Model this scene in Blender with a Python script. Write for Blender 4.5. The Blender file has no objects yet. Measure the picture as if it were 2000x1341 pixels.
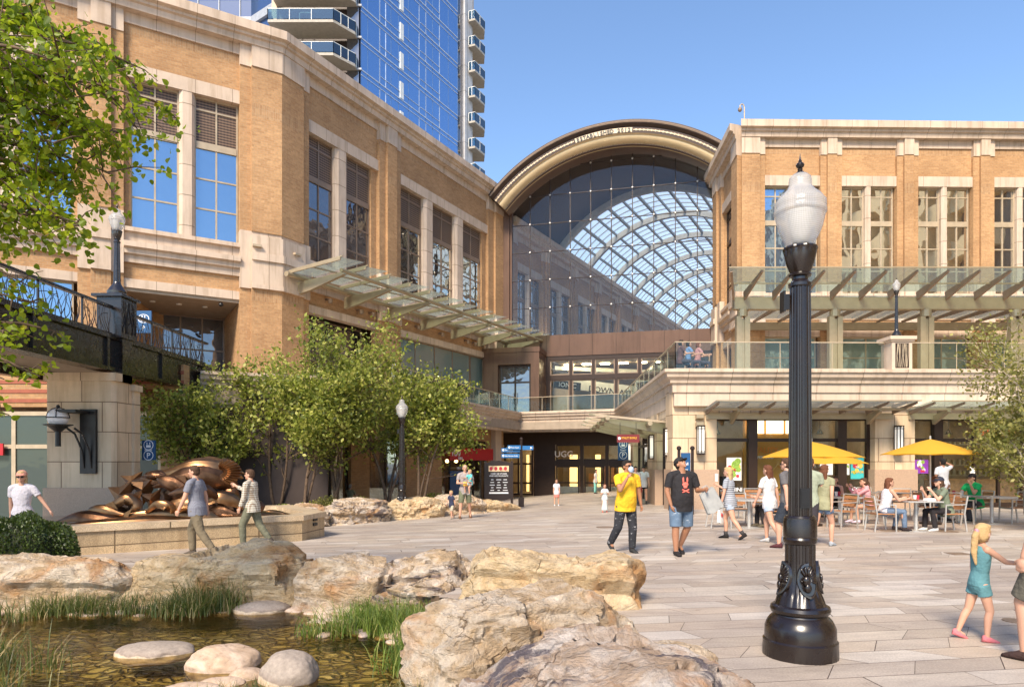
import bpy, bmesh, math, random
import numpy as np
from mathutils import Vector, Matrix, noise
V = Vector
R = math.radians
scene = bpy.context.scene
C = scene.collection

# ---------------- camera, sky, sun, exposure ----------------
EYE = 1.7
F = 1350.0
cam_d = bpy.data.cameras.new('camera'); cam = bpy.data.objects.new('camera', cam_d); C.objects.link(cam)
cam.location = (0, 0, EYE); cam.rotation_euler = (R(90), 0, 0)
cam_d.sensor_width = 36; cam_d.lens = F/2000*36; cam_d.shift_y = 229.5/2000
cam_d.clip_start = 0.05; cam_d.clip_end = 2000
scene.camera = cam
SUN_EL = 42.0
SUN_H = V((-.34, -.94, 0)).normalized()
w = bpy.data.worlds.new('World'); scene.world = w; w.use_nodes = True
nt = w.node_tree; bg = nt.nodes['Background']
sky = nt.nodes.new('ShaderNodeTexSky'); sky.sky_type = 'NISHITA'; sky.sun_disc = False
sky.sun_elevation = R(SUN_EL); sky.sun_rotation = math.atan2(SUN_H.x, SUN_H.y)
sky.air_density = 1.0; sky.dust_density = 0.15; sky.ozone_density = 3.6
nt.links.new(sky.outputs[0], bg.inputs[0]); bg.inputs[1].default_value = 0.13
sd = bpy.data.lights.new('sun', 'SUN'); sun = bpy.data.objects.new('sun', sd); C.objects.link(sun)
sd.energy = 3.5; sd.angle = R(17); sd.color = (1, .86, .68)
to_sun = V((SUN_H.x*math.cos(R(SUN_EL)), SUN_H.y*math.cos(R(SUN_EL)), math.sin(R(SUN_EL))))
sun.rotation_euler = to_sun.to_track_quat('Z', 'Y').to_euler()
sun.location = (-20, -30, 60)
scene.view_settings.view_transform = 'Standard'; scene.view_settings.look = 'None'
scene.view_settings.exposure = 1.02; scene.view_settings.gamma = 1.0

# ---------------- ground shape and picture geometry ----------------
def gz(x, y):
    x = max(-12.0, min(8.0, x)); z = 0.0
    if y > 8: z += (min(y, 60)-8)*(-.013+.0017*x)
    if y > 25: z -= (min(y, 52)-25)*.016
    return z
def P(px, py, Y): return V(((px-1000)/F*Y, Y, EYE+(900-py)/F*Y))
def G(px, py):
    k = (py-900)/F; u = (px-1000)/F; Y = EYE/k
    for _ in range(40): Y = .5*Y+.5*(EYE-gz(u*Y, Y))/k
    return V((u*Y, Y, gz(u*Y, Y)))
def GY(px, Y):
    X = (px-1000)/F*Y
    return V((X, Y, gz(X, Y)))

# ---------------- materials ----------------
class N:
    def __init__(s, name):
        s.m = bpy.data.materials.new(name); s.m.use_nodes = True; s.t = s.m.node_tree
        s.b = s.t.nodes['Principled BSDF']; s.out = s.t.nodes['Material Output']
    def n(s, typ, **kw):
        o = s.t.nodes.new('ShaderNode'+typ)
        for k, v in kw.items(): setattr(o, k, v)
        return o
    def l(s, a, b): s.t.links.new(a, b)
    def set(s, node, **kw):
        for k, v in kw.items():
            k = k.replace('_', ' ')
            if hasattr(v, 'is_linked') or isinstance(v, bpy.types.NodeSocket): s.l(v, node.inputs[k])
            else: node.inputs[k].default_value = v
        return node
    def math(s, op, a, b=0.0, c=None):
        o = s.n('Math', operation=op)
        for i, v in enumerate([a, b] + ([c] if c is not None else [])):
            if isinstance(v, bpy.types.NodeSocket): s.l(v, o.inputs[i])
            else: o.inputs[i].default_value = v
        return o.outputs[0]
    def obj(s): return s.n('TexCoord').outputs['Object']
    def noise(s, vec, scale, detail=4, rough=.55, dist=0):
        o = s.n('TexNoise'); s.l(vec, o.inputs['Vector'])
        o.inputs['Scale'].default_value = scale; o.inputs['Detail'].default_value = detail
        o.inputs['Roughness'].default_value = rough; o.inputs['Distortion'].default_value = dist
        return o.outputs['Fac']
    def ramp(s, fac, stops):
        o = s.n('ValToRGB'); s.l(fac, o.inputs[0]); e = o.color_ramp.elements
        while len(e) < len(stops): e.new(.5)
        for i, (p, c) in enumerate(stops): e[i].position = p; e[i].color = (*c, 1) if len(c) == 3 else c
        return o.outputs[0]
    def mix(s, fac, a, b, typ='MIX'):
        o = s.n('Mix', data_type='RGBA', blend_type=typ)
        for i, v in ((0, fac), (6, a), (7, b)):
            if isinstance(v, bpy.types.NodeSocket): s.l(v, o.inputs[i])
            else: o.inputs[i].default_value = v if i == 0 else (*v, 1)
        return o.outputs[2]
    def col(s, v):
        if isinstance(v, bpy.types.NodeSocket): s.l(v, s.b.inputs['Base Color'])
        else: s.b.inputs['Base Color'].default_value = (*v, 1)
    def bump(s, h, st=.3, dist=.02):
        o = s.n('Bump'); s.l(h, o.inputs['Height']); o.inputs['Strength'].default_value = st
        o.inputs['Distance'].default_value = dist; s.l(o.outputs[0], s.b.inputs['Normal'])
    def pr(s, rough=.6, metal=0, ior=1.45, **k):
        s.b.inputs['Roughness'].default_value = rough; s.b.inputs['Metallic'].default_value = metal
        s.b.inputs['IOR'].default_value = ior
        for a, b in k.items(): s.b.inputs[a.replace('_', ' ')].default_value = b

def simple(name, c, rough=.6, metal=0, var=.12, sc=3.0, bumps=0, bsc=40, ior=1.45, **k):
    n = N(name); v = n.obj(); f = n.noise(v, sc, 5)
    a = tuple(x*(1-var) for x in c); b = tuple(min(1, x*(1+var)) for x in c)
    n.col(n.ramp(f, [(.3, a), (.7, b)])); n.pr(rough, metal, ior, **k)
    if bumps: n.bump(n.noise(v, bsc, 4), bumps, .01)
    return n.m
def wallcoord(n):
    """u along whichever face this is (object axes), v = z"""
    tc = n.n('TexCoord'); s1 = n.n('SeparateXYZ'); n.l(tc.outputs['Object'], s1.inputs[0])
    s2 = n.n('SeparateXYZ'); n.l(tc.outputs['Normal'], s2.inputs[0])
    ax = n.math('ABSOLUTE', s2.outputs[0]); ay = n.math('ABSOLUTE', s2.outputs[1])
    g = n.math('GREATER_THAN', ax, ay)
    d = n.math('SUBTRACT', s1.outputs[1], s1.outputs[0]); u = n.math('ADD', s1.outputs[0], n.math('MULTIPLY', g, d))
    c = n.n('CombineXYZ'); n.l(u, c.inputs[0]); n.l(s1.outputs[2], c.inputs[1])
    return c.outputs[0], tc.outputs['Object']
def brickmat(name, c1, c2, mortar, bw=.30, bh=.10, soldier=False, ms=.010):
    n = N(name); uv, ob = wallcoord(n)
    b = n.n('TexBrick'); n.l(uv, b.inputs['Vector'])
    n.set(b, Scale=1.0, Color1=(*c1, 1), Color2=(*c2, 1), Mortar=(*mortar, 1)); b.inputs['Mortar Size'].default_value = ms
    b.inputs['Brick Width'].default_value = bh if soldier else bw; b.inputs['Row Height'].default_value = bw if soldier else bh
    b.inputs['Mortar Smooth'].default_value = .3; b.offset = 0 if soldier else .5
    big = n.ramp(n.noise(ob, .35, 5), [(.3, (.78, .74, .70)), (.7, (1.14, 1.12, 1.10))])
    fine = n.ramp(n.noise(ob, 9, 4), [(.3, (.86, .86, .86)), (.7, (1.1, 1.1, 1.1))])
    n.col(n.mix(1, n.mix(1, b.outputs['Color'], big, 'MULTIPLY'), fine, 'MULTIPLY')); n.pr(.85)
    n.bump(n.math('SUBTRACT', 1.0, b.outputs['Fac']), .5, .012)
    return n.m
def panelmat(name, c, bw=1.6, bh=.8, joint=(.25, .19, .14), jw=.012, var=.1, off=0.0, rough=.7, speck=0, stain=.12):
    n = N(name); uv, ob = wallcoord(n)
    b = n.n('TexBrick'); n.l(uv, b.inputs['Vector']); b.offset = off
    c1 = tuple(x*(1-var) for x in c); c2 = tuple(min(1, x*(1+var)) for x in c)
    n.set(b, Scale=1.0, Color1=(*c1, 1), Color2=(*c2, 1), Mortar=(*joint, 1)); b.inputs['Mortar Size'].default_value = jw
    b.inputs['Brick Width'].default_value = bw; b.inputs['Row Height'].default_value = bh; b.inputs['Mortar Smooth'].default_value = .1
    big = n.ramp(n.noise(ob, .8, 6, .6, .6), [(.3, (1-stain,)*3), (.7, (1+stain*.6,)*3)])
    col = n.mix(1, b.outputs['Color'], big, 'MULTIPLY'); mq = n.n('Mapping'); n.l(ob, mq.inputs[0]); mq.inputs['Scale'].default_value = (2.2, 2.2, .22)
    col = n.mix(1, col, n.ramp(n.noise(mq.outputs[0], 1.6, 6, .65), [(.34, (.80, .77, .73)), (.52, (1, 1, 1)), (.75, (1.05, 1.05, 1.04))]), 'MULTIPLY')
    if speck: col = n.mix(1, col, n.ramp(n.noise(ob, 45, 3, .8), [(.35, (1-speck,)*3), (.65, (1+speck*.7,)*3)]), 'MULTIPLY')
    n.col(col); n.pr(rough); n.bump(n.math('SUBTRACT', 1.0, b.outputs['Fac']), .4, .01)
    return n.m
def glassmat(name, refl=.45, dark=(.02, .03, .045), tint=(.8, .9, 1), wob=.03, wsc=1.2, rough=.02):
    """window glass that hides its unlit room: mirror coat over a dark body"""
    n = N(name); v = n.obj(); n.col(dark); n.pr(.5)
    g = n.n('BsdfGlossy'); g.inputs['Color'].default_value = (*tint, 1); g.inputs['Roughness'].default_value = rough
    bp = n.n('Bump'); n.l(n.noise(v, wsc, 2), bp.inputs['Height']); bp.inputs['Strength'].default_value = wob; bp.inputs['Distance'].default_value = .25
    n.l(bp.outputs[0], g.inputs['Normal'])
    fr = n.n('Fresnel'); fr.inputs[0].default_value = 1.5
    f = n.math('ADD', n.math('MULTIPLY', fr.outputs[0], .8), refl); f = n.math('MINIMUM', f, 1.0)
    mx = n.n('MixShader'); n.l(f, mx.inputs[0]); n.l(n.b.outputs[0], mx.inputs[1]); n.l(g.outputs[0], mx.inputs[2]); n.l(mx.outputs[0], n.out.inputs[0])
    return n.m
def clearglass(name, tint=(.85, .95, .93), refl=.06, streak=0, frost=0, k=.9):
    n = N(name); t = n.n('BsdfTransparent'); t.inputs[0].default_value = (*tint, 1)
    g = n.n('BsdfGlossy'); g.inputs['Roughness'].default_value = .03; g.inputs['Color'].default_value = (.9, .95, 1, 1)
    fr = n.n('Fresnel'); fr.inputs[0].default_value = 1.45
    f = n.math('MINIMUM', n.math('ADD', n.math('MULTIPLY', fr.outputs[0], k), refl), 1.0)
    mx = n.n('MixShader'); n.l(f, mx.inputs[0]); n.l(t.outputs[0], mx.inputs[1]); n.l(g.outputs[0], mx.inputs[2]); last = mx
    if streak or frost:
        d = n.n('BsdfTranslucent' if frost else 'BsdfDiffuse'); d.inputs[0].default_value = (.92, .97, .93, 1) if frost else (.8, .82, .85, 1)
        mp = n.n('Mapping'); n.l(n.obj(), mp.inputs[0]); mp.inputs['Scale'].default_value = (5, 5, .35)
        fs = n.math('MULTIPLY', n.math('SUBTRACT', n.noise(mp.outputs[0], 1.5, 5), .3), streak*2) if streak else frost
        m2 = n.n('MixShader'); n.l(fs, m2.inputs[0]) if streak else setattr(m2.inputs[0], 'default_value', frost)
        n.l(mx.outputs[0], m2.inputs[1]); n.l(d.outputs[0], m2.inputs[2]); last = m2
    n.l(last.outputs[0], n.out.inputs[0]); n.m.use_transparent_shadow = True
    return n.m
def leafmat(name, stops, trans=.45, tcol=(.35, .5, .05)):
    n = N(name); g = n.n('NewGeometry'); c = n.ramp(g.outputs['Random Per Island'], stops); n.col(c); n.pr(.45)
    t = n.n('BsdfTranslucent'); n.l(n.mix(.5, c, tcol), t.inputs[0])
    mx = n.n('MixShader'); mx.inputs[0].default_value = trans; n.l(n.b.outputs[0], mx.inputs[1]); n.l(t.outputs[0], mx.inputs[2]); n.l(mx.outputs[0], n.out.inputs[0])
    return n.m
def emit(name, c, st=1.0, base=None):
    n = N(name); n.col(base or c); n.b.inputs['Emission Color'].default_value = (*c, 1); n.b.inputs['Emission Strength'].default_value = st
    return n.m

M = {}
M['brick'] = brickmat('brick', (.50, .30, .145), (.40, .225, .105), (.42, .29, .17))
M['brick_soldier'] = brickmat('brick_soldier', (.46, .285, .145), (.36, .205, .10), (.42, .29, .17), soldier=True)
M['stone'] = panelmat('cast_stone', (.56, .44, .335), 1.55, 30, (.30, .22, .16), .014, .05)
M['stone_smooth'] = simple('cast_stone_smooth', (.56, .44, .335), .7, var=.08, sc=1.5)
M['stone_col'] = panelmat('stone_column', (.58, .46, .355), 30, 1.35, (.28, .21, .15), .02, .04)
M['limestone'] = panelmat('limestone', (.62, .47, .31), 1.15, .84, (.22, .14, .08), .014, .12, .5, .6, .05, .15)
M['granite'] = simple('granite', (.42, .29, .20), .5, var=.35, sc=60)
M['bronze_panel'] = panelmat('bronze_panel', (.125, .068, .043), 1.7, 30, (.03, .018, .012), .012, .06, 0, .38)
M['bronze_panel'].node_tree.nodes['Principled BSDF'].inputs['Metallic'].default_value = .35
M['frame_brown'] = simple('frame_brown', (.038, .022, .015), .4, .3)
M['frame_dark'] = simple('frame_dark', (.03, .018, .014), .4, .2)
M['frame_tan'] = simple('frame_tan', (.44, .35, .24), .45, .2)
M['frame_taupe'] = simple('frame_taupe', (.24, .17, .12), .45, .2)
M['steel_tan'] = simple('steel_tan', (.36, .29, .19), .42, .35, var=.08)
M['glass_sky'] = glassmat('glass_sky', .42, (.02, .05, .11), (.62, .82, 1.0), .02)
M['glass_dark'] = glassmat('glass_dark', .16, (.018, .016, .018), (.9, .92, 1), .10, .9)
M['glass_wavy'] = glassmat('glass_wavy', .6, (.03, .03, .03), (1, .95, .82), .07, .55)
M['glass_shade'] = glassmat('glass_shade', .0, (.035, .05, .042), (.6, .7, .65), .03)
M['glass_frost'] = glassmat('glass_frost', .25, (.18, .26, .25), (.8, .95, .95), .02)
M['glass_clear'] = clearglass('glass_clear', (.90, .95, .93), .0, k=.55)
M['glass_arch'] = clearglass('glass_arch', (.97, .98, .98), .012, .006, k=.25)
M['glass_canopy'] = clearglass('glass_canopy', (.42, .56, .51), .05, 0, .10)
M['glass_skylight'] = clearglass('glass_skylight', (.99, 1, 1), .0, 0, .25, k=.25)
n = N('louver'); s_ = n.n('SeparateXYZ'); n.l(n.obj(), s_.inputs[0])
wv = n.math('SINE', n.math('MULTIPLY', s_.outputs[2], 50.0)); wx = n.math('SINE', n.math('MULTIPLY', s_.outputs[0], 45.0))
n.col(n.ramp(n.math('ADD', n.math('MULTIPLY', wv, .4), n.math('ADD', n.math('MULTIPLY', wx, .12), .5)), [(.15, (.035, .022, .016)), (.85, (.20, .13, .085))])); n.pr(.5); M['louver'] = n.m
def worn(m):
    t = m.node_tree; nz = t.nodes.new('ShaderNodeTexNoise'); nz.inputs['Scale'].default_value = 6; nz.inputs['Detail'].default_value = 7; tc = t.nodes.new('ShaderNodeTexCoord'); t.links.new(tc.outputs['Object'], nz.inputs['Vector']); mr = t.nodes.new('ShaderNodeMapRange'); mr.inputs['To Min'].default_value = .10; mr.inputs['To Max'].default_value = .42; t.links.new(nz.outputs['Fac'], mr.inputs['Value']); t.links.new(mr.outputs[0], t.nodes['Principled BSDF'].inputs['Roughness'])
M['lamp_black'] = simple('lamp_black', (.012, .008, .007), .16, 0, ior=1.7, Coat_Weight=.25, Coat_Roughness=.1)
M['lamp_brown'] = simple('lamp_brown', (.011, .006, .0045), .2, 0, ior=1.6)
worn(M['lamp_black']); worn(M['lamp_brown'])
M['black'] = simple('black_metal', (.012, .011, .011), .4)
M['bronze'] = simple('bronze', (.25, .135, .065), .36, .95, var=.45, sc=2.2, bumps=.15, bsc=12)
M['bronze_dark'] = simple('bronze_dark', (.13, .065, .035), .36, .9, var=.5, sc=4, bumps=.3, bsc=25)
M['white'] = simple('white_paint', (.75, .74, .70), .5)
M['blue_sign'] = simple('blue_sign', (.015, .075, .19), .4, var=.05)
M['white_ink'] = simple('white_ink', (.8, .8, .8), .5, var=.02)
M['red'] = simple('red_sign', (.42, .015, .02), .5, var=.05)
M['yellow_fabric'] = simple('yellow_fabric', (.80, .46, .05), .8, var=.1, sc=2)
M['wood'] = simple('wood_slat', (.36, .17, .075), .5, var=.3, sc=8)
M['alu'] = simple('aluminium', (.52, .50, .47), .4, .5)
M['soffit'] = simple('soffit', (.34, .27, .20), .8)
M['orange_wall'] = simple('orange_wall', (.55, .26, .05), .6)
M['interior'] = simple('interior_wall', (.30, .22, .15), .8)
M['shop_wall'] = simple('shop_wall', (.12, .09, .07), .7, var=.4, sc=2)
M['light_glow'] = emit('lamp_glow', (1, .78, .48), 22.0)
M['warm_glow'] = emit('warm_glow', (1, .55, .2), 14.0)
M['sconce_glass'] = emit('sconce_glass', (1, .93, .8), .25, (.75, .72, .65))
M['bark'] = simple('bark', (.13, .085, .055), .9, var=.4, sc=10, bumps=.5, bsc=30)
M['bark_pale'] = simple('bark_pale', (.38, .32, .24), .9, var=.3, sc=10)
M['soil'] = simple('soil', (.10, .065, .04), .95, var=.4, sc=6, bumps=.6, bsc=20)
M['red_awning'] = simple('red_awning', (.30, .02, .02), .6)

# globe glass of the street lamps: prismatic, ribbed
n = N('lamp_glass'); tc = n.n('TexCoord'); sp = n.n('SeparateXYZ'); n.l(tc.outputs['Object'], sp.inputs[0])
rib = n.math('SINE', n.math('MULTIPLY', n.math('ARCTAN2', sp.outputs[1], sp.outputs[0]), 90.0)); rz = n.math('SINE', n.math('MULTIPLY', sp.outputs[2], 420.0))
n.col(n.ramp(n.math('ADD', n.math('MULTIPLY', rib, .25), n.math('ADD', n.math('MULTIPLY', rz, .25), .5)), [(.1, (.58, .56, .53)), (.9, (.84, .82, .80))])); n.pr(.12, 0, 1.5); n.b.inputs['Transmission Weight'].default_value = .35; n.b.inputs['Subsurface Weight'].default_value = .0
n.bump(n.math('ADD', rib, rz), .14, .003)
trn = n.n('BsdfTransparent'); trn.inputs[0].default_value = (.86, .86, .86, 1)
mx = n.n('MixShader'); mx.inputs[0].default_value = .42; n.l(n.b.outputs[0], mx.inputs[1]); n.l(trn.outputs[0], mx.inputs[2]); n.l(mx.outputs[0], n.out.inputs[0]); M['lamp_glass'] = n.m

# plaza paving: long granite planks with random lengths, skewed ends, mixed warm and grey tones
n = N('granite_planks'); mp = n.n('Mapping'); n.l(n.obj(), mp.inputs[0]); mp.inputs['Rotation'].default_value = (0, 0, R(-9))
sp = n.n('SeparateXYZ'); n.l(mp.outputs[0], sp.inputs[0]); RH, PW = .33, .95
row = n.math('DIVIDE', sp.outputs[1], RH); ri = n.math('FLOOR', row); rf = n.math('SUBTRACT', row, ri)
wn = n.n('TexWhiteNoise', noise_dimensions='1D'); n.l(ri, wn.inputs['W'])
wn2 = n.n('TexWhiteNoise', noise_dimensions='1D'); n.l(n.math('ADD', ri, 71.3), wn2.inputs['W'])
skew = n.math('MULTIPLY', n.math('SUBTRACT', wn2.outputs['Value'], .5), n.math('MULTIPLY', rf, .75))
u = n.math('ADD', n.math('DIVIDE', sp.outputs[0], PW), n.math('ADD', n.math('MULTIPLY', wn.outputs['Value'], 7.0), skew))
u = n.math('ADD', u, n.math('MULTIPLY', n.math('SINE', n.math('MULTIPLY', u, 2.3)), .18))
ci = n.math('FLOOR', u); cf = n.math('SUBTRACT', u, ci)
cmb = n.n('CombineXYZ'); n.l(ri, cmb.inputs[0]); n.l(ci, cmb.inputs[1])
w3 = n.n('TexWhiteNoise', noise_dimensions='2D'); n.l(cmb.outputs[0], w3.inputs['Vector'])
base = n.ramp(w3.outputs['Value'], [(0, (.37, .315, .26)), (.3, (.43, .375, .32)), (.55, (.45, .375, .30)), (.8, (.48, .43, .37)), (1, (.53, .485, .43))])
ob = n.obj(); mps = n.n('Mapping'); n.l(ob, mps.inputs[0]); mps.inputs['Scale'].default_value = (.5, 1.6, 1); mps.inputs['Rotation'].default_value = (0, 0, R(-9))
base = n.mix(1, base, n.ramp(n.noise(mps.outputs[0], 2.2, 6, .65, .8), [(.3, (.82, .80, .80)), (.5, (.98, .97, .96)), (.72, (1.16, 1.14, 1.12))]), 'MULTIPLY')
base = n.mix(1, base, n.ramp(n.noise(ob, 55, 3, .8), [(.35, (.80, .80, .80)), (.65, (1.15, 1.15, 1.15))]), 'MULTIPLY')
base = n.mix(1, base, n.ramp(n.noise(ob, .35, 4, .6), [(.35, (.86, .84, .86)), (.65, (1.06, 1.05, 1.03))]), 'MULTIPLY')
base = n.mix(1, base, n.ramp(n.noise(ob, 3.1, 5, .75, .4), [(.26, (.62, .57, .54)), (.36, (1, 1, 1))]), 'MULTIPLY')
base = n.mix(1, base, n.ramp(n.noise(ob, 9, 2, .5), [(.20, (.55, .5, .47)), (.27, (1, 1, 1))]), 'MULTIPLY')
e1 = n.math('MULTIPLY', n.math('MINIMUM', rf, n.math('SUBTRACT', 1.0, rf)), RH); e2 = n.math('MULTIPLY', n.math('MINIMUM', cf, n.math('SUBTRACT', 1.0, cf)), PW)
ed = n.math('MINIMUM', e1, e2); jt = n.math('LESS_THAN', ed, .0045)
n.col(n.mix(jt, base, (.07, .05, .04))); n.pr(.55)
n.b.inputs['Specular IOR Level'].default_value = .35
n.bump(n.math('ADD', n.math('MULTIPLY', n.math('SUBTRACT', 1.0, jt), 1.0), n.math('MULTIPLY', n.noise(ob, 40, 4), .35)), .35, .006)
M['paving'] = n.m

def rockmat(name, tan=(.56, .40, .245), pale=(.72, .60, .47), rust=(.50, .22, .06), grey=(.15, .12, .12), greyamt=.5, rot=(0, 0, 0), streak=1.0):
    n = N(name); ob = n.obj(); mp = n.n('Mapping'); n.l(ob, mp.inputs[0]); mp.inputs['Rotation'].default_value = rot; mp.inputs['Scale'].default_value = (.85, 1.0, 1.9)
    v = mp.outputs[0]
    c = n.ramp(n.noise(v, 2.2, 9, .62, 1.2), [(.25, tuple(x*.72 for x in tan)), (.42, tan), (.6, pale), (.8, tuple(x*.9 for x in pale))])
    c = n.mix(n.ramp(n.noise(ob, 1.4, 6, .6, .8), [(.54, (0, 0, 0)), (.66, (.7, .7, .7))]), c, rust)
    gm = n.ramp(n.noise(v if streak > 1 else ob, 1.1 if streak > 1 else .85, 9, .62, 1.6*streak), [(1-greyamt-.02, (0, 0, 0)), (1-greyamt+.05, (.9, .9, .9))])
    c = n.mix(gm, c, grey)
    c = n.mix(1, c, n.ramp(n.noise(ob, 14, 9, .75), [(.3, (.62, .58, .54)), (.46, (1, 1, 1)), (.7, (1.2, 1.2, 1.18))]), 'MULTIPLY')
    vo = n.n('TexVoronoi', feature='DISTANCE_TO_EDGE'); mv = n.n('Mapping'); n.l(ob, mv.inputs[0]); mv.inputs['Scale'].default_value = (1, 1, 1.6)
    dn = n.n('TexNoise'); n.l(ob, dn.inputs['Vector']); dn.inputs['Scale'].default_value = 2.2; dn.inputs['Detail'].default_value = 6
    va = n.n('VectorMath', operation='ADD'); n.l(mv.outputs[0], va.inputs[0]); n.l(dn.outputs['Color'], va.inputs[1]); n.l(va.outputs[0], vo.inputs['Vector']); vo.inputs['Scale'].default_value = .9
    crk = n.ramp(vo.outputs['Distance'], [(.0, (.42, .36, .30)), (.013, (1, 1, 1))]); crack = n.mix(n.ramp(n.noise(ob, 1.1, 3), [(.40, (0, 0, 0)), (.50, (1, 1, 1))]), crk, (1, 1, 1))
    c = n.mix(1, c, crack, 'MULTIPLY')
    n.col(c); n.pr(.82)
    hh = n.math('ADD', n.noise(v, 3.2, 10, .68, 1.5), n.math('ADD', n.math('MULTIPLY', crack, .25), n.math('MULTIPLY', n.noise(ob, 16, 8, .7), .35)))
    n.bump(hh, 1.0, .16)
    return n.m
M['rock_a'] = rockmat('sandstone_tan', greyamt=.27)
M['rock_b'] = rockmat('sandstone_grey', greyamt=.47, rot=(0, .3, .5), pale=(.70, .60, .50), streak=1.4)
M['rock_c'] = rockmat('sandstone_plain', greyamt=.2, tan=(.66, .47, .26), pale=(.74, .58, .38))
M['rock_d'] = rockmat('sandstone_slab', greyamt=.44, rot=(.1, .5, .3), tan=(.52, .37, .26), pale=(.72, .62, .54), grey=(.11, .09, .11), streak=1.5)
M['pebble_pink'] = rockmat('stone_pink', tan=(.44, .31, .21), pale=(.56, .43, .33), rust=(.42, .26, .15), grey=(.30, .25, .23), greyamt=.4); M['pebble_pink'].node_tree.nodes['Bump'].inputs['Strength'].default_value = .25
n = N('stone_band'); ob = n.obj(); s_ = n.n('SeparateXYZ'); n.l(ob, s_.inputs[0])
hz = n.math('ADD', s_.outputs[2], n.math('MULTIPLY', n.noise(ob, 4, 5), .12))
n.col(n.mix(1, n.ramp(n.math('MULTIPLY', hz, 6.5), [(.36, (.50, .37, .24)), (.5, (.55, .44, .32)), (.58, (.27, .21, .17)), (.9, (.33, .27, .22))]), n.ramp(n.noise(ob, 30, 6, .7), [(.3, (.75,)*3), (.7, (1.2,)*3)]), 'MULTIPLY')); n.pr(.7); n.bump(n.noise(ob, 20, 6), .3, .02)
M['stone_band'] = n.m
# stream bed of cobbles
n = N('cobble_bed'); ob = n.obj(); mp0 = n.n('Mapping'); n.l(ob, mp0.inputs[0]); mp0.inputs['Scale'].default_value = (1, 1.25, 1); dn = n.n('TexNoise'); n.l(ob, dn.inputs['Vector']); dn.inputs['Scale'].default_value = 3; dn.inputs['Detail'].default_value = 3; mp = n.n('VectorMath', operation='MULTIPLY_ADD'); n.l(dn.outputs['Color'], mp.inputs[0]); mp.inputs[1].default_value = (.5, .5, 0); n.l(mp0.outputs[0], mp.inputs[2])
vo = n.n('TexVoronoi'); n.l(mp.outputs[0], vo.inputs['Vector']); vo.inputs['Scale'].default_value = 6.5
ve = n.n('TexVoronoi', feature='DISTANCE_TO_EDGE'); n.l(mp.outputs[0], ve.inputs['Vector']); ve.inputs['Scale'].default_value = 6.5
sc = n.n('SeparateColor'); n.l(vo.outputs['Color'], sc.inputs[0])
cc = n.ramp(sc.outputs[0], [(0, (.26, .18, .07)), (.4, (.46, .36, .14)), (.75, (.60, .48, .22)), (1, (.72, .62, .42))])
n.col(n.mix(1, cc, n.mix(1, n.ramp(ve.outputs['Distance'], [(0, (.32, .27, .20)), (.22, (1, 1, 1))]), n.ramp(n.noise(ob, .9, 5, .65), [(.32, (.55, .48, .36)), (.62, (1.1, 1.1, 1.1))]), 'MULTIPLY'), 'MULTIPLY')); n.pr(.6)
n.bump(n.ramp(ve.outputs['Distance'], [(0, (0, 0, 0)), (.25, (1, 1, 1))]), 1.0, .06); M['bed'] = n.m
n = N('water'); g = n.n('BsdfGlossy'); g.inputs['Roughness'].default_value = .04; t = n.n('BsdfTransparent'); t.inputs[0].default_value = (.86, .80, .56, 1)
fr = n.n('Fresnel'); fr.inputs[0].default_value = 1.28; bp = n.n('Bump'); mpw = n.n('Mapping'); n.l(n.obj(), mpw.inputs[0]); mpw.inputs['Scale'].default_value = (1, 2.5, 1)
n.l(n.noise(mpw.outputs[0], 5, 3), bp.inputs['Height']); bp.inputs['Strength'].default_value = .18; bp.inputs['Distance'].default_value = .05
n.l(bp.outputs[0], g.inputs['Normal']); n.l(bp.outputs[0], fr.inputs['Normal'])
mx = n.n('MixShader'); n.l(n.math('MULTIPLY', fr.outputs[0], .95), mx.inputs[0]); n.l(t.outputs[0], mx.inputs[1]); n.l(g.outputs[0], mx.inputs[2]); n.l(mx.outputs[0], n.out.inputs[0]); M['water'] = n.m
M['leaf_near'] = leafmat('leaf_near', [(0, (.045, .085, .006)), (.35, (.13, .20, .010)), (.7, (.25, .33, .015)), (.93, (.36, .40, .02)), (1, (.42, .30, .02))], .55, (.5, .62, .03))
M['leaf_mid'] = leafmat('leaf_mid', [(0, (.05, .07, .012)), (.3, (.15, .19, .03)), (.65, (.34, .37, .06)), (1, (.55, .52, .14))], .42, (.42, .5, .06))
M['leaf_olive'] = leafmat('leaf_olive', [(0, (.08, .09, .02)), (.5, (.22, .23, .06)), (1, (.46, .42, .14))], .45, (.5, .48, .1))
M['leaf_bush'] = leafmat('leaf_bush', [(0, (.012, .025, .006)), (.5, (.03, .05, .010)), (1, (.07, .10, .02))], .15)
M['grass'] = leafmat('grass', [(0, (.03, .045, .012)), (.4, (.08, .11, .03)), (.7, (.17, .18, .06)), (.85, (.30, .22, .10)), (1, (.42, .32, .16))], .3)
M['grass_green'] = leafmat('grass_green', [(0, (.05, .09, .015)), (.5, (.13, .20, .03)), (.85, (.25, .30, .06)), (1, (.42, .34, .14))], .3)
M['skin_a'] = simple('skin_light', (.56, .31, .21), .5, var=.06)
M['skin_b'] = simple('skin_tan', (.36, .17, .095), .5, var=.06)
def cloth(name, c, v=.15):
    m = simple(name, c, .85, var=v, sc=6, bumps=.9, bsc=11); m.node_tree.nodes['Bump'].inputs['Distance'].default_value = .035; return m

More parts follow.
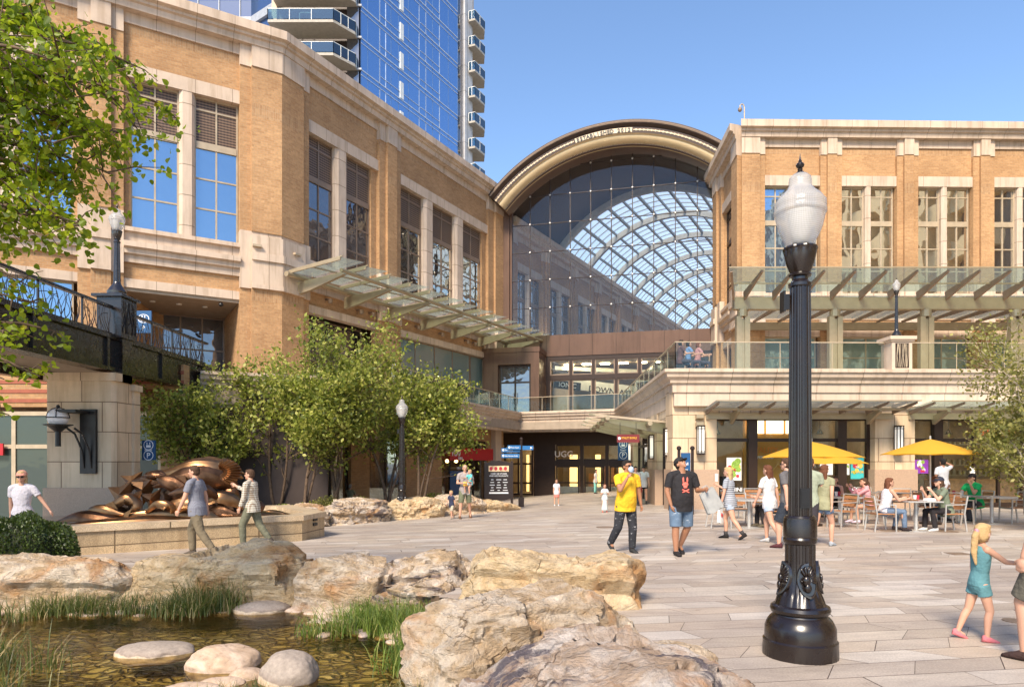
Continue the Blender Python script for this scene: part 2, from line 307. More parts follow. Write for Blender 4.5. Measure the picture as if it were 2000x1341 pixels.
# ---------------- mesh collector ----------------
class MB:
    def __init__(s): s.v = []; s.f = []
    def add(s, vs, fs):
        o = len(s.v); s.v += [tuple(x) for x in vs]; s.f += [tuple(i+o for i in f) for f in fs]; return s
    def box(s, x0, x1, y0, y1, z0, z1):
        if x0 > x1: x0, x1 = x1, x0
        if y0 > y1: y0, y1 = y1, y0
        if z0 > z1: z0, z1 = z1, z0
        return s.add([(x0, y0, z0), (x1, y0, z0), (x1, y1, z0), (x0, y1, z0), (x0, y0, z1), (x1, y0, z1), (x1, y1, z1), (x0, y1, z1)],
            [(0, 3, 2, 1), (4, 5, 6, 7), (0, 1, 5, 4), (1, 2, 6, 5), (2, 3, 7, 6), (3, 0, 4, 7)])
    def beam(s, a, b, w, h, up=V((0, 0, 1)), w2=None, h2=None):
        a = V(a); b = V(b); d = (b-a).normalized(); r = d.cross(up)
        if r.length < 1e-5: r = d.cross(V((0, 1, 0)))
        r.normalize(); u = r.cross(d); vs = []
        for p, ww, hh in ((a, w, h), (b, w2 or w, h2 or h)):
            for sx, sz in ((-1, -1), (1, -1), (1, 1), (-1, 1)): vs.append(p+r*sx*ww/2+u*sz*hh/2)
        return s.add(vs, [(0, 1, 2, 3), (7, 6, 5, 4), (0, 4, 5, 1), (1, 5, 6, 2), (2, 6, 7, 3), (3, 7, 4, 0)])
    def tube(s, pts, rs, n=8, cap=True):
        pts = [V(p) for p in pts]
        if not hasattr(rs, '__len__'): rs = [rs]*len(pts)
        vs = []; fs = []; ref = None
        for i, p in enumerate(pts):
            d = (pts[min(i+1, len(pts)-1)]-pts[max(i-1, 0)])
            d = d.normalized() if d.length > 1e-9 else V((0, 0, 1))
            if ref is None: ref = V((1, 0, 0)) if abs(d.x) < .8 else V((0, 1, 0))
            r = (ref-d*ref.dot(d)).normalized(); ref = r; u = d.cross(r)
            for k in range(n):
                a = 2*math.pi*k/n; vs.append(p+(r*math.cos(a)+u*math.sin(a))*rs[i])
        for i in range(len(pts)-1):
            for k in range(n): fs.append((i*n+k, i*n+(k+1) % n, (i+1)*n+(k+1) % n, (i+1)*n+k))
        if cap: fs.append(tuple(range(n-1, -1, -1))); fs.append(tuple((len(pts)-1)*n+k for k in range(n)))
        return s.add(vs, fs)
    def lathe(s, prof, n=32, c=(0, 0, 0), mod=None):
        vs = []; fs = []
        for i, (r, z) in enumerate(prof):
            for k in range(n):
                a = 2*math.pi*k/n; rr = r*(mod(a, z, i) if mod else 1); vs.append((c[0]+rr*math.cos(a), c[1]+rr*math.sin(a), c[2]+z))
        for i in range(len(prof)-1):
            for k in range(n): fs.append((i*n+k, i*n+(k+1) % n, (i+1)*n+(k+1) % n, (i+1)*n+k))
        fs.append(tuple(range(n-1, -1, -1))); fs.append(tuple((len(prof)-1)*n+k for k in range(n)))
        return s.add(vs, fs)
    def prism(s, poly, z0, z1):
        n_ = len(poly); vs = [(x, y, z0) for x, y in poly]+[(x, y, z1) for x, y in poly]
        return s.add(vs, [tuple(range(n_-1, -1, -1)), tuple(range(n_, 2*n_))]+[(i, (i+1) % n_, n_+(i+1) % n_, n_+i) for i in range(n_)])
    def prismx(s, poly, x0, x1):
        "polygon in y,z swept along x"
        n_ = len(poly); vs = [(x0, y, z) for y, z in poly]+[(x1, y, z) for y, z in poly]
        return s.add(vs, [tuple(range(n_)), tuple(range(2*n_-1, n_-1, -1))]+[(i, n_+i, n_+(i+1) % n_, (i+1) % n_) for i in range(n_)])
    def prismy(s, poly, y0, y1):
        n_ = len(poly); vs = [(x, y0, z) for x, z in poly]+[(x, y1, z) for x, z in poly]
        return s.add(vs, [tuple(range(n_)), tuple(range(2*n_-1, n_-1, -1))]+[(i, n_+i, n_+(i+1) % n_, (i+1) % n_) for i in range(n_)])
    def quad(s, a, b, c, d): return s.add([a, b, c, d], [(0, 1, 2, 3)])
    def ell(s, c, ax, n=12, m=8, rot=None):
        vs = []; fs = []; c = V(c)
        for i in range(m+1):
            t = math.pi*i/m
            for k in range(n):
                a = 2*math.pi*k/n; p = V((ax[0]*math.sin(t)*math.cos(a), ax[1]*math.sin(t)*math.sin(a), ax[2]*math.cos(t)))
                vs.append(c+(rot @ p if rot else p))
        for i in range(m):
            for k in range(n): fs.append((i*n+k, (i+1)*n+k, (i+1)*n+(k+1) % n, i*n+(k+1) % n))
        return s.add(vs, fs)
    def text(s, body, size, origin, rt=(1, 0, 0), up=(0, 0, 1), ext=.004, align='LEFT', sx=1.0, bold=.012):
        cu = bpy.data.curves.new('t', 'FONT'); cu.body = body; cu.size = size; cu.extrude = ext; cu.align_x = align; cu.resolution_u = 2; cu.offset = bold*size
        ob_ = bpy.data.objects.new('t', cu); C.objects.link(ob_); dg = bpy.context.evaluated_depsgraph_get()
        me = bpy.data.meshes.new_from_object(ob_.evaluated_get(dg)); rt = V(rt); up = V(up); nn = rt.cross(up); o = V(origin)
        s.add([o+rt*v.co.x*sx+up*v.co.y+nn*v.co.z for v in me.vertices], [tuple(p.vertices) for p in me.polygons])
        bpy.data.objects.remove(ob_); bpy.data.curves.remove(cu); bpy.data.meshes.remove(me); return s
    def build(s, name, mat, parent=None, frame=None, label=None, smooth=False, world=False):
        me = bpy.data.meshes.new(name); me.from_pydata(s.v, [], s.f); me.materials.append(mat if not isinstance(mat, str) else M[mat])
        bm = bmesh.new(); bm.from_mesh(me); bmesh.ops.recalc_face_normals(bm, faces=bm.faces)
        if smooth == 'auto':
            for e in bm.edges:
                if len(e.link_faces) == 2 and e.calc_face_angle(0) > .42: e.smooth = False
        bm.to_mesh(me); bm.free()
        if smooth: me.polygons.foreach_set('use_smooth', [True]*len(me.polygons))
        o = bpy.data.objects.new(name, me); C.objects.link(o)
        if parent: o.parent = parent
        off = V((0, 0, 0))
        if parent and parent.type == 'EMPTY' and (frame or world): off = parent.location
        if frame: o.location = V(frame[0])-off; o.rotation_euler = (0, 0, frame[1])
        elif world: o.location = -off
        if label: o['label'] = label
        return o
def thing(name, label, cat, loc=(0, 0, 0), rz=0, group=None):
    o = bpy.data.objects.new(name, None); C.objects.link(o); o.location = loc; o.rotation_euler = (0, 0, rz); o.empty_display_size = .3
    return tag(o, label, cat, group)
def tag(o, label, cat, group=None, kind=None):
    if label: o['label'] = label
    if cat: o['category'] = cat
    if group: o['group'] = group
    if kind: o['kind'] = kind
    return o
def kids(o): return [c for c in bpy.data.objects if c.parent == o]
def dup(o, loc=None, rz=None, label=None, group=None, sc=None):
    def cp(x, par):
        c = x.copy(); C.objects.link(c); c.parent = par
        for k in tree_of.get(x.name, []): cp(k, c)
        return c
    tree_of = {}
    for k in bpy.data.objects:
        if k.parent: tree_of.setdefault(k.parent.name, []).append(k)
    r = cp(o, None)
    if loc is not None: r.location = loc
    if rz is not None: r.rotation_euler = (0, 0, rz)
    if label: r['label'] = label
    if group: r['group'] = group
    if sc: r.scale = (sc, sc, sc)
    return r
# ================= structure: ground, stream =================
STREAM = [(-11, 9.2), (-8, 10.0), (-6, 10.5), (-3.2, 10.3), (-1.6, 9.5), (-.5, 8.3), (.2, 7.2), (.35, 6.0), (.6, 4.6), (.8, 3.0), (.8, 1.2), (-11, 1.2)]
def inpoly(x, y, poly):
    c = False; j = len(poly)-1
    for i in range(len(poly)):
        xi, yi = poly[i]; xj, yj = poly[j]
        if (yi > y) != (yj > y) and x < (xj-xi)*(y-yi)/(yj-yi)+xi: c = not c
        j = i
    return c
def lin(a, b, st): return list(np.arange(a, b, st))
xs = [-500, -300, -150, -80, -50]+lin(-36, -11, 2.5)+lin(-11, 2, .12)+lin(2, 14, 1)+lin(14, 40, 3)+[60, 100, 200, 350, 500]
ys = [-500, -300, -150, -80, -40, -20, -10, -4, 0]+lin(1, 11, .12)+lin(11, 64, 1)+[70, 90, 130, 200, 350, 600]
vs = [(x, y, gz(x, y)) for y in ys for x in xs]; fs = []; nx = len(xs)
for j in range(len(ys)-1):
    for i in range(nx-1):
        if not inpoly((xs[i]+xs[i+1])/2, (ys[j]+ys[j+1])/2, STREAM): fs.append((j*nx+i, j*nx+i+1, (j+1)*nx+i+1, (j+1)*nx+i))
g = MB(); g.v = vs; g.f = fs; tag(g.build('plaza_paving', 'paving'), None, None, None, 'structure')
m = MB(); bx = lin(-12, 1.6, .25); by = lin(.6, 11.4, .25); nb = len(bx)
for y in by:
    for x in bx: m.v.append((x, y, -.62+.10*noise.noise(V((x*.6, y*.6, 3)))))
m.f = [(j*nb+i, j*nb+i+1, (j+1)*nb+i+1, (j+1)*nb+i) for j in range(len(by)-1) for i in range(nb-1)]
tag(m.build('stream_bed', 'bed', smooth=True), None, None, None, 'structure')
m = MB()
for a, b in zip(STREAM, STREAM[1:]+STREAM[:1]): m.quad((*a, -.9), (*b, -.9), (*b, -.012), (*a, -.012))
tag(m.build('stream_bank', 'soil'), None, None, None, 'structure')
WZ = -.37
m = MB(); m.add([(-12, .6, WZ), (1.5, .6, WZ), (1.5, 11.3, WZ), (-12, 11.3, WZ)], [(0, 1, 2, 3)]); tag(m.build('water', 'water'), None, None, None, 'structure')

# ================= helpers for buildings =================
def pmx(mb, poly, x0, x1, m0=0, m1=0):
    n_ = len(poly); vs = [(x0+m0*y, y, z) for y, z in poly]+[(x1-m1*y, y, z) for y, z in poly]
    return mb.add(vs, [tuple(range(n_)), tuple(range(2*n_-1, n_-1, -1))]+[(i, n_+i, n_+(i+1) % n_, (i+1) % n_) for i in range(n_)])
def rect(y0, y1, z0, z1): return [(y0, z0), (y1, z0), (y1, z1), (y0, z1)]
def sweep2d(mb, prof, pts, closed=False):
    """closed profile (out,z) swept along a horizontal polyline; 'out' is to the right of travel"""
    pts = [V((p[0], p[1])) for p in pts]; n_ = len(prof); vs = []; k = len(pts)
    for i, p in enumerate(pts):
        d0 = (p-pts[i-1]).normalized() if i > 0 else None; d1 = (pts[i+1]-p).normalized() if i < k-1 else None
        d0 = d0 or d1; d1 = d1 or d0; n0 = V((d0.y, -d0.x)); n1 = V((d1.y, -d1.x)); b = (n0+n1).normalized(); b = b/max(.3, b.dot(n0))
        for o, z in prof: vs.append((p.x+b.x*o, p.y+b.y*o, z))
    fs = [(i*n_+j, i*n_+(j+1) % n_, (i+1)*n_+(j+1) % n_, (i+1)*n_+j) for i in range(k-1) for j in range(n_)]
    fs += [tuple(range(n_)), tuple((k-1)*n_+j for j in range(n_-1, -1, -1))]
    return mb.add(vs, fs)
def window(root, fr, x0, x1, z0, z1, cols, rows, pane, frame='frame_taupe', y=.14, bar=.07, d=.10, name='window', top=None, topmat=None, transom=None, sill_bar=None):
    """rows: list of z for horizontal bars; top: z above which topmat fills; transom (z0,z1) thick bar"""
    f = MB(); f.box(x0, x1, y, y+d, z1-bar, z1); f.box(x0, x1, y, y+d, z0, z0+bar)
    f.box(x0, x0+bar, y-.002, y+d-.002, z0+bar, z1-bar); f.box(x1-bar, x1, y-.002, y+d-.002, z0+bar, z1-bar)
    for c in cols: f.box(c-bar/2, c+bar/2, y+.004, y+d-.004, z0+bar, z1-bar)
    for r in rows: f.box(x0+bar, x1-bar, y+.01, y+d-.01, r-bar/2, r+bar/2)
    if transom: f.box(x0+bar, x1-bar, y-.03, y+d, transom[0], transom[1])
    o = f.build(name, frame, root, fr)
    zt = top if top else z1
    MB().box(x0+bar*.5, x1-bar*.5, y+d*.5, y+d*.5+.02, z0+bar*.5, zt-.01).build('pane', pane, o)
    if top: MB().box(x0+bar*.5, x1-bar*.5, y+d*.5, y+d*.5+.02, top+.01, z1-bar*.5).build('louver' if topmat == 'louver' else 'upper_pane', topmat, o)
    return o
def facade(root, org, ang, L, piers, bays, zb=-1.2, dz=0, m0=0, m1=0, paneidx=None, topmat='louver', frame='frame_taupe', lower=True, cornice=True, wallname='wall'):
    """piers: (x0,x1,m0,m1); bays: (x0,x1,[(wx0,wx1)],[(sx0,sx1)],pane)"""
    fr = (org, ang); Z = lambda z: z+dz
    wall = MB(); st = MB(); sol = MB()
    for (x0, x1, a, b) in piers:
        pmx(wall, rect(-.20, .4, zb, Z(9.66)), x0, x1, a, b); pmx(wall, rect(-.20, .4, Z(12.3), Z(19.9)), x0, x1, a, b)
        w_ = x1-x0; q0 = x0 if a else x0+w_*.28; q1 = x1 if b else x1-w_*.28
        pmx(wall, rect(-.36, -.2, zb, Z(9.66)), q0, q1, a, b); pmx(wall, rect(-.36, -.2, Z(12.3), Z(19.9)), q0, q1, a, b)
        sol = MB(); st = MB(); pmx(sol, rect(-.363, -.36, Z(9.1), Z(9.62)), q0, q1, a, b); sol.build('soldier_course', 'brick_soldier', root, fr); sol = MB(); pmx(sol, rect(-.363, -.36, Z(17.6), Z(18.2)), q0, q1, a, b)
        pmx(st, rect(-.25, .4, Z(19.9), Z(20.85)), x0, x1, a, b); pmx(st, rect(-.41, -.25, Z(19.9), Z(20.85)), q0, q1, a, b)
        st.build('pier_capital', 'stone', root, fr); st = MB(); pmx(st, rect(-.30, .4, Z(9.66), Z(12.3)), x0, x1, a, b); pmx(st, rect(-.46, -.3, Z(9.66), Z(12.1)), q0, q1, a, b)
        pmx(st, rect(-.56, -.46, Z(10.95), Z(11.3)), q0, q1, a, b); pmx(st, rect(-.52, -.46, Z(9.66), Z(9.85)), q0, q1, a, b)
        st.build('pier_base', 'stone', root, fr); sol.build('soldier_course', 'brick_soldier', root, fr)
    for (x0, x1, wins, stones, pane) in bays:
        st = MB(); sol = MB(); wall.box(x0, x1, 0, .4, Z(18.7), Z(20.4)); st.box(x0, x1, -.10, .4, Z(20.4), Z(20.85))
        sol.box(x0, x1, -.003, 0, Z(20.0), Z(20.38))
        st.build('frieze_band', 'stone', root, fr); st = MB(); wall.box(x0, x1, .02, .4, Z(9.5), Z(10.2)); st.box(x0, x1, -.08, .4, Z(11.02), Z(11.72)); st.box(x0, x1, -.26, .4, Z(11.5), Z(11.68))
        pmx(st, [(.4, Z(10.2)), (-.12, Z(10.2)), (-.12, Z(10.5)), (-.28, Z(10.55)), (-.28, Z(10.75)), (-.46, Z(10.8)), (-.46, Z(11.02)), (.4, Z(11.02))], x0, x1)
        st.build('string_course', 'stone', root, fr); sol.build('soldier_course', 'brick_soldier', root, fr)
        ed = sorted([e for w_ in wins for e in w_]+[e for s_ in stones for e in s_]); xw0 = min(a for a, b in wins); xw1 = max(b for a, b in wins)
        if xw0-x0 > .1: wall.box(x0, xw0, .03, .4, Z(11.72), Z(18.7))
        if x1-xw1 > .1: wall.box(xw1, x1, .03, .4, Z(11.72), Z(18.7))
        MB().box(x0-.003, x1+.003, -.14, .35, Z(18.1), Z(18.7)).build('lintel', 'stone', root, fr)
        for (a, b) in stones:
            s = MB(); c = (b-a)*.2; s.prism([(a+c, -.12), (b-c, -.12), (b, 0), (b, .3), (a, .3), (a, 0)], Z(11.7), Z(18.1)); s.build('stone_mullion', 'stone_col', root, fr)
        for (a, b) in wins:
            cols = [(a+b)/2]
            window(root, fr, a, b, Z(11.72), Z(18.1), cols, [Z(13.1), Z(14.45)]+[Z(17.55)], pane, frame, y=.16, top=Z(16.1), topmat=topmat if topmat == 'louver' else pane, transom=(Z(15.8), Z(16.1)))
        # dark backing behind the windows
        if topmat == 'louver' or True: MB().box(x0, x1, .36, .40, Z(11.72), Z(18.7)).build('window_backing', 'frame_dark', root, fr)
        MB().box(x0, x1, -.10, .4, Z(9.12), Z(9.5)).build('lower_lintel', 'stone', root, fr)
    wall.build(wallname, 'brick', root, fr)
    if cornice:
        c = MB(); pmx(c, [(.6, Z(20.85)), (-.46, Z(20.85)), (-.50, Z(21.1)), (-.62, Z(21.14)), (-.62, Z(21.25)), (-.82, Z(21.3)), (-.82, Z(21.7)), (.6, Z(21.7))], 0-0, L, m0, m1)
        c.build('cornice', 'stone', root, fr)

# ================= left brick building =================
CX, CY = -11.1, 32.8
A_d = V((.857, .515, 0)).normalized(); B_d = V((.4725, .881, 0)).normalized()
angA = math.atan2(A_d.y, A_d.x); angB = math.atan2(B_d.y, B_d.x)
LA = 16.0; Aorg = V((CX, CY, 0))-A_d*LA; Borg = V((CX, CY, 0)); LB = 22.3
mt = math.tan((angB-angA)/2)
left = thing('brick_building', 'long brick and cream stone building with tall louvered windows on the left', 'building', (CX, CY, -.4))
xA = lambda t: LA-t
facade(left, Aorg, angA, LA, [(xA(1.75), LA, 0, mt), (xA(8.06), xA(6.4), 0, 0), (xA(14.4), xA(12.7), 0, 0)],
    [(xA(6.4), xA(1.75), [(xA(6.13), xA(4.25)), (xA(3.62), xA(1.77))], [(xA(4.25), xA(3.62))], 'glass_sky'),
     (xA(12.7), xA(8.06), [(xA(12.4), xA(10.6)), (xA(10.0), xA(8.2))], [(xA(10.6), xA(10.0))], 'glass_sky')], m1=mt, frame='frame_tan')
facade(left, Borg, angB, LB, [(0, 1.8, mt, 0), (7.25, 9.2, 0, 0), (19.5, LB, 0, 0)],
    [(1.8, 7.25, [(1.85, 3.83), (4.75, 6.8)], [(3.83, 4.75)], 'glass_dark'),
     (9.2, 19.5, [(9.25, 11.75), (12.8, 15.3), (16.4, 18.95)], [(11.75, 12.8), (15.3, 16.4)], 'glass_wavy')], m0=mt)
frA = (Aorg, angA); frB = (Borg, angB)
# storey behind the bridge: recessed opening with soffit in face A
x0, x1 = xA(6.4), xA(1.75)
MB().box(x0, x1, .0, 5.0, 8.98, 9.118).build('soffit', 'soffit', left, frA)
mm = MB(); mm.box(x0-.3, x0, .4, 5, 4.5, 9.1); mm.box(x1, x1+.3, .4, 5, 4.5, 9.1); mm.prism([(x0, .4), (x0+.1, .4), (x0+1.7, 5), (x0, 5)], 4.5, 8.97); mm.build('recess_wall', 'brick', left, frA)
window(left, frA, x0+1.3, x1, 4.9, 8.97, [x0+2.6, x0+3.6], [7.3, 6.2], 'glass_dark', 'frame_taupe', y=4.2)
MB().box(x0+1.3, x1, 4.5, 4.6, 4.5, 9.0).build('recess_back', 'frame_dark', left, frA)
dl = MB()
for k in range(3): dl.lathe([(.12, 8.94), (.12, 8.985)], 12, (x0+1.2+k*1.1, 1.6, 0))
dl.build('downlight', 'white', left, frA)
window(left, frA, xA(12.5), xA(8.2), 4.9, 9.12, [xA(10.3)], [7.2], 'glass_sky', 'frame_tan', y=.2)
# face B lower storey
window(left, frB, 1.85, 7.2, 4.9, 9.12, [3.6, 5.4], [7.0], 'glass_dark', 'frame_taupe', y=1.0)
window(left, frB, 9.25, 17.6, 6.9, 9.12, [11.2, 13.3, 15.4], [], 'glass_frost', 'frame_taupe', y=.2)
window(left, frB, 9.25, 17.6, 4.9, 6.85, [10.3, 12.4, 14.3, 16.2], [], 'glass_dark', 'frame_brown', y=.24)
window(left, frB, 17.65, 19.45, 4.9, 9.12, [], [6.87], 'glass_frost', 'frame_taupe', y=.2)
MB().box(1.8, 7.25, 1.4, 1.5, 4.4, 9.1).build('shop_backing', 'frame_dark', left, frB)
MB().box(9.2, 19.5, .6, .7, 4.4, 9.1).build('shop_backing', 'frame_dark', left, frB)
# roof and rear masses
rf = MB(); q = [Aorg.xy, V((CX, CY)), (Borg+B_d*LB).xy, (Borg+B_d*LB).xy+V((-16, 8)), Aorg.xy+V((-9, 14))]
inn = [(p_.x-CX, p_.y-CY) for p_ in [q[0]+V((-.2, .5)), q[1]+V((-.3, .5)), q[2]+V((-.5, .3)), q[3], q[4]]]
rf.prism(inn, 20.9+.4, 21.35+.4); rf.build('roof', 'soffit', left)
bw_ = MB(); bw_.prism([(inn[0][0]-.2, inn[0][1]+1.0), (inn[1][0]-.5, inn[1][1]+1.5+4.6), (inn[2][0]-1.2, inn[2][1]+.6), inn[3], inn[4]], -1, 21.2); bw_.build('rear_wall', 'brick', left)
# round flood lights and fittings on B
fit = MB()
for t, z in ((3.2, 10.0), (5.6, 9.9), (6.6, 9.95), (10.9, 9.95), (13.5, 9.95), (16.6, 9.95), (17.6, 9.95), (18.9, 9.9)):
    fit.beam((t, .02, z), (t, -.15, z+.02), .10, .10); fit.lathe([(.10, 0), (.13, .22)], 10, (t+.05, -.25, z-.2))
fit.build('flood_light', 'frame_taupe', left, frB)
mm = MB(); mm.box(LA-1.25, LA-.85, -.62, -.46, 11.55, 11.65); mm.build('wall_light', 'frame_tan', left, frA)
mm = MB(); mm.box(.5, .9, -.62, -.46, 11.55, 11.65); mm.build('wall_light', 'frame_tan', left, frB)

# ground storey under the terrace (runs parallel to face B, nearer)
E0 = V((-.6, 48, 0)); Worg = E0-B_d*30; frW = (Worg, angB); T = lambda t: 30-t
low = thing('ground_floor_shops', 'shaded ground floor of brick walls and dark restaurant windows under the left terrace', 'shopfront', (Worg.x, Worg.y, -.8))
lw = MB(); lw.box(T(11.1), T(7.6), 0, .4, -1.5, 4.4); lw.box(T(2.1), T(0), 0, .4, -1.5, 4.4); lw.box(T(15.6), T(14.2), 0, .4, -1.5, 4.4)
lw.box(T(21), T(11.1), .02, .4, 3.1, 4.4); lw.box(T(7.6), T(2.1), .02, .4, 3.0, 4.4); lw.build('wall', 'brick', low, frW)
window(low, frW, T(21), T(15.6), -.8, 3.1, [T(19.6), T(18.1), T(16.8)], [2.3], 'glass_clear', 'frame_dark', y=.2)
window(low, frW, T(14.2), T(11.1), -.8, 3.1, [T(12.6)], [2.3], 'glass_clear', 'frame_dark', y=.2)
window(low, frW, T(7.6), T(2.1), -.9, 3.0, [T(6.4), T(5.0), T(3.6)], [2.2], 'glass_clear', 'frame_dark', y=.2)
MB().box(T(1.7), T(.9), -.35, 0, -1.5, 4.3).build('tan_column', 'stone_smooth', low, frW)
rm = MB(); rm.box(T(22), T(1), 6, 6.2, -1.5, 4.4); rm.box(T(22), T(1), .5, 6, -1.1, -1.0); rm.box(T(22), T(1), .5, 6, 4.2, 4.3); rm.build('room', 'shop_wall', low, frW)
bl = MB()
for k in range(11): bl.ell((T(20.5-k*.9), 2.0+(k % 3)*.8, 1.9), (.06, .06, .08), 8, 6)
for k in range(5): bl.ell((T(7-k*1.1), 2.2, 1.7), (.10, .10, .12), 8, 6)
bl.build('pendant_bulb', 'warm_glow', low, frW)
sg = MB().box(T(7.5), T(2.3), -.5, -.42, 1.75, 2.5).build('fascia_sign', 'red', low, frW)
MB().text('Rio', .72, (T(7.3), -.51, 2.02), ext=.01).text('GRILL', .22, (T(6.6), -.51, 1.80), ext=.01).build('lettering', 'white_ink', sg)
MB().box(T(6.6), T(4.4), .05, .08, -.6, 1.1).build('window_poster', 'blue_sign', low, frW)
MB().text('DIRECTORY', .2, (T(5.9), .04, 1.2), ext=.004).build('window_lettering', 'white_ink', low, frW)

# ================= terrace =================
TZ = 4.93
EDGE = [(42, 25.23), (5.7, 24.5), (6.75, 43.5), (.45, 46.4), (-2.3, 38.9), (-6.5, 26.9), (-11.25, 25.0)]
terr = thing('terrace', 'raised terrace slab with moulded cream stone edge running round the plaza above the shops', 'terrace', (5.7, 24.5, 0))
deckp = EDGE+[(-14, 25.4), (-11.3, 33.0), (-.7, 52.3), (14.4, 48.4), (14.1, 41.45), (42, 41.9)]
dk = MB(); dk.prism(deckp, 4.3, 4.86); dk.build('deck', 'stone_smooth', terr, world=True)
prof = [(-.5, 4.86), (-.5, TZ+.002), (.34, TZ), (.34, 4.82), (.27, 4.80), (.24, 4.66), (.12, 4.56), (.10, 4.46), (.02, 4.46), (.0, 4.14), (-.06, 4.12), (-.06, 3.66), (-.5, 3.66)]
mo = MB(); sweep2d(mo, prof, EDGE[::-1]); mo.build('moulded_edge', 'stone', terr, world=True)
so = MB(); so.prism([(.55, 46.15), (6.6, 43.5), (14, 48.6), (-.4, 52), (-13, 27), (-11.2, 24.9), (-6.3, 27.2), (-2.5, 38.7)], 3.78, 4.28)
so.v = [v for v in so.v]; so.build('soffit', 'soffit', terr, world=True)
dl = MB()
for k in range(6): dl.lathe([(.11, 3.75), (.11, 3.79)], 12, (-1.2+k*1.3, 46.6-(k*.15), 0))
dl.build('downlight', 'frame_tan', terr, world=True)
def railing(label, pts, skip=None, out=-.22):
    pts = [V((p[0], p[1], 0)) for p in pts]; r = thing('glass_railing', label, 'railing', (pts[0].x, pts[0].y, TZ), group=None)
    cap = MB(); shoe = MB()
    for a, b in zip(pts, pts[1:]):
        d = (b-a).normalized(); L = (b-a).length; n_ = max(1, round(L/1.75)); s = L/n_
        cap.beam(a+V((0, 0, TZ+1.03)), b+V((0, 0, TZ+1.03)), .05, .035); shoe.beam(a+V((0, 0, TZ+.04)), b+V((0, 0, TZ+.04)), .10, .09)
        for k in range(n_):
            g_ = MB(); g_.beam(a+d*(k*s+.012)+V((0, 0, TZ+.55)), a+d*((k+1)*s-.012)+V((0, 0, TZ+.55)), .014, .92); g_.build('glass_panel', 'glass_clear', r, world=True)
            cap.beam(a+d*(k*s)+V((0, 0, TZ)), a+d*(k*s)+V((0, 0, TZ+1.0)), .025, .012, up=V((0, 1, 0)))
    cap.build('handrail', 'frame_tan', r, world=True); shoe.build('base_channel', 'stone_smooth', r, world=True)
PX = 13.85   # pedestal on the terrace edge
railing('clear glass railing along the terrace edge from its corner to the stone lamp pedestal', [(5.85, 24.74), (PX-.45, 24.9)])
railing('clear glass railing on the terrace edge right of the stone lamp pedestal', [(PX+.45, 24.91), (30, 25.23)])
railing('glass railing on the receding side of the terrace above the entrance canopy', [(5.85, 24.74), (6.95, 43.6)])
railing('glass railing on the far curved walkway in front of the bronze doors', [(6.95, 43.62), (.35, 46.75), (-2.5, 39.0), (-6.4, 27.6)])

# ================= right building =================
right = thing('brick_building', 'flat roofed brick and cream stone building with paired tall windows above the cafe terrace', 'building', (13.75, 41.25, 0))
angR = math.atan2(.02, 1); Rorg = V((13.75, 41.25, 0)); frR = (Rorg, angR)
piers = [(0, 1.28, .45, 0)]; bays = []
x = 1.28
for k in range(6):
    a = x; b = x+3.33; mid = (a+b)/2
    bays.append((a, b, [(a+.05, mid-.19), (mid+.19, b-.05)], [(mid-.19, mid+.19)], 'glass_sky' if k == 0 else 'glass_wavy')); piers.append((b, b+1.28, 0, 0)); x = b+1.28
facade(right, Rorg, angR, x, piers, bays, zb=4.0, topmat='pane', frame='frame_tan', m0=.45)
for (a, b, _, _, _) in bays:
    window(right, frR, a+.1, b-.1, 4.95, 9.12, [(a+b)/2], [7.9], 'glass_frost', 'frame_tan', y=.2)
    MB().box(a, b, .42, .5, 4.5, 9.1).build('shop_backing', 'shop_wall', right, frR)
Sd = V((-.075, -1, 0)).normalized(); angS = math.atan2(Sd.y, Sd.x); Sorg = Rorg-Sd*7.3; frS = (Sorg, angS)
facade(right, Sorg, angS, 7.3, [(0, 2.6, 0, 0), (5.6, 7.3, 0, .45)], [(2.6, 5.6, [(2.7, 5.5)], [], 'glass_dark')], zb=4.0, topmat='pane', frame='frame_brown', m1=.45)
rr = MB(); rr.prism([(.4, .5), (x, .9), (x, 14), (6, 14), (.6, 7)], 20.9, 21.45); rr.build('roof', 'soffit', right)
rr = MB(); rr.prism([(.6, .8), (x, 1.0), (x, 14), (6, 14), (.9, 7)], 4.0, 20.9); rr.build('rear_wall', 'shop_wall', right)
# upper canopy on posts
cano = thing('glass_canopy', 'long upper glass canopy with dark fins carried on paired cream posts over the terrace', 'canopy', (11.2, 35, TZ))
bmz = MB(); bmz.box(11.2, 41, 34.8, 35.2, 9.35, 9.95); bmz.build('beam', 'steel_tan', cano, world=True)
bmz = MB(); bmz.box(13.9, 41, 40.6, 40.85, 9.4, 9.85); bmz.build('ledger', 'steel_tan', cano, world=True)
glc = MB(); glc.add([(10.1, 32.2, 10.72), (41, 32.2, 10.72), (41, 34.75, 10.22), (11.2, 34.75, 10.22)], [(0, 1, 2, 3)]); glc.add([(11.4, 35.25, 10.12), (41, 35.25, 10.12), (41, 40.6, 9.98), (13.9, 40.6, 9.98)], [(0, 1, 2, 3)])
glc.build('glass', 'glass_canopy', cano, world=True)
for k in range(20):
    xx = 10.25+k*1.45
    f_ = MB(); f_.beam((xx, 32.3, 10.58), (xx+.9*(k == 0), 34.8, 10.0), .10, .10, h2=.42); f_.build('fin', 'frame_taupe', cano, world=True)
    if k > 0: f_ = MB(); f_.beam((xx+1.0, 35.2, 9.9), (xx+1.0, 40.5, 9.85), .10, .30, h2=.12); f_.build('fin', 'frame_taupe', cano, world=True)
ed = MB(); ed.box(10.1, 41, 32.15, 32.19, 10.68, 10.74); ed.box(10.6, 41, 33.6, 33.64, 10.30, 10.36); ed.build('edge_bar', 'steel_tan', cano, world=True)
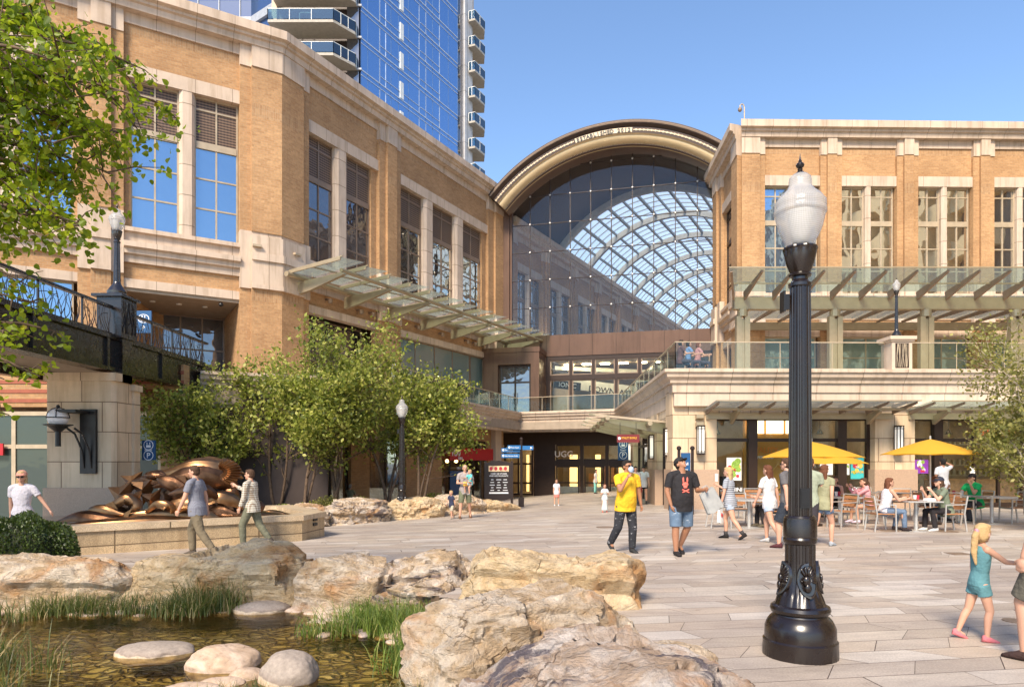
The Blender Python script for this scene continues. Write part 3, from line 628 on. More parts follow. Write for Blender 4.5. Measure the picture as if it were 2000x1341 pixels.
for k in range(6):
    X_ = [11.67, 16.35, 20.95, 25.5, 30.1, 34.6][k]
    p_ = MB(); p_.box(X_-.34, X_-.08, 34.85, 35.15, TZ-.1, 9.0); p_.box(X_+.08, X_+.34, 34.85, 35.15, TZ-.1, 9.0); p_.box(X_-.08, X_+.08, 34.93, 35.07, TZ-.1, 8.9); p_.lathe([(.26, 9.0), (.26, 9.34)], 16, (X_, 35, 0)); p_.build('post', 'steel_tan', cano, world=True)

# ================= lower right shopfronts =================
FY = lambda x_: 24.78+.02*(x_-5.7)
shop = thing('limestone_shopfront', 'ground floor cafe front of pale limestone piers, speckled granite plinths and large brown framed glazing', 'shopfront', (5.87, 24.78, 0))
frL = (V((0, 24.78-.114, 0)), math.atan2(.02, 1))
lim = MB()
for (a, b) in ((5.75, 7.35), (13.1, 14.55), (20.5, 22.0), (27.8, 29.3), (35, 36.5)):
    MB().box(a, b, 0, 1.0, -.2, 4.3).build('limestone_pier', 'limestone', shop, frL); MB().box(a-.06, b+.06, -.08, 1.02, -.3, 1.4).build('granite_plinth', 'granite', shop, frL)
lim.box(7.35, 13.1, .12, .9, 3.28, 4.3); lim.box(14.55, 20.5, .12, .9, 3.28, 4.3); lim.box(22, 27.8, .12, .9, 3.28, 4.3); lim.box(29.3, 35, .12, .9, 3.28, 4.3)
# side: piers facing the entrance
angT = math.atan2(-1, -.06); 
lim.build('limestone_band', 'limestone', shop, frL)
side = MB(); sgr = MB()
def sp(t, w0, w1, z0, z1, mb, t1): 
    o = V((5.76+.06*t, 24.78+t)); o1 = V((5.76+.06*t1, 24.78+t1)); mb.prism([(o.x+w0, o.y), (o.x+w1, o.y), (o1.x+w1, o1.y), (o1.x+w0, o1.y)], z0, z1)
for (a, b) in ((1.02, 1.25), (3.8, 6.6), (12.2, 15.0)):
    sp(a, .0, .8, -1, 4.3, side, b); sp(a-.03, -.08, .85, -1.1, 1.4 if a < 3 else 1.35, sgr, b+.05)
sp(1.0, .06, .8, 3.3, 4.3, side, 18.5)
side.build('side_pier', 'limestone', shop, world=True); sgr.build('side_plinth', 'granite', shop, world=True)
for (a, b) in ((1.28, 3.78), (6.65, 12.15), (15.05, 18.4)):
    o = V((5.9+.06*b, 24.78+b, 0)); n_ = 2 if b-a < 3 else 3
    window(shop, (o, angT), 0, b-a, -.8, 3.3, [(b-a)*j/n_ for j in range(1, n_)], [2.45], 'glass_dark', 'frame_dark', y=.1, bar=.12, name='side_glazing')
def storefront(x0, x1, thick, thin, zt=3.28, zm=2.47, y=.35):
    f = MB(); f.box(x0, x1, y, y+.15, zt-.1, zt); f.box(x0, x1, y+.002, y+.148, zm-.06, zm+.06); f.box(x0, x1, y+.002, y+.15, -.1, .18)
    f.box(x0, x0+.12, y-.004, y+.146, .18, zt-.1); f.box(x1-.12, x1, y-.004, y+.146, .18, zt-.1)
    for t in thick: f.box(t-.16, t+.16, y-.08, y+.16, -.1, zt)
    for t in thin: f.box(t-.04, t+.04, y+.01, y+.14, .18, zt-.1)
    o = f.build('shop_window', 'frame_brown', shop, frL); MB().box(x0+.1, x1-.1, y+.06, y+.08, .1, zt-.05).build('pane', 'glass_clear', o); return o
storefront(7.35, 13.1, [8.77, 12.05], []); storefront(14.55, 20.5, [15.6], [17.0, 17.9, 18.8]); storefront(22, 27.8, [23.4, 26], []); storefront(29.3, 35, [], [])
rm = MB(); rm.box(6.6, 36, 6.5, 6.7, -.3, 4.2); rm.box(6.6, 36, .6, 6.5, -.12, -.05); rm.box(6.6, 36, .6, 6.5, 3.7, 3.8); rm.box(13.6, 13.8, 1.0, 6.5, -.1, 3.8); rm.build('room', 'interior', shop, frL)
MB().box(8.9, 11.2, 1.6, 1.7, .1, 3.6).build('orange_panel', 'orange_wall', shop, frL)
MB().box(7.4, 8.7, 2.6, 2.7, 0, 1.1).build('counter', 'frame_dark', shop, frL)
MB().box(15.9, 19.5, 1.6, 2.4, 0, 1.0).build('counter', 'wood', shop, frL)
ds = MB(); 
for k in range(4): ds.box(15.9, 19.5, 2.9, 3.2, 1.1+k*.42, 1.14+k*.42)
rnd = random.Random(5)
for k in range(4):
    for j in range(16): xx = 16+j*.21+rnd.random()*.06; ds.box(xx, xx+.09, 2.95, 3.1, 1.14+k*.42, 1.30+k*.42+rnd.random()*.1)
ds.build('shelf', 'steel_tan', shop, frL)
lt = MB()
for xx in (8, 9.6, 11.2, 12.6, 15.5, 17, 18.5, 19.6, 24, 26): lt.lathe([(.16, 3.66), (.16, 3.695)], 12, (xx, 2.0, 0)); lt.lathe([(.16, 3.66), (.16, 3.695)], 12, (xx, 4.6, 0))
lt.build('ceiling_light', 'light_glow', shop, frL)
MB().text('VITALITY', .30, (9.05, 1.57, 2.02), ext=.01, sx=.95).build('wall_lettering', simple('orange_ink', (.75, .22, .03), .5), shop, frL)
MB().text('SUPERFOOD', .14, (9.25, 1.57, 1.80), ext=.01).build('wall_lettering', 'white_ink', shop, frL)
MB().text('COFFEE', .20, (12.42, .33, .62), ext=.004).build('window_lettering', 'white_ink', shop, frL)
MB().text('PANINI', .20, (7.75, .33, .60), ext=.004).build('window_lettering', 'white_ink', shop, frL)
MB().text('BAKERY', .40, (16.95, .1, 2.62), ext=.02).build('sign_lettering', simple('orange_sign', (.80, .16, .04), .5), shop, frL)
mb_ = MB()
for k in range(3): mb_.box(9.0+k*.75, 9.65+k*.75, 1.52, 1.56, 2.75, 3.25)
mb_.build('menu_board', emit('menu_glow', (1, .85, .6), 1.5), shop, frL)
gp_ = MB()
for (xa, za, xb, zb2) in ((8.95, .2, 10.2, 1.6), (10.2, 1.6, 11.1, .5), (9.6, .1, 10.9, 1.3), (9.0, 1.2, 9.9, .2), (10.4, .1, 11.1, 1.5)): gp_.beam((xa, 1.55, za), (xb, 1.55, zb2), .03, .14, up=V((0, 1, 0)))
gp_.build('panel_pattern', simple('gold_pattern', (.72, .42, .12), .5), shop, frL)
rs_ = random.Random(12)
for (xa, xb, yy, hh) in ((11.3, 13.0, 3.2, 1.9), (7.5, 8.7, 4.4, 2.0), (22.4, 27, 3.2, 2.0)):
    sh_ = MB(); it = MB()
    for k in range(5): sh_.box(xa, xb, yy, yy+.35, .25+k*hh/5, .28+k*hh/5)
    for xx in (xa, xb): sh_.box(xx-.03, xx+.03, yy-.01, yy+.36, 0, hh+.3)
    for k in range(5):
        xx = xa+.1
        while xx < xb-.15: ww = rs_.uniform(.06, .16); it.box(xx, xx+ww, yy+.05, yy+.25, .28+k*hh/5, .28+k*hh/5+rs_.uniform(.1, .28)); xx += ww+rs_.uniform(.02, .12)
    sh_.build('display_rack', 'wood', shop, frL); it.build('display_goods', simple('goods_mixed', (.45, .36, .26), .6, var=.8, sc=7) if 'goods_mixed' not in bpy.data.materials else bpy.data.materials['goods_mixed'], shop, frL)
pl_ = MB()
for xx in (8.2, 9.4, 10.6, 12.3, 15.2, 17.5, 19.0): pl_.tube([(xx, 2.6, 3.7), (xx, 2.6, 2.95)], .01, 4); pl_.lathe([(.05, 2.95), (.14, 2.78), (.13, 2.77)], 12, (xx, 2.6, 0))
pl_.build('pendant_lamp', 'frame_dark', shop, frL)
def poster(x0, x1, z0, z1, label, bgm, blobs=None, lines=None, y=.36):
    t = MB().box(x0, x1, y-.03, y-.015, z0, z1).build('poster', bgm, shop, frL, label=label); rr_ = random.Random(int(x0*100))
    w_, h_ = x1-x0, z1-z0
    for nm_, mt_, r_, n_ in blobs or []:
        b_ = MB()
        for i in range(n_):
            r2 = r_*(.7+.6*rr_.random()); cx = x0+r2+rr_.random()*(w_-2*r2); cz = z0+r2+rr_.random()*(h_-2*r2)
            b_.add([(cx+r2*math.cos(a), y-.033-i*.0008, cz+r2*math.sin(a)) for a in [j*math.pi/6 for j in range(12)]], [tuple(range(12))])
        b_.build(nm_, mt_, t)
    for (s_, sz, zz, mt_) in lines or []: MB().text(s_, sz, ((x0+x1)/2, y-.046, zz), ext=.002, align='CENTER').build('lettering', mt_, t)
green_i = simple('salad_green', (.25, .40, .06), .6, var=.5, sc=30); red_i = simple('berry_red', (.45, .03, .05), .6, var=.3, sc=20); teal_i = simple('teal_print', (.05, .42, .42), .5); gold_i = simple('gold_print', (.75, .5, .1), .5); purple_i = simple('purple_print', (.22, .04, .35), .5)
poster(7.82, 8.36, 1.0, 1.83, 'backlit poster of salad bowls and berries', emit('poster_white', (.8, .75, .65), .08), [('print', green_i, .12, 6), ('print', red_i, .05, 6), ('print', gold_i, .09, 4)])
poster(12.38, 12.86, 1.05, 1.82, 'teal poster reading SAVOR THE FLAVOR', teal_i, [('print', red_i, .09, 4), ('print', gold_i, .08, 4), ('print', green_i, .08, 3)], [('SAVOR', .145, 1.60, 'yellow_fabric'), ('THE', .08, 1.46, 'white_ink'), ('FLAVOR', .125, 1.26, 'yellow_fabric')])
poster(11.25, 11.72, 1.2, 1.80, 'white menu sheet', 'white', None, [('MENU', .07, 1.68, green_i), ('- - - - -', .07, 1.5, 'black'), ('- - - - -', .07, 1.4, 'black'), ('- - - - -', .07, 1.3, 'black')])
poster(12.22, 12.33, 1.2, 1.75, 'narrow white drink poster', 'white', [('print', green_i, .04, 2)])
poster(14.75, 15.25, 1.25, 1.75, 'purple and white poster with bowls of salad', purple_i, [('print', green_i, .08, 3), ('print', 'white', .09, 3), ('print', red_i, .05, 3)])
poster(16.8, 16.98, 1.25, 1.5, 'small white notice', 'white')
# lower canopies
def small_canopy(label, x0, x1, n_, z=3.62):
    c = thing('glass_canopy', label, 'canopy', (x0, FY(x0), z), group=None)
    g_ = MB(); y0 = FY(x0)-1.6; y1 = FY(x0)-.05
    g_.add([(x0, y0, z+.12), (x1, y0, z+.12), (x1, y1, z-.08), (x0, y1, z-.08)], [(0, 1, 2, 3)]); g_.build('glass', 'glass_canopy', c, world=True)
    f = MB(); f.tube([(x0+.1, y0+.75, z-.12), (x1-.1, y0+.75, z-.12)], .05, 10); f.box(x0+.1, x1-.1, y1-.03, y1+.02, z-.42, z-.2); f.box(x0, x1, y0-.02, y0+.02, z+.09, z+.13); f.build('support_pipe', 'steel_tan', c, world=True)
    for k in range(n_):
        xx = x0+.12+(x1-x0-.24)*k/(n_-1); b_ = MB(); b_.beam((xx, y0+.05, z+.05), (xx, y1, z-.18), .05, .07, h2=.14); b_.build('fin', 'frame_taupe', c, world=True)
    for k in range(2 if n_ < 8 else 3):
        xx = x0+1.0+(x1-x0-2)*k/(1 if n_ < 8 else 2); b_ = MB(); b_.beam((xx, y0+.7, z-.16), (xx, y1+.05, z-.46), .10, .10, h2=.30); b_.build('bracket', 'steel_tan', c, world=True)
small_canopy('low glass canopy with tan brackets over the cafe windows behind the large lamp post', 6.85, 13.75, 8)
small_canopy('low glass canopy over the shop entrance behind the right hand aspen tree', 14.2, 20.5, 7)
# wall fittings
def sconce(x_, y_, z_, rz, label):
    s = thing('wall_lantern', label, 'wall light', (x_, y_, z_), rz, 'tall rectangular wall lanterns')
    MB().box(-.11, .11, -.16, -.02, -.46, .46).build('diffuser', 'sconce_glass', s)
    f = MB()
    for a in (-.13, -.012, .105): f.box(a, a+.025, -.19, -.16, -.5, .5)
    for z in (-.52, .40, .50, -.42): f.box(-.14, .14, -.195, 0, z, z+.022)
    f.box(-.14, .14, -.02, 0, -.5, .5); f.build('cage', 'frame_dark', s)
sconce(6.72, FY(6.7)-.12, 2.45, 0, 'tall wall lantern on the limestone pier left of the cafe window')
sconce(13.85, FY(13.9)-.12, 2.45, 0, 'tall wall lantern on the limestone pier above the yellow umbrella')
sconce(5.82, 25.65, 2.4, -math.pi/2, 'tall wall lantern on the side of the corner pier by the entrance door')
sconce(6.0, 29.4, 2.3, -math.pi/2, 'tall wall lantern in the middle of the receding entrance side')
sconce(6.45, 37.6, 2.15, -math.pi/2, 'farthest tall wall lantern beside the blue parking sign')
bs = Borg+B_d*20.9+V((.881, -.4725, 0))*.38
sconce(bs.x, bs.y, 6.9, angB, 'wall lantern on the brick pier beside the bronze vestibule')
bs = Borg+B_d*8.2+V((.881, -.4725, 0))*.38
sconce(bs.x, bs.y, 6.9, angB, 'wall lantern on the brick pier above the planter trees')
for z, lb in ((3.25, 'small square speaker box high on the corner limestone pier'), (2.62+.35, 'small flood light below the speaker box on the corner pier')):
    s = tag(MB().prismx([(0, -.09), (0, .09), (-.2, .12), (-.2, -.02)], -.13, .13).build('wall_box', 'steel_tan', label=lb), None, 'wall fitting'); s.location = (6.7, FY(6.7), z)

# ================= arch and glazed galleria =================
Lp = V((-.73, 51.9, 0)); ar = V((.971, -.239, 0)).normalized(); angP = math.atan2(ar.y, ar.x); frP = (Lp, angP)
gal = thing('galleria', 'tall arched glass entrance hall with bronze surround and barrel skylight between the brick buildings', 'building', (Lp.x, Lp.y, -.8))
SC, ZC = 8.8, 13.05
def arc_sweep(mb, prof, a0, a1, n_=72):
    k = len(prof); 
    vs = [];
    for i in range(n_+1):
        a = a0+(a1-a0)*i/n_
        for r, y in prof: vs.append((SC+r*math.cos(a), y, ZC+r*math.sin(a)))
    fs = [(i*k+j, i*k+(j+1) % k, (i+1)*k+(j+1) % k, (i+1)*k+j) for i in range(n_) for j in range(k)]+[tuple(range(k)), tuple(n_*k+j for j in range(k-1, -1, -1))]
    return mb.add(vs, fs)
a0, a1 = R(40), R(140)
arc_sweep(MB(), [(11.58, -2.35), (11.75, -2.5), (12.0, -2.5), (12.02, -2.3), (11.85, 2.5), (11.5, 2.5), (11.5, -2.0)], a0, a1).build('outer_rim', 'frame_brown', gal, frP, smooth='auto')
arc_sweep(MB(), [(11.78, -2.53), (11.86, -2.56), (11.92, -2.52)], a0, a1).build('rim_bead', 'frame_taupe', gal, frP)
arc_sweep(MB(), [(11.14, -2.28), (11.58, -2.30), (11.58, -2.0), (11.14, -2.0)], a0, a1).build('dotted_band', 'frame_brown', gal, frP)
cove = [(11.14, -2.33), (11.14, -1.9), (10.6, -1.4)]+[(10.6+.08, -1.62)]+[(10.68+.38*(1-math.cos(t)), -1.68-.5*math.sin(t)) for t in [R(x_) for x_ in (0, 20, 40, 60, 80, 90)]]
arc_sweep(MB(), cove, a0, a1, 96).build('cream_cove', simple('gold_cove', (.60, .46, .27), .3, .25, var=.05), gal, frP, smooth='auto')
jo = MB()
for i in range(26):
    a = a0+(a1-a0)*(i+.5)/26
    for r0_, r1_, y0_, y1_ in ((10.66, 10.80, -1.76, -1.98), (10.80, 11.1, -1.98, -2.2), (11.1, 11.15, -2.2, -2.36)):
        jo.beam((SC+r0_*math.cos(a), y0_, ZC+r0_*math.sin(a)), (SC+r1_*math.cos(a), y1_, ZC+r1_*math.sin(a)), .025, .02, up=V((0, 1, 0)))
jo.build('panel_joint', 'frame_taupe', gal, frP)
arc_sweep(MB(), [(10.62, -1.72), (10.62, -1.0), (10.75, .15), (11.5, .15), (11.5, -1.72)], a0, a1).build('reveal', 'bronze_panel', gal, frP, smooth='auto')
dots = MB(); rr2 = 11.36
for i in range(150):
    a = a0+(a1-a0)*(i+.5)/150; dg_ = math.degrees(a)
    if 84.5 < dg_ < 105.5: continue
    c = (SC+rr2*math.cos(a), -2.31, ZC+rr2*math.sin(a)); rad = .075 if i % 2 else .05
    dots.add([(c[0]+rad*math.cos(t), -2.32, c[2]+rad*math.sin(t)) for t in [j*math.pi/5 for j in range(10)]], [tuple(range(10))])
for i in range(170):
    a = a0+(a1-a0)*(i+.5)/170; rr3 = 10.66; dots.add([(SC+rr3*math.cos(a)+.035*math.cos(t), -1.725, ZC+rr3*math.sin(a)+.035*math.sin(t)) for t in [j*math.pi/3 for j in range(6)]], [tuple(range(6))])
dots.build('medallions', 'frame_tan', gal, frP)
txt = 'ESTABLISHED 2012'; let = MB()
arc_sweep(MB(), [(11.2, -2.31), (11.52, -2.31), (11.52, -2.29), (11.2, -2.29)], R(85), R(105), 20).build('name_band', 'frame_tan', gal, frP)
for i, ch in enumerate(txt):
    if ch == ' ': continue
    a = R(104-i*1.2); ra = V((math.cos(a), 0, math.sin(a))); tg = V((math.sin(a), 0, -math.cos(a)))
    let.text(ch, .36, V((SC, -2.325, ZC))+ra*11.23, rt=tg, up=ra, ext=.012, align='CENTER', bold=.04)
let.build('lettering', 'black', gal, frP)
# glass wall with mullions, nodes
Rg = 10.72; z0 = 10.95; s0 = .62; s1 = 15.3
gl = MB(); pl = [(s0, z0), (s1, z0)]
for i in range(61):
    a = R(25)+R(130)*i/60; s_ = SC+Rg*math.cos(a); z_ = ZC+Rg*math.sin(a)
    if s0 <= s_ <= s1: pl.append((s_, z_))
pl.append((s0, ZC+math.sqrt(Rg**2-(SC-s0)**2))); gl.prismy(pl, 0, .02)
gw = gl.build('glass_wall', 'glass_arch', gal, frP)
mu = MB(); nd = MB(); S_ = [.65+1.50*k for k in range(10)]; zr = [10.95+2.07*k for k in range(7)]
for s_ in S_:
    zt = ZC+math.sqrt(max(0, Rg**2-(SC-s_)**2)); mu.box(s_-.03, s_+.03, -.03, .10, z0, zt)
    for z_ in zr[1:]:
        if z_ < zt-.1: nd.ell((s_, -.07, z_), (.075, .05, .075), 10, 6)
for z_ in zr[1:]:
    hw = math.sqrt(max(0, Rg**2-(z_-ZC)**2)) if z_ > ZC else 99
    mu.box(max(s0, SC-hw), min(s1, SC+hw), -.028, .07, z_-.022, z_+.022)
mu.build('mullion_grid', 'frame_dark', gal, frP); nd.build('glazing_node', 'alu', gal, frP)
# bronze jamb, beam, portal
jb = MB(); jb.box(-.5, s0, -.35, .6, 9.4, 19.9); jb.box(s0, s0+.16, -.15, .3, 9.4, 20.2); jb.box(s0+.0, s1+.5, -.16, .5, 9.4, 10.95); jb.box(-.9, s0-.02, -.35, .6, 3.9, 9.4)
jb.box(SC-9.6, SC-8.2, -.36, 1.0, 19.9, 21.4)
jb.build('bronze_surround', 'bronze_panel', gal, frP)
vb = MB(); vb.box(-.75, .35, -2.6, -.36, 4.5, 9.4); vb.box(2.75, 3.35, -2.6, -.17, 4.5, 9.4); vb.box(.35, 2.75, -2.6, -.2, 8.55, 9.4); vb.box(-.8, 3.4, -2.65, -.15, 9.4, 9.75); vb.build('vestibule', 'bronze_panel', gal, frP)
window(gal, frP, .4, 2.7, 4.95, 8.5, [1.55], [7.3], 'glass_dark', 'frame_brown', y=-2.3, bar=.12, name='terrace_door')
hd = MB()
for a in (1.42, 1.68): hd.tube([(a, -2.36, 5.8), (a, -2.44, 5.85), (a, -2.44, 6.5), (a, -2.36, 6.55)], .02, 6)
hd.build('door_handle', 'alu', gal, frP)
for i in range(7):
    a = 3.65+1.65*i; 
    for (za, zb_, rw) in ((8.0, 9.1, []), (5.0, 7.65, [])): window(gal, frP, a, a+1.45, za, zb_, [], rw, 'glass_clear', 'frame_taupe', y=-.02, bar=.08, name='portal_window')
pf = MB(); pf.box(3.35, 3.65, -.12, .3, 4.5, 9.4); pf.box(3.65, 15.5, -.10, .3, 9.1, 9.4); pf.box(3.65, 15.5, -.12, .3, 7.65, 8.0); pf.box(3.65, 15.5, -.1, .3, 4.5, 5.0)
for i in range(7): a = 3.65+1.65*i+1.45; pf.box(a, a+.2, -.11, .28, 5.0, 7.65); pf.box(a, a+.2, -.11, .28, 8.0, 9.1)
pf.build('portal_frame', 'frame_brown', gal, frP)
# ground level doors below
gd = MB(); gd.box(-.1, 15, -.9, -.6, 2.9, 3.8); gd.box(-.1, .3, -.9, -.6, -1.2, 2.9); gd.box(2.6, 4.2, -.9, -.6, -1.2, 2.9); gd.box(4.2, 15, -.88, -.6, 1.35, 1.75)
for a in (6.0, 7.8, 9.6): gd.box(a, a+.25, -.9, -.62, -1.2, 2.9)
gd.build('ground_portal_frame', 'frame_brown', gal, frP)
window(gal, frP, .35, 2.55, -.8, 2.9, [1.45], [1.5, .1], 'glass_clear', 'frame_dark', y=-.85, bar=.14, name='entrance_door')
window(gal, frP, 4.25, 5.95, -.8, 1.35, [], [.15], 'glass_clear', 'frame_dark', y=-.85, bar=.10, name='shop_door'); window(gal, frP, 6.3, 7.75, -.8, 1.35, [], [.15], 'glass_clear', 'frame_dark', y=-.85, bar=.10, name='shop_door'); window(gal, frP, 8.1, 9.55, -.8, 1.35, [], [.15], 'glass_clear', 'frame_dark', y=-.85, bar=.10, name='shop_door')
window(gal, frP, 4.25, 9.6, 1.75, 2.9, [6.1, 7.9], [], 'glass_clear', 'frame_dark', y=-.82, bar=.10, name='transom_window')
MB().text('UGG', .62, (4.15, -.93, 2.0), ext=.02).build('shop_lettering', 'white_ink', gal, frP)
ir = MB(); ir.box(-.1, 14, 7, 7.2, -1.2, 3.7); ir.box(-.1, 14, -.5, 7, -.95, -.85); ir.box(-.1, 14, -.5, 7, 3.5, 3.6); ir.box(-1.2, -1.0, -.5, 7, -1, 3.6); ir.box(-1, 14, 7.01, 7.1, -1, 3.6); ir.box(3.2, 3.4, -.5, 7, -1, 3.6); ir.box(14, 14.2, -.5, 7, -1.2, 3.6); ir.build('ground_room', 'interior', gal, frP)
gi = MB()
for k in range(6): gi.box(4.6+k*1.4, 5.2+k*1.4, 1.5, 1.8, 3.40, 3.47); gi.box(.6+k*.1, 1.2+k*.1, 2+k, 2.2+k, 3.40, 3.47)
gi.build('ceiling_light', 'light_glow', gal, frP)
wp_ = MB()
for (a, b) in ((.5, .8), (1.15, 1.35), (1.9, 2.3), (4.6, 5.2), (6.6, 7.0), (8.4, 9.0)): wp_.box(a, b, 3.2, 3.3, -.7, 2.2)
wp_.build('lit_panel', emit('panel_glow', (1, .62, .22), 1.2), gal, frP)
sh = MB()
for k in range(7): sh.box(4.5+k*1.25, 5.3+k*1.25, 5.8, 6.9, -.8, .2+.5*(k % 3))
sh.build('shop_display', 'wood', gal, frP)
ks = MB(); l2 = MB()
for k in range(6): l2.box(4.2+k*1.4, 4.9+k*1.4, 3.0, 3.3, 9.15, 9.2)
l2.build('ceiling_light', 'light_glow', gal, frP)
ks = MB(); ks.box(3.4, 14, 1.0, 1.3, -.85, -.2); ks.build('shop_counter', 'white', gal, frP)
# upper interior: shop fascia bands, floor and signs
up = MB(); up.box(-6, 15, .3, 20, 4.6, 4.9); up.build('upper_floor', 'stone_smooth', gal, frP)
uw = MB(); uw.box(-3, 15, 9.0, 9.2, 4.9, 9.3); uw.box(3.7, 15, .6, 9, 9.25, 9.35); uw.build('upper_shop_wall', 'interior', gal, frP)
ub = MB(); ub.beam((3.4, 3.2, 7.9), (14.5, 6.5, 6.6), .2, .8); ub.beam((3.4, 3.3, 9.0), (14.5, 6.6, 8.6), .2, .3); ub.build('sign_band', 'white', gal, frP)
dirb = V((11.1, 3.3, -1.3)).normalized(); upb = V((0, 1, 0)).cross(dirb); upb = dirb.cross(V((0, 1, 0))).normalized(); upb = upb if upb.z > 0 else -upb
MB().beam(V((3.4, 3.0, 7.72)), V((5.4, 3.6, 7.50)), .06, .62).build('sign_board', 'frame_dark', gal, frP); MB().text('IONIC', .50, V((3.75, 2.93, 7.52)), rt=dirb, up=upb, ext=.02).build('shop_lettering', 'white_ink', gal, frP)
MB().text('DOWNEAST', .62, V((6.0, 3.55, 7.15)), rt=dirb, up=upb, ext=.02).build('shop_lettering', 'frame_dark', gal, frP)
# interior wall, continuing face B, seen through the arch
Iorg = Lp+V((.1, .7, 0))+B_d*.4
piersI = []; baysI = []; x = 0
for k in range(14):
    piersI.append((x, x+1.5, 0, 0)); a = x+1.5; b = a+4.6; mid = (a+b)/2; baysI.append((a, b, [(a+.1, mid-.3), (mid+.3, b-.1)], [(mid-.3, mid+.3)], 'glass_dark')); x = b
facade(gal, Iorg, angB, x, piersI, baysI, zb=4.7, dz=-1.35, topmat='pane', wallname='inner_wall')
pd = V((.881, -.4725, 0))  # across the hall
rw = MB(); rorg = Iorg+pd*17.0
rw.box(9, x, -.4, 0, 4.7, 20.2); rw.build('inner_wall', 'brick', gal, (rorg, angB))
hf = MB(); hf.box(-2, x, -17.2, -.1, 4.5, 4.88); hf.build('hall_floor', 'stone_smooth', gal, (Iorg, angB))
ew = MB(); ew.box(x, x+.4, -17.5, .2, 4.7, 25); ew.build('end_wall', 'stone_smooth', gal, (Iorg, angB))
# barrel: opaque first length then ribbed skylight
Rv, zc, hw = 10.9, 13.6, 8.35; aa = math.acos(hw/Rv)
def vpt(t, a, r=Rv): 
    w_ = hw-r*math.cos(a) if False else hw+r*math.cos(a); return Iorg+B_d*t+pd*w_+V((0, 0, zc+r*math.sin(a)))
NA = 28; angs = [math.pi-aa-(math.pi-2*aa)*i/NA for i in range(NA+1)]
ob_ = MB(); vs = []
for a in angs:
    w_ = hw+Rv*math.cos(a); ts = (.15+.2485*w_)/.968+.0
    for t_, r_ in ((ts, Rv), (9.6, Rv), (9.6, Rv+.3), (ts, Rv+.3)): vs.append(vpt(t_, a, r_))
ob_.add(vs, [(i*4+j, i*4+(j+1) % 4, (i+1)*4+(j+1) % 4, (i+1)*4+j) for i in range(NA) for j in range(4)]); ob_.build('roof_shell', 'frame_brown', gal, world=True)
sk = MB(); T0, T1 = 9.6, x
vs = [vpt(t_, a) for a in angs for t_ in (T0, T1)]; sk.add(vs, [(2*i, 2*i+1, 2*i+3, 2*i+2) for i in range(NA)]); sk.build('skylight_glass', 'glass_skylight', gal, world=True)
rb = MB()
tt = T0
while tt < T1:
    for i in range(NA):
        rb.beam(vpt(tt, angs[i], Rv-.28), vpt(tt, angs[i+1], Rv-.28), .38, .5, up=V((0, 0, 1)) if 3 < i < NA-3 else B_d.cross(vpt(tt, angs[i])-vpt(tt, angs[i+1])))
    tt += 6.6
rb.build('main_rib', simple('rib_grey', (.36, .36, .34), .5), gal, world=True)
pu = MB()
for i in range(0, NA+1, 2): pu.beam(vpt(T0, angs[i], Rv-.10), vpt(T1, angs[i], Rv-.10), .13 if i % 4 else .2, .2)
tt = T0+1.1
while tt < T1:
    for i in range(NA): pu.beam(vpt(tt, angs[i], Rv-.04), vpt(tt, angs[i+1], Rv-.04), .07, .08)
    tt += 1.1
pu.build('skylight_bars', simple('bar_grey', (.25, .27, .28), .5), gal, world=True)

# ================= big canopy along face B =================
cn = thing('glass_canopy', 'long sawtooth glass canopy on tan brackets along the left brick building', 'canopy', (CX, CY, 10.4))
frC = frB; zc_ = 10.45
pipe = MB(); pipe.tube([(-.2, -.75, zc_), (22.6, -.75, zc_)], .13, 12); pipe.build('rear_pipe', 'steel_tan', cn, frC)
pipe = MB(); pipe.tube([(.9, -3.1, zc_+.12), (22.9, -3.1, zc_+.12)], .10, 12); pipe.build('front_pipe', 'steel_tan', cn, frC)
for k in range(7):
    t = .9+3.4*k; b = MB(); b.prismx([(-.3, zc_-.75), (-.3, zc_-.15), (-3.3, zc_-.02), (-3.35, zc_-.12), (-1.2, zc_-.62)], t-.09, t+.09); b.build('bracket', 'steel_tan', cn, frC)
for k in range(13):
    t = .1+1.75*k; t1 = t+1.72
    g_ = MB(); g_.add([(t, -.5, zc_+.20), (t1, -.5, zc_+.34), (t1, -3.75, zc_+.62), (t, -3.75, zc_+.44)], [(0, 1, 2, 3)]); g_.build('glass_pane', 'glass_canopy', cn, frC)
    b = MB(); b.beam((t, -.5, zc_+.14), (t, -3.78, zc_+.36), .07, .13); b.beam((t+.1, -.5, zc_+.26), (t+.1, -3.82, zc_+.50), .05, .05); b.beam((t, -2.0, zc_+.22), (t1, -2.0, zc_+.36), .05, .05); b.build('cross_bar', 'steel_tan', cn, frC)

# entrance canopy: stepped glass leaves on the side wall
ec = thing('glass_canopy', 'small stepped glass canopy over the entrance on the terrace side', 'canopy', (5.8, 27, 3.2))
for k in range(4):
    y0 = 26.2+k*2.6; z = 3.05+.0*k; g_ = MB(); X0 = 5.85+.06*(y0-24.5)
    g_.add([(X0, y0, z+.15), (X0, y0+2.3, z+.30), (X0-2.8, y0+2.3, z+.62), (X0-2.8, y0, z+.42)], [(0, 1, 2, 3)]); g_.build('glass_pane', 'glass_canopy', ec, world=True)
    b = MB()
    for j in range(4): b.beam((X0, y0+j*.75, z+.12+j*.05), (X0-2.8, y0+j*.75, z+.40+j*.06), .05, .08)
    b.build('cross_bar', 'frame_tan', ec, world=True)
    b = MB(); b.beam((X0, y0+.6, z-.12), (X0-2.5, y0+.6, z+.26), .14, .42, h2=.12); b.build('bracket', 'steel_tan', ec, world=True)
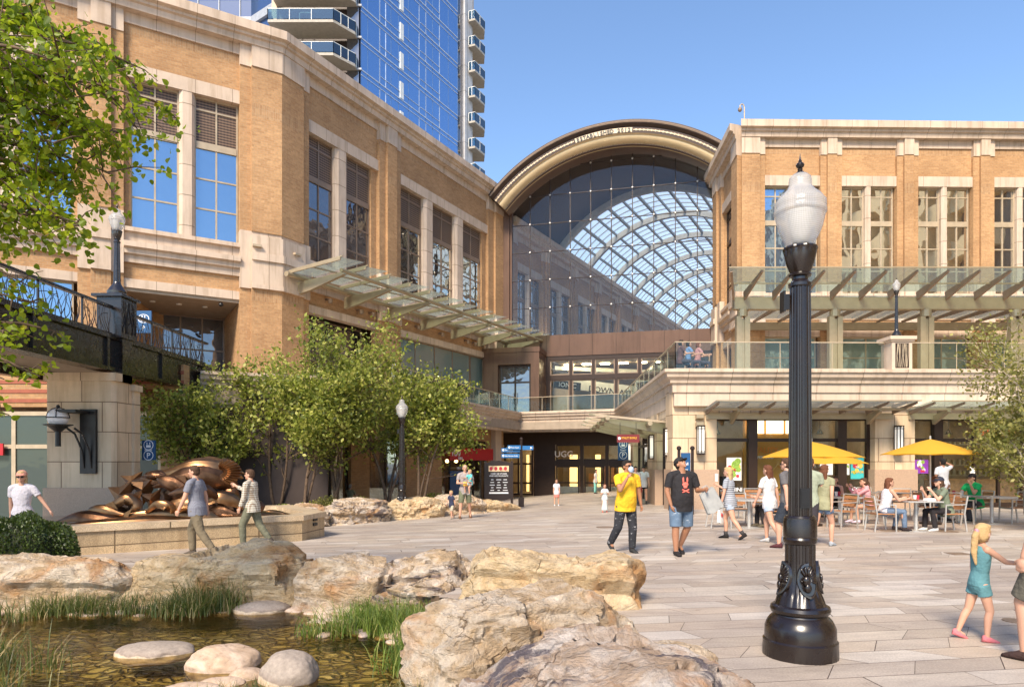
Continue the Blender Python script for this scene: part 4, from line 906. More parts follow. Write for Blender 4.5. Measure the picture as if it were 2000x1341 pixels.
pp = MB(); pp.tube([(5.2, 26.0, 3.12), (5.8, 36.8, 3.12)], .09, 10); pp.tube([(3.6, 26.0, 3.33), (4.2, 36.8, 3.33)], .09, 10); pp.build('pipe', 'steel_tan', ec, world=True)
hs = thing('hanging_sign', 'small dark red hanging sign reading VITALITY BOWLS under the entrance canopy', 'sign', (4.35, 25.9, 2.55))
MB().box(-.42, .42, -.03, .03, -.15, .15).build('board', simple('maroon', (.16, .02, .02), .5), hs)
MB().text('VITALITY BOWLS', .105, (-.26, -.036, -.02), ext=.003, sx=.72).build('lettering', 'yellow_fabric', hs); MB().ell((-.33, -.034, .0), (.055, .006, .055), 12, 8).build('emblem', 'white_ink', hs)
hb = MB(); hb.tube([(-.3, 0, .15), (-.3, 0, .6)], .01, 6); hb.tube([(.3, 0, .15), (.3, 0, .6)], .01, 6); hb.build('hanger', 'black', hs)

# ================= glass tower behind =================
tw = thing('glass_tower', 'tall blue glass apartment tower with white balconies behind the left brick building', 'tower', (-15.3, 70, 0))
Q0 = V((-15.3, 70, 0)); Q1 = Q0+B_d*21.2; TT = 86.0
body = MB(); body.prism([(-23.8, 70.3), (-15.55, 70.3), (Q1.x-.4, Q1.y), (Q1.x-18, Q1.y+12), (-46, 92), (-46, 72.8), (-27.2, 72.8)], 0, TT); body.build('core', 'frame_dark', tw, world=True)
frT = (Q0, angB)
cg = MB(); cg.box(0, 18.0, -.02, .1, 0, TT); cg.build('curtain_glass', glassmat('tower_glass', .55, (.03, .07, .17), (.46, .68, 1.0), .012), tw, frT)
cg = MB(); cg.box(18.0, 19.4, .1, .2, 0, TT); cg.build('dark_glass', 'glass_dark', tw, frT)
cg = MB(); cg.box(19.4, 21.2, -.25, 1.2, 0, TT); cg.build('corner_column', panelmat('grey_column', (.50, .50, .52), 2, 3.22, (.2, .2, .2), .03), tw, frT)
ln_ = MB(); vt = MB()
for k in range(-12, 14):
    z = 41.3+3.22*k
    ln_.box(0, 18, -.07, -.02, z-.06, z+.05); ln_.box(0, 18, -.06, -.02, z-.55, z-.48)
    for (a, b) in ((2.9, 9.9), (10.2, 14.0)): ln_.box(a, b, -.065, -.02, z+.75, z+.81)
    for a in (2.9, 3.9, 9.9, 11.2, 14.0): ln_.box(a, a+.05, -.066, -.02, z+.05, z+2.6)
    vt.box(6.35, 6.95, -.12, -.02, z+.1, z+1.9)
ln_.build('spandrel_lines', simple('mullion_white', (.55, .6, .68), .4, .3), tw, frT); vt.build('vent_panel', 'white', tw, frT)
vm = MB()
for a in (1.0, 2.9, 4.8, 6.1, 7.9, 9.9, 11.2, 12.6, 14.0, 15.9, 18.0): vm.box(a, a+.045, -.05, -.02, 0, TT)
vm.build('mullion', simple('mullion_blue', (.10, .18, .34), .4), tw, frT)
sideg = MB(); sideg.box(-16.7, -15.5, 69.95, 70.2, 0, TT); sideg.build('corner_glass', 'glass_dark', tw, world=True)
bei = MB(); bei.box(-24.3, -23.8, 69.9, 73, 0, TT); bei.build('beige_wall', 'stone_smooth', tw, world=True)
lg = MB(); lg.box(-46, -27.4, 72.6, 72.75, 0, TT); lg.add([(-27.4, 72.6, 0), (-24.3, 70.4, 0), (-24.3, 70.4, TT), (-27.4, 72.6, TT)], [(0, 1, 2, 3)]); lg.build('left_glass', glassmat('deep_blue_glass', .08, (.03, .06, .14), (.4, .6, 1), .02), tw, world=True)
for k in range(-6, 14):
    lb = MB(); z = 41.3+3.22*k; lb.box(-46, -27.3, 72.2, 72.6, z-.5, z+.35); lb.prism([(-27.3, 72.2), (-24.3, 70.0), (-24.3, 70.4), (-27.3, 72.6)], z-.5, z+.35); lb.box(-16.9, -15.2, 69.8, 70.05, z-.1, z+.08)
    for j in range(8): lb.box(-44+j*2.2, -43.9+j*2.2, 72.5, 72.6, z+.35, z+2.7)
    lb.build('floor_band', bpy.data.materials.get('band_white') or simple('band_white', (.34, .36, .40), .5), tw, world=True)
for k in range(-3, 4):
    z = 41.3+3.22*k
    b = MB(); pol = [(-23.8, 70), (-23.8, 67.3), (-17.4, 67.3), (-15.7, 69.3), (-15.7, 70)]; b.prism([(p_[0]+15.3, p_[1]-70) for p_ in pol], z-.12, z+.14); bo = b.build('balcony', simple('balcony_white', (.40, .36, .30), .7) if k == -3 else bpy.data.materials['balcony_white'], tw)
    g_ = MB(); pr = [V((p_[0]+15.3, p_[1]-70, 0)) for p_ in pol]
    for a, b2 in zip(pr[:-1], pr[1:]): g_.beam(a+V((0, 0, z+.7)), b2+V((0, 0, z+.7)), .02, 1.0)
    g_.build('glass_rail', clearglass('teal_glass', (.45, .62, .62), .12) if k == -3 else bpy.data.materials['teal_glass'], bo)
    g_ = MB()
    for a, b2 in zip(pr[:-1], pr[1:]):
        g_.beam(a+V((0, 0, z+1.2)), b2+V((0, 0, z+1.2)), .05, .05)
        for j in range(4): p_ = a.lerp(b2, j/3); g_.box(p_.x-.025, p_.x+.025, p_.y-.025, p_.y+.025, z+.1, z+1.2)
    for (a, b2) in ((-6.2, -5.0), ): g_.box(a, a+.08, -.2, -.1, z+.14, z+2.5); g_.box(b2, b2+.08, -.2, -.1, z+.14, z+2.5); g_.box(a, b2, -.2, -.1, z+2.4, z+2.5)
    g_.build('balcony_frame', 'white', bo)
for k in range(-9, 6):
    z = 41.3+3.22*k; o = Q1; b = MB()
    pol = [V((-.2, -1.2)), V((.6, -1.5)), V((1.75, .8)), V((1.6, 2.6)), V((-.2, 2.6))]; b.prism([(o.x+15.3+p_.x, o.y-70+p_.y) for p_ in pol], z-.12, z+.12); bo = b.build('balcony', bpy.data.materials['balcony_white'], tw)
    g_ = MB(); pr = [V((o.x+15.3+p_.x, o.y-70+p_.y, 0)) for p_ in pol]
    for a, b2 in zip(pr[:-1], pr[1:]): g_.beam(a+V((0, 0, z+.65)), b2+V((0, 0, z+.65)), .02, 1.0)
    g_.build('glass_rail', bpy.data.materials['teal_glass'], bo)
    g_ = MB()
    for a, b2 in zip(pr[:-1], pr[1:]):
        g_.beam(a+V((0, 0, z+1.17)), b2+V((0, 0, z+1.17)), .06, .06)
        for j in range(3): p_ = a.lerp(b2, j/2); g_.box(p_.x-.03, p_.x+.03, p_.y-.03, p_.y+.03, z+.1, z+1.17)
    g_.build('balcony_frame', 'white', bo)
bk = MB(); bk.box(Q1.x-.6+15.3, Q1.x+.1+15.3, Q1.y-70, Q1.y+5-70, 0, TT); bk.build('beige_wall', 'stone_smooth', tw)

# ================= buildings across the street, behind the photographer (they show in the windows) =================
sunx = V((SUN_H.x, SUN_H.y, 0)); sidex = V((.81, -.58, 0)).normalized()
ob2 = thing('office_building', 'cream office block with a grid of deep windows mirrored in the right hand windows', 'building', (37, -20, 0))
gr = MB(); 
for k in range(9): gr.box(-.6, .4, -3, 52, 3.8*k+2.9, 3.8*k+4.3)
for j in range(18): gr.box(-.9, .4, -3+j*3.1, -2.2+j*3.1, 0, 36)
gr.build('concrete_grid', simple('cream_grid', (.72, .58, .36), .7), ob2); MB().box(.4, 14, -3, 52, 0, 36.4).build('core', 'frame_taupe', ob2)
# ================= footbridge on the left =================
br = thing('footbridge', 'dark bronze steel footbridge with woven metal railing crossing on the left', 'bridge', (-13.2, 19, 4.3))
gdr = MB(); gdr.box(-11.6, -11.3, 7, 26.5, 4.28, 5.2); gdr.box(-11.7, -11.22, 7, 26.5, 4.24, 4.34); gdr.box(-11.66, -11.2, 7, 26.5, 5.14, 5.26)
for k in range(7): gdr.box(-11.3, -11.23, 7.2+k*3, 7.3+k*3, 4.34, 5.14)
gdr.build('girder', 'lamp_brown', br, world=True)
gdr = MB(); gdr.box(-15.3, -15.0, 7, 27.5, 4.28, 5.2); gdr.build('girder', 'lamp_brown', br, world=True)
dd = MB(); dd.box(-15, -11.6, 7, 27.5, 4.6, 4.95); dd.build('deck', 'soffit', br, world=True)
def lattice(mb, y0, y1, x_, z0, z1, seed):
    r_ = random.Random(seed); L = y1-y0; n_ = max(4, int(L/.085))
    for k in range(n_):
        a = y0+L*(k+.5)/n_; pts = []; ph = r_.random()*6; amp = .05+.05*r_.random(); z2 = z0+(z1-z0)*(.45+.55*r_.random()) if k % 3 == 0 else z1; ln = r_.uniform(-.14, .14)
        for j in range(8): t = j/7; pts.append((x_+.006*math.sin(ph+k), min(y1, max(y0, a+ln*(t-.5)+amp*math.sin(ph+t*4.5))), z0+(z2-z0)*t))
        mb.tube(pts, [.015*(1-.5*j/7) for j in range(8)], 4)
    for k in range(max(2, int(L/.3))): a = y0+r_.random()*L; mb.tube([(x_, max(y0, a-.16), z0+.2+.4*r_.random()), (x_, a, z0+.5), (x_, min(y1, a+.16), z0+.3+.4*r_.random())], .008, 4)
for i, (ya, yb) in enumerate([(8, 9.6), (9.65, 11.3), (11.35, 13), (13.05, 14.7), (14.75, 16.4), (16.45, 18.1), (18.15, 19.5), (20.4, 21.6), (21.65, 22.9), (22.95, 24.2), (24.25, 25.4)]):
    f = MB(); lattice(f, ya+.04, yb-.04, -11.3, 5.30, 5.98, 40+i); f.box(-11.32, -11.28, ya, ya+.05, 5.2, 6.0); f.box(-11.325, -11.275, ya, yb, 5.27, 5.31); f.build('railing_panel', 'lamp_brown', br, world=True)
h = MB(); h.box(-11.36, -11.24, 7.5, 19.5, 6.0, 6.07); h.box(-11.36, -11.24, 20.4, 25.6, 6.0, 6.07); h.build('handrail', 'lamp_brown', br, world=True)
pd_ = MB(); pd_.box(-11.75, -11.05, 19.55, 20.35, 5.2, 6.35); pd_.box(-11.85, -10.98, 19.45, 20.45, 6.35, 6.43); pd_.box(-11.35, -11.1, 19.7, 20.2, 3.95, 5.2); pd_.build('lamp_pedestal', 'lamp_brown', br, world=True)
lt_ = MB(); lattice(lt_, 19.62, 20.28, -11.035, 5.35, 6.25, 77); lt_.build('pedestal_lattice', 'black', br, world=True)
pr_ = thing('bridge_pier', 'pale limestone pier carrying the footbridge with a globe wall lamp on its face', 'pier', (-12.1, 20.1, gz(-12, 20)))
m = MB(); m.prism([(-13.05, 19.4), (-11.25, 19.4), (-11.16, 19.52), (-11.16, 20.2), (-13.05, 20.2)], .95, 3.95); m.prism([(-12.9, 20.2), (-11.16, 20.2), (-11.16, 20.28), (-11.08, 20.28), (-11.08, 20.6), (-12.9, 20.6)], .95, 3.75); m.build('pier_shaft', 'limestone', pr_, world=True)
m = MB(); m.box(-13.12, -11.1, 19.32, 20.2, -.6, .95); m.box(-12.9, -11.02, 20.2, 20.65, -.6, .9); m.build('plinth', 'granite', pr_, world=True)
m = MB(); m.box(-13.12, -11.1, 19.34, 20.2, 3.95, 4.18); m.box(-12.9, -11.03, 20.2, 20.65, 3.75, 3.93); m.build('cap', 'limestone', pr_, world=True)
# wall lamp on the pier
gl_ = thing('globe_wall_lamp', 'black bracket wall lamp with a caged white globe on the bridge pier', 'wall light', (-12.25, 19.4, 2.1))
m = MB(); m.box(.18, .62, -.10, 0, -.75, 1.05); m.prismx([(-.1, 1.0), (-.72, 1.0), (-.72, .92), (-.1, .92)], -.1, .45)
for s in (.3, .5): m.tube([(s, -.1, -.6), (s-.02, -.16, -.1), (s-.1, -.35, .35), (s-.22, -.5, .5)], .03, 6)
m.tube([(-.13, -.55, .0), (-.13, -.55, .55)], .07, 10); m.build('bracket', 'black', gl_)
m = MB(); m.ell((-.13, -.55, .78), (.26, .26, .26), 20, 12); m.build('globe', simple('opal_glass', (.85, .84, .84), .25), gl_, smooth=True)
m = MB(); m.lathe([(.08, .40), (.16, .47), (.25, .55), (.36, .58), (.36, .60), (.2, .60)], 20, (-.13, -.55, 0)); m.tube([(-.13+.275*math.cos(a_), -.55+.275*math.sin(a_), .78) for a_ in [i*math.pi/12 for i in range(25)]], .014, 5)
for k in range(4):
    a = k*math.pi/2+.4; m.tube([(-.13+.28*math.cos(a)*math.cos(t), -.55+.28*math.sin(a)*math.cos(t), .78+.28*math.sin(t)) for t in [R(x_) for x_ in (0, 30, 60, 85)]], .012, 5)
m.ell((-.13, -.55, 1.08), (.05, .05, .06), 8, 6); m.build('cage', 'black', gl_)
# shaded shopfront beyond the pier, far left
fs_ = thing('side_shopfront', 'shaded shop window with cream frames and red brick band behind the bridge pier', 'shopfront', (-18, 23.6, gz(-12, 24)))
frF = (V((-24, 23.6, 0)), 0)
m = MB(); m.box(0, 12.8, 0, .4, 3.55, 5.0); m.box(12.0, 12.8, 0, .4, -1, 3.55); m.build('wall', 'brick', fs_, frF)
m = MB()
for k in range(4): m.box(0, 12.8, -.03, 0, 3.7+k*.32, 3.82+k*.32)
m.build('red_band', simple('red_brick', (.30, .09, .05), .8), fs_, frF)
window(fs_, frF, 0, 12.0, -.8, 3.4, [4.5, 6.9, 9.3], [2.2], 'glass_shade', 'frame_tan', y=.1, bar=.14, name='shop_window')
MB().box(5.0, 6.66, -.06, 0, 1.9, 2.3).build('red_sign', 'red', fs_, frF)
m = MB(); m.box(-12.9, -6.8, 25.5, 25.7, -.9, 4.2); dk2 = tag(m.build('passage_shade_wall', simple('passage_shade', (.045, .03, .026), .6), label='covered passage wall painted dark for its shade, right of the bridge pier'), None, 'wall')  # flat dark colour stands in for the shade inside the passage

# ================= street lamps =================
def px_(y): return 1.7+(900-y)/222.4
PROF_BASE = [(69.5, 1278), (69.5, 1262), (69, 1258), (69, 1247), (66, 1244), (65.5, 1222), (63.5, 1217), (61, 1211), (57, 1205), (51, 1199), (50, 1196), (54, 1193), (56, 1187), (54, 1181), (49, 1178)]
PROF_BELL = [(47, 1178), (42, 1163), (36, 1150), (31.5, 1135), (29, 1118), (28, 1095), (28, 1062)]
PROF_COLLAR = [(28, 1061), (31, 1056), (31.5, 1052), (30, 1048), (31, 1046), (31, 1018), (29.5, 1013), (29.5, 1010), (27, 1006), (22, 1005)]
PROF_CUP = [(19.5, 562), (21.5, 560), (21.5, 554), (18, 552), (15, 547), (15, 542), (20, 540), (21, 537), (18.5, 534), (21, 528), (26, 515), (29.5, 500), (30, 490), (31.5, 487), (31, 484), (25, 483)]
PROF_GLOBE = [(21, 484), (26, 477), (34, 462), (41, 445), (45, 427), (46.5, 420), (48.5, 418), (48.5, 412), (47, 409), (48, 404), (47.5, 396), (43, 390), (38, 383), (29, 375), (24, 369), (21, 364), (21, 353), (19.5, 347), (13, 341), (10, 340)]
PROF_FINIAL = [(9, 341), (8, 338), (4, 334), (5, 331), (3.5, 329), (7, 326), (8, 323), (7, 320), (3, 317), (3.5, 315), (2, 312), (1, 304), (.4, 300)]
def lamp(name, label, loc, sc=1.0, short=None, group='street lamps with acorn globes', mat='lamp_black', n=48, detail=True):
    """short: (height of the flared base, shaft length) for the small lamps that stand on pedestals"""
    L = thing(name, label, 'street lamp', loc, 0, group)
    cv = lambda pr, off=0: [(r/222.4*sc, (px_(y)+off)*sc) for r, y in pr]
    if not short:
        MB().lathe(cv(PROF_BASE), n*2, mod=(lambda a, z, i: 1-.012*(int(a/(2*math.pi)*n*2) % 2) if i in (0, 1) else 1)).build('base', mat, L, smooth='auto')
        MB().lathe(cv(PROF_BELL), n*2, mod=lambda a, z, i: 1-(.05 if int(a/(2*math.pi)*96) % 6 in (0, 1, 2) else 0)*(i > 0)).build('fluted_bell', mat, L, smooth='auto')
        MB().lathe(cv(PROF_COLLAR), n).build('collar', mat, L, smooth='auto')
        b0, t0 = px_(1006)*sc, px_(560)*sc
        MB().lathe([(22.2/222.4*sc, b0), (19.3/222.4*sc, t0)], n*2, mod=lambda a, z, i: 1-(.09 if int(a/(2*math.pi)*96) % 6 in (0, 1, 2) else 0)).build('fluted_shaft', mat, L, smooth='auto'); off = 0
    else:
        hb, hs = short; off = (hb+hs)/sc-px_(560)
        MB().lathe([(.28*sc, 0), (.28*sc, .06*sc), (.26*sc, .09*sc), (.265*sc, .15*sc), (.20*sc, hb*.6), (.12*sc, hb*.85), (.10*sc, hb)], n).build('base', mat, L, smooth='auto')
        MB().lathe([(.10*sc, hb), (.075*sc, hb+hs)], n*2, mod=lambda a, z, i: 1-(.09 if int(a/(2*math.pi)*96) % 6 in (0, 1, 2) else 0)).build('fluted_shaft', mat, L, smooth='auto')
    MB().lathe(cv(PROF_CUP, off), n*2, mod=lambda a, z, i: 1+(.03*math.cos(a*16) if i > 11 else (.02*math.cos(a*8) if i in (9, 10, 11) else 0))).build('leafed_cup', mat, L, smooth='auto')
    gp = cv(PROF_GLOBE, off); gb = MB().lathe(gp, n, mod=lambda a, z, i: 1).build('globe', 'lamp_glass', L, smooth=True)
    MB().lathe([(r*.5, z) for r, z in gp[1:8]], 16).build('inner_reflector', 'white', L, smooth=True)
    MB().lathe(cv(PROF_FINIAL, off), 16).build('finial', mat, L, smooth='auto')
    return L
bigl = lamp('street_lamp', 'large black fluted street lamp in the right foreground with acorn shaped ribbed glass globe', (2.53, 6.07, 0), mat='lamp_brown')
# oval relief medallions, access door and bolts on the large lamp
def medallion(L, ang, sc=1.0):
    Rm = Matrix.Rotation(ang, 4, 'Z'); zc0 = px_(1127)*sc; r0 = .148*sc
    def tr(mb): mb.v = [tuple(Rm @ V(v)) for v in mb.v]; return mb
    m = MB(); ring = [(.085*math.cos(t)*sc, .148*math.sin(t)*sc) for t in [i*2*math.pi/28 for i in range(28)]]
    tilt = lambda z: r0-.0*z+(-z)*.28 if z < 0 else r0-z*.06
    for k, (s, dr) in enumerate(((1.0, 0), (1.0, .025), (.88, .028), (.86, .016))): m.v += [(x*s, -(tilt(z*s)+dr*sc-abs(x*s)*.5), zc0+z*s) for x, z in ring]
    nn = 28; m.f = [(k*nn+i, k*nn+(i+1) % nn, (k+1)*nn+(i+1) % nn, (k+1)*nn+i) for k in range(3) for i in range(nn)]+[tuple(3*nn+i for i in range(nn))]
    o = tr(m).build('oval_medallion', 'lamp_black', L, smooth='auto')
    p = MB(); yy = lambda x, z, e: -(tilt(z)+e*sc-abs(x)*.5)
    # profile head with feathered headdress in low relief
    p.ell((-.018*sc, yy(0, .0, .024), zc0-.005*sc), (.032*sc, .018*sc, .045*sc), 10, 8); p.ell((-.05*sc, yy(.05, 0, .024), zc0-.01*sc), (.012*sc, .01*sc, .010*sc), 8, 6); p.ell((-.012*sc, yy(0, -.06, .02), zc0-.065*sc), (.03*sc, .014*sc, .04*sc), 8, 6)
    for k in range(9):
        a = R(115-k*17); c0 = V((-.01*sc, 0, zc0+.005*sc)); d = V((math.cos(a), 0, math.sin(a))); pts = []
        for j in range(4): q = c0+d*(.03+.030*j*(1 if k < 6 else .85))*sc; q.x = max(-.062*sc, min(.066*sc, q.x)); q.y = yy(q.x, q.z-zc0, .022); pts.append(q)
        p.tube(pts, [.010*sc, .013*sc, .012*sc, .005*sc], 6)
    tr(p).build('relief', 'lamp_brown', L, smooth=True)
for a in (0, math.pi/2, -math.pi/2, math.pi): medallion(bigl, a+R(2))
m = MB(); m.box(-.042, .042, -.108, -.085, px_(990), px_(952)); m.box(-.03, .03, -.112, -.108, px_(985), px_(957)); m.build('access_plate', 'black', bigl)
m = MB(); m.box(-.145, -.10, -.02, .02, px_(605), px_(575)); m.box(-.16, -.145, -.05, .05, px_(610), px_(570)); m.build('bracket_box', 'black', bigl)
g_ = G(785, 1013); farl = dup(bigl, loc=(g_.x, g_.y, g_.z), label='black fluted street lamp with white globe standing before the planter rocks', sc=.985)
lamp('street_lamp', 'short black lamp standing on the footbridge pedestal half hidden by leaves', (-11.4, 19.95, 6.43), .98, (.42, 1.15))
lamp('street_lamp', 'small grey lamp on the stone pedestal of the right terrace railing', (PX, 24.9, TZ+1.2), .62, (.30, 1.18))
# stone pedestal on the terrace
pe = thing('stone_pedestal', 'cream stone pedestal with lattice panels on the terrace edge carrying a small lamp', 'pedestal', (PX, 24.9, TZ))
m = MB(); m.box(-.36, .36, -.36, .36, -.05, 1.08); m.build('block', 'stone_smooth', pe); m = MB(); m.box(-.47, .47, -.47, .47, 1.08, 1.2); m.box(-.42, .42, -.42, .42, 1.02, 1.078); m.build('cap', 'stone_smooth', pe)
MB().box(-.24, .24, -.375, -.36, .08, .95).build('recess_panel', 'frame_dark', pe); m = MB(); r_ = random.Random(3)
for k in range(12): a = -.2+.4*k/11; m.tube([(a+.04*math.sin(k), -.385, .1), (a-.03*math.sin(k*2), -.385, .5), (a+.03*math.cos(k), -.385, .93)], .010, 4)
m.build('lattice', 'frame_tan', pe)

# ================= signs =================
def GL(p): return (p.x, p.y, p.z)
g_ = G(974, 996); ds_ = thing('directory_sign', 'tall dark freestanding directory board with a small picture strip on the plaza', 'sign', GL(g_), R(4))
m = MB(); m.box(-.60, -.50, -.06, .06, 0, 2.05); m.build('post', 'frame_dark', ds_); m = MB(); m.box(.50, .60, -.06, .06, 0, 2.05); m.build('post', 'frame_dark', ds_)
m = MB(); m.box(-.5, .5, -.04, .04, .5, 1.98); m.prismy([(-.5, 1.98), (.5, 1.98), (.3, 2.05), (0, 2.08), (-.3, 2.05)], -.04, .04); m.prismy([(-.5, .5), (-.25, .42), (.25, .42), (.5, .5)], -.04, .04); m.build('board', 'frame_dark', ds_)
MB().box(-.72, .72, -.22, .22, 0, .03).build('foot_plate', 'frame_dark', ds_)
m = MB(); m.box(-.42, .42, -.05, -.04, 1.62, 1.86); m.build('picture_strip', simple('photo_cream', (.70, .50, .30), .6, var=.5, sc=9), ds_)
m = MB(); 
for k in range(4): m.ell((-.32+.2*k, -.052, 1.74), (.07, .004, .08), 10, 6)
m.build('picture_print', red_i, ds_)
m = MB(); m.text('OVER 100 STORES', .085, (0, -.045, 1.50), ext=.002, align='CENTER'); m.text('AND RESTAURANTS', .085, (0, -.045, 1.41), ext=.002, align='CENTER')
for k in range(5):
    for j in range(3): q_ = .05+.05*((k*7+j*5) % 3)/2; m.box(-.27+.27*j-q_, -.27+.27*j+q_, -.043, -.041, 1.265-k*.11, 1.295-k*.11)
m.box(-.40, .40, -.045, -.041, .70, .76); m.build('lettering', 'white_ink', ds_)
g_ = GY(1018, 31.5); wp = thing('wayfinding_post', 'dark post with blue finger signs beside the directory board', 'sign', GL(g_))
m = MB(); m.tube([(0, 0, 0), (0, 0, 3.05)], .065, 12); m.box(-.13, .13, -.13, .13, 0, .45); m.ell((0, 0, 3.1), (.08, .08, .08), 10, 8); m.build('post', 'frame_dark', wp)
SB = simple('sign_blue', (.02, .14, .36), .4, var=.05)
for (xa, xb, z, s, pj) in ((-.90, -.05, 2.50, 'The Gallery', 0), (-.90, -.08, 2.24, 'Side Harmon Grille', 0), (-.62, -.02, 2.62, 'Food Court', .08), (.05, .55, 2.60, '', 0)):
    f = MB().box(xa, xb, -.03-pj, .03-pj, z, z+.19).build('finger_sign', SB, wp); q = MB(); yy_ = -.034-pj
    if s: q.text(s, .095, (xa+.15, yy_, z+.06), ext=.002, sx=.8)
    else: q.prismy([(xb-.14, z+.05), (xb-.04, z+.1), (xb-.14, z+.15)], -.035, -.031)
    if s: q.ell((xa+.08, yy_, z+.095), (.045, .004, .055), 10, 6)
    q.build('lettering', 'white_ink', f)
def park_sign(label, loc, w_, h_, rz=0, top=True, extra='Elevator', post=0):
    s = thing('parking_sign', label, 'sign', loc, rz); MB().box(-w_/2, w_/2, -.03, .03, 0, h_).build('board', 'blue_sign', s)
    m = MB()
    def ringp(cx, cz, r): m.add([(cx+r*k*math.cos(a), -.034, cz+r*k*math.sin(a)) for k in (1, .86) for a in [i*math.pi/10 for i in range(20)]], [(i, (i+1) % 20, 20+(i+1) % 20, 20+i) for i in range(20)])
    r = w_*.38; ringp(0, h_*.76, r); m.box(-r*.45, r*.45, -.036, -.032, h_*.76-r*.5, h_*.76-r*.0); m.box(-r*.35, -r*.2, -.036, -.032, h_*.76+r*.1, h_*.76+r*.55); m.box(r*.2, r*.35, -.036, -.032, h_*.76+r*.1, h_*.76+r*.55)
    m.text(extra, w_*.17, (0, -.034, h_*.47), ext=.002, align='CENTER'); ringp(0, h_*.24, r); m.text('P', r*1.5, (0, -.034, h_*.24-r*.5), ext=.003, align='CENTER')
    m.build('lettering', 'white_ink', s)
    if post: q = MB(); q.tube([(-w_/2-.08, 0, -post), (-w_/2-.08, 0, h_+.2)], .04, 8); q.ell((-w_/2-.08, 0, h_+.27), (.07, .07, .07), 8, 6); q.tube([(w_/2+.08, 0, -post), (w_/2+.08, 0, h_+.15)], .04, 8); q.ell((w_/2+.08, 0, h_+.22), (.07, .07, .07), 8, 6); q.build('post', 'frame_dark', s)
    return s
p_ = P(291, 898, 21.0); park_sign('blue elevator and parking sign in the dark passage right of the bridge pier', (p_.x, p_.y, p_.z), .40, .60, 0)
p_ = P(281, 645, 26.6); s = thing('parking_sign', 'blue elevator sign behind the right part of the footbridge railing', 'sign', (p_.x, p_.y, p_.z-.1)); MB().box(-.30, .30, -.03, .03, 0, .85).build('board', 'blue_sign', s)
m = MB(); m.add([(.22*k*math.cos(a), -.034, .55+.17*k*math.sin(a)) for k in (1, .88) for a in [i*math.pi/10 for i in range(20)]], [(i, (i+1) % 20, 20+(i+1) % 20, 20+i) for i in range(20)]); m.box(-.1, .1, -.036, -.032, .45, .55); m.box(-.07, -.03, -.036, -.032, .58, .66); m.box(.03, .07, -.036, -.032, .58, .66); m.text('P', .22, (0, -.036, .12), ext=.002, align='CENTER'); m.build('lettering', 'white_ink', s); m = MB(); m.tube([(0, .05, -1.6), (0, .05, .1)], .04, 8); m.build('post', 'frame_dark', s)
p_ = P(1217, 898, 33.5); park_sign('blue elevator and parking sign hanging beside the far wall lantern', (p_.x, p_.y, p_.z), .50, 1.0, 0)
g_ = GY(1338, 22.6); s = thing('wayfinding_post', 'narrow blue directional sign on two ball topped posts behind the man in black', 'sign', GL(g_))
m = MB(); m.box(-.13, .17, -.03, .03, 1.05, 2.02); m.build('board', 'blue_sign', s); m = MB(); m.text('Mall', .13, (-.09, -.035, 1.62), ext=.002, sx=.9); m.text('Center', .08, (-.1, -.035, 1.45), ext=.002, sx=.8); m.text('Court', .08, (-.1, -.035, 1.3), ext=.002, sx=.8); m.build('lettering', 'white_ink', s)
for xx in (-.2, .24): m = MB(); m.tube([(xx, 0, 0), (xx, 0, 2.1)], .05, 10); m.ell((xx, 0, 2.17), (.08, .08, .08), 10, 8); m.build('post', 'frame_dark', s)
# security camera on the right roof
cm = thing('security_camera', 'hooked roof camera on the corner of the right brick building', 'camera', (13.65, 40.6, 21.7)); m = MB(); m.tube([(0, 0, 0), (0, 0, .75), (-.05, 0, .9), (-.15, 0, .95), (-.25, 0, .88), (-.26, 0, .72)], .035, 8); m.build('pole', 'frame_tan', cm); m = MB(); m.ell((-.26, 0, .62), (.12, .12, .14), 10, 8); m.build('dome', 'frame_taupe', cm, smooth=True)
cm = thing('ceiling_camera', 'round black camera under the soffit above the footbridge', 'camera', (-13.3, 31.6, 8.85)); m = MB(); m.ell((0, 0, 0), (.11, .11, .10), 10, 8); m.build('dome', 'black', cm)

# ================= cafe furniture =================
def make_table(label):
    t = thing('cafe_table', label, 'table', (0, 0, 0), 0, 'grey cafe tables outside the shops'); MB().box(-.42, .42, -.42, .42, .71, .74).build('tabletop', 'alu', t); MB().tube([(0, 0, .03), (0, 0, .71)], .045, 12).build('pedestal', 'alu', t); MB().lathe([(.30, 0), (.30, .012), (.06, .035)], 20).build('foot', 'alu', t); return t
def make_chair():
    c = thing('cafe_chair', 'x', 'chair', (0, 0, 0), 0, 'metal cafe armchairs with wooden slats')
    for sx in (-1, 1):
        m = MB(); m.beam((.24*sx, -.24, 0), (.24*sx, -.22, .64), .028, .028, up=V((0, 1, 0))); m.build('leg', 'alu', c); m = MB(); m.beam((.24*sx, .28, 0), (.24*sx, .22, .42), .028, .028, up=V((0, 1, 0))); m.beam((.24*sx, .22, .42), (.24*sx, .30, .86), .028, .028, up=V((0, 1, 0))); m.build('leg', 'alu', c)
        m = MB(); m.beam((.24*sx, -.23, .645), (.24*sx, .27, .655), .045, .02); m.build('armrest', 'alu', c)
    m = MB(); m.box(-.23, .23, -.23, .24, .41, .435)
    m.build('seat', 'wood', c); m = MB(); m.box(-.225, .225, -.235, -.225, .39, .43); m.beam((-.225, .30, .85), (.225, .30, .85), .025, .025); m.beam((-.225, .24, .5), (.225, .24, .5), .02, .02); m.build('frame_rail', 'alu', c)
    m = MB()
    for k in range(3): z = .55+k*.095; y = .24+(z-.42)*.17; m.beam((-.225, y, z+.03), (.225, y, z+.03), .016, .075)
    m.build('backrest', 'wood', c); return c
tb0 = make_table('x'); ch0 = make_chair(); first = [True, True]
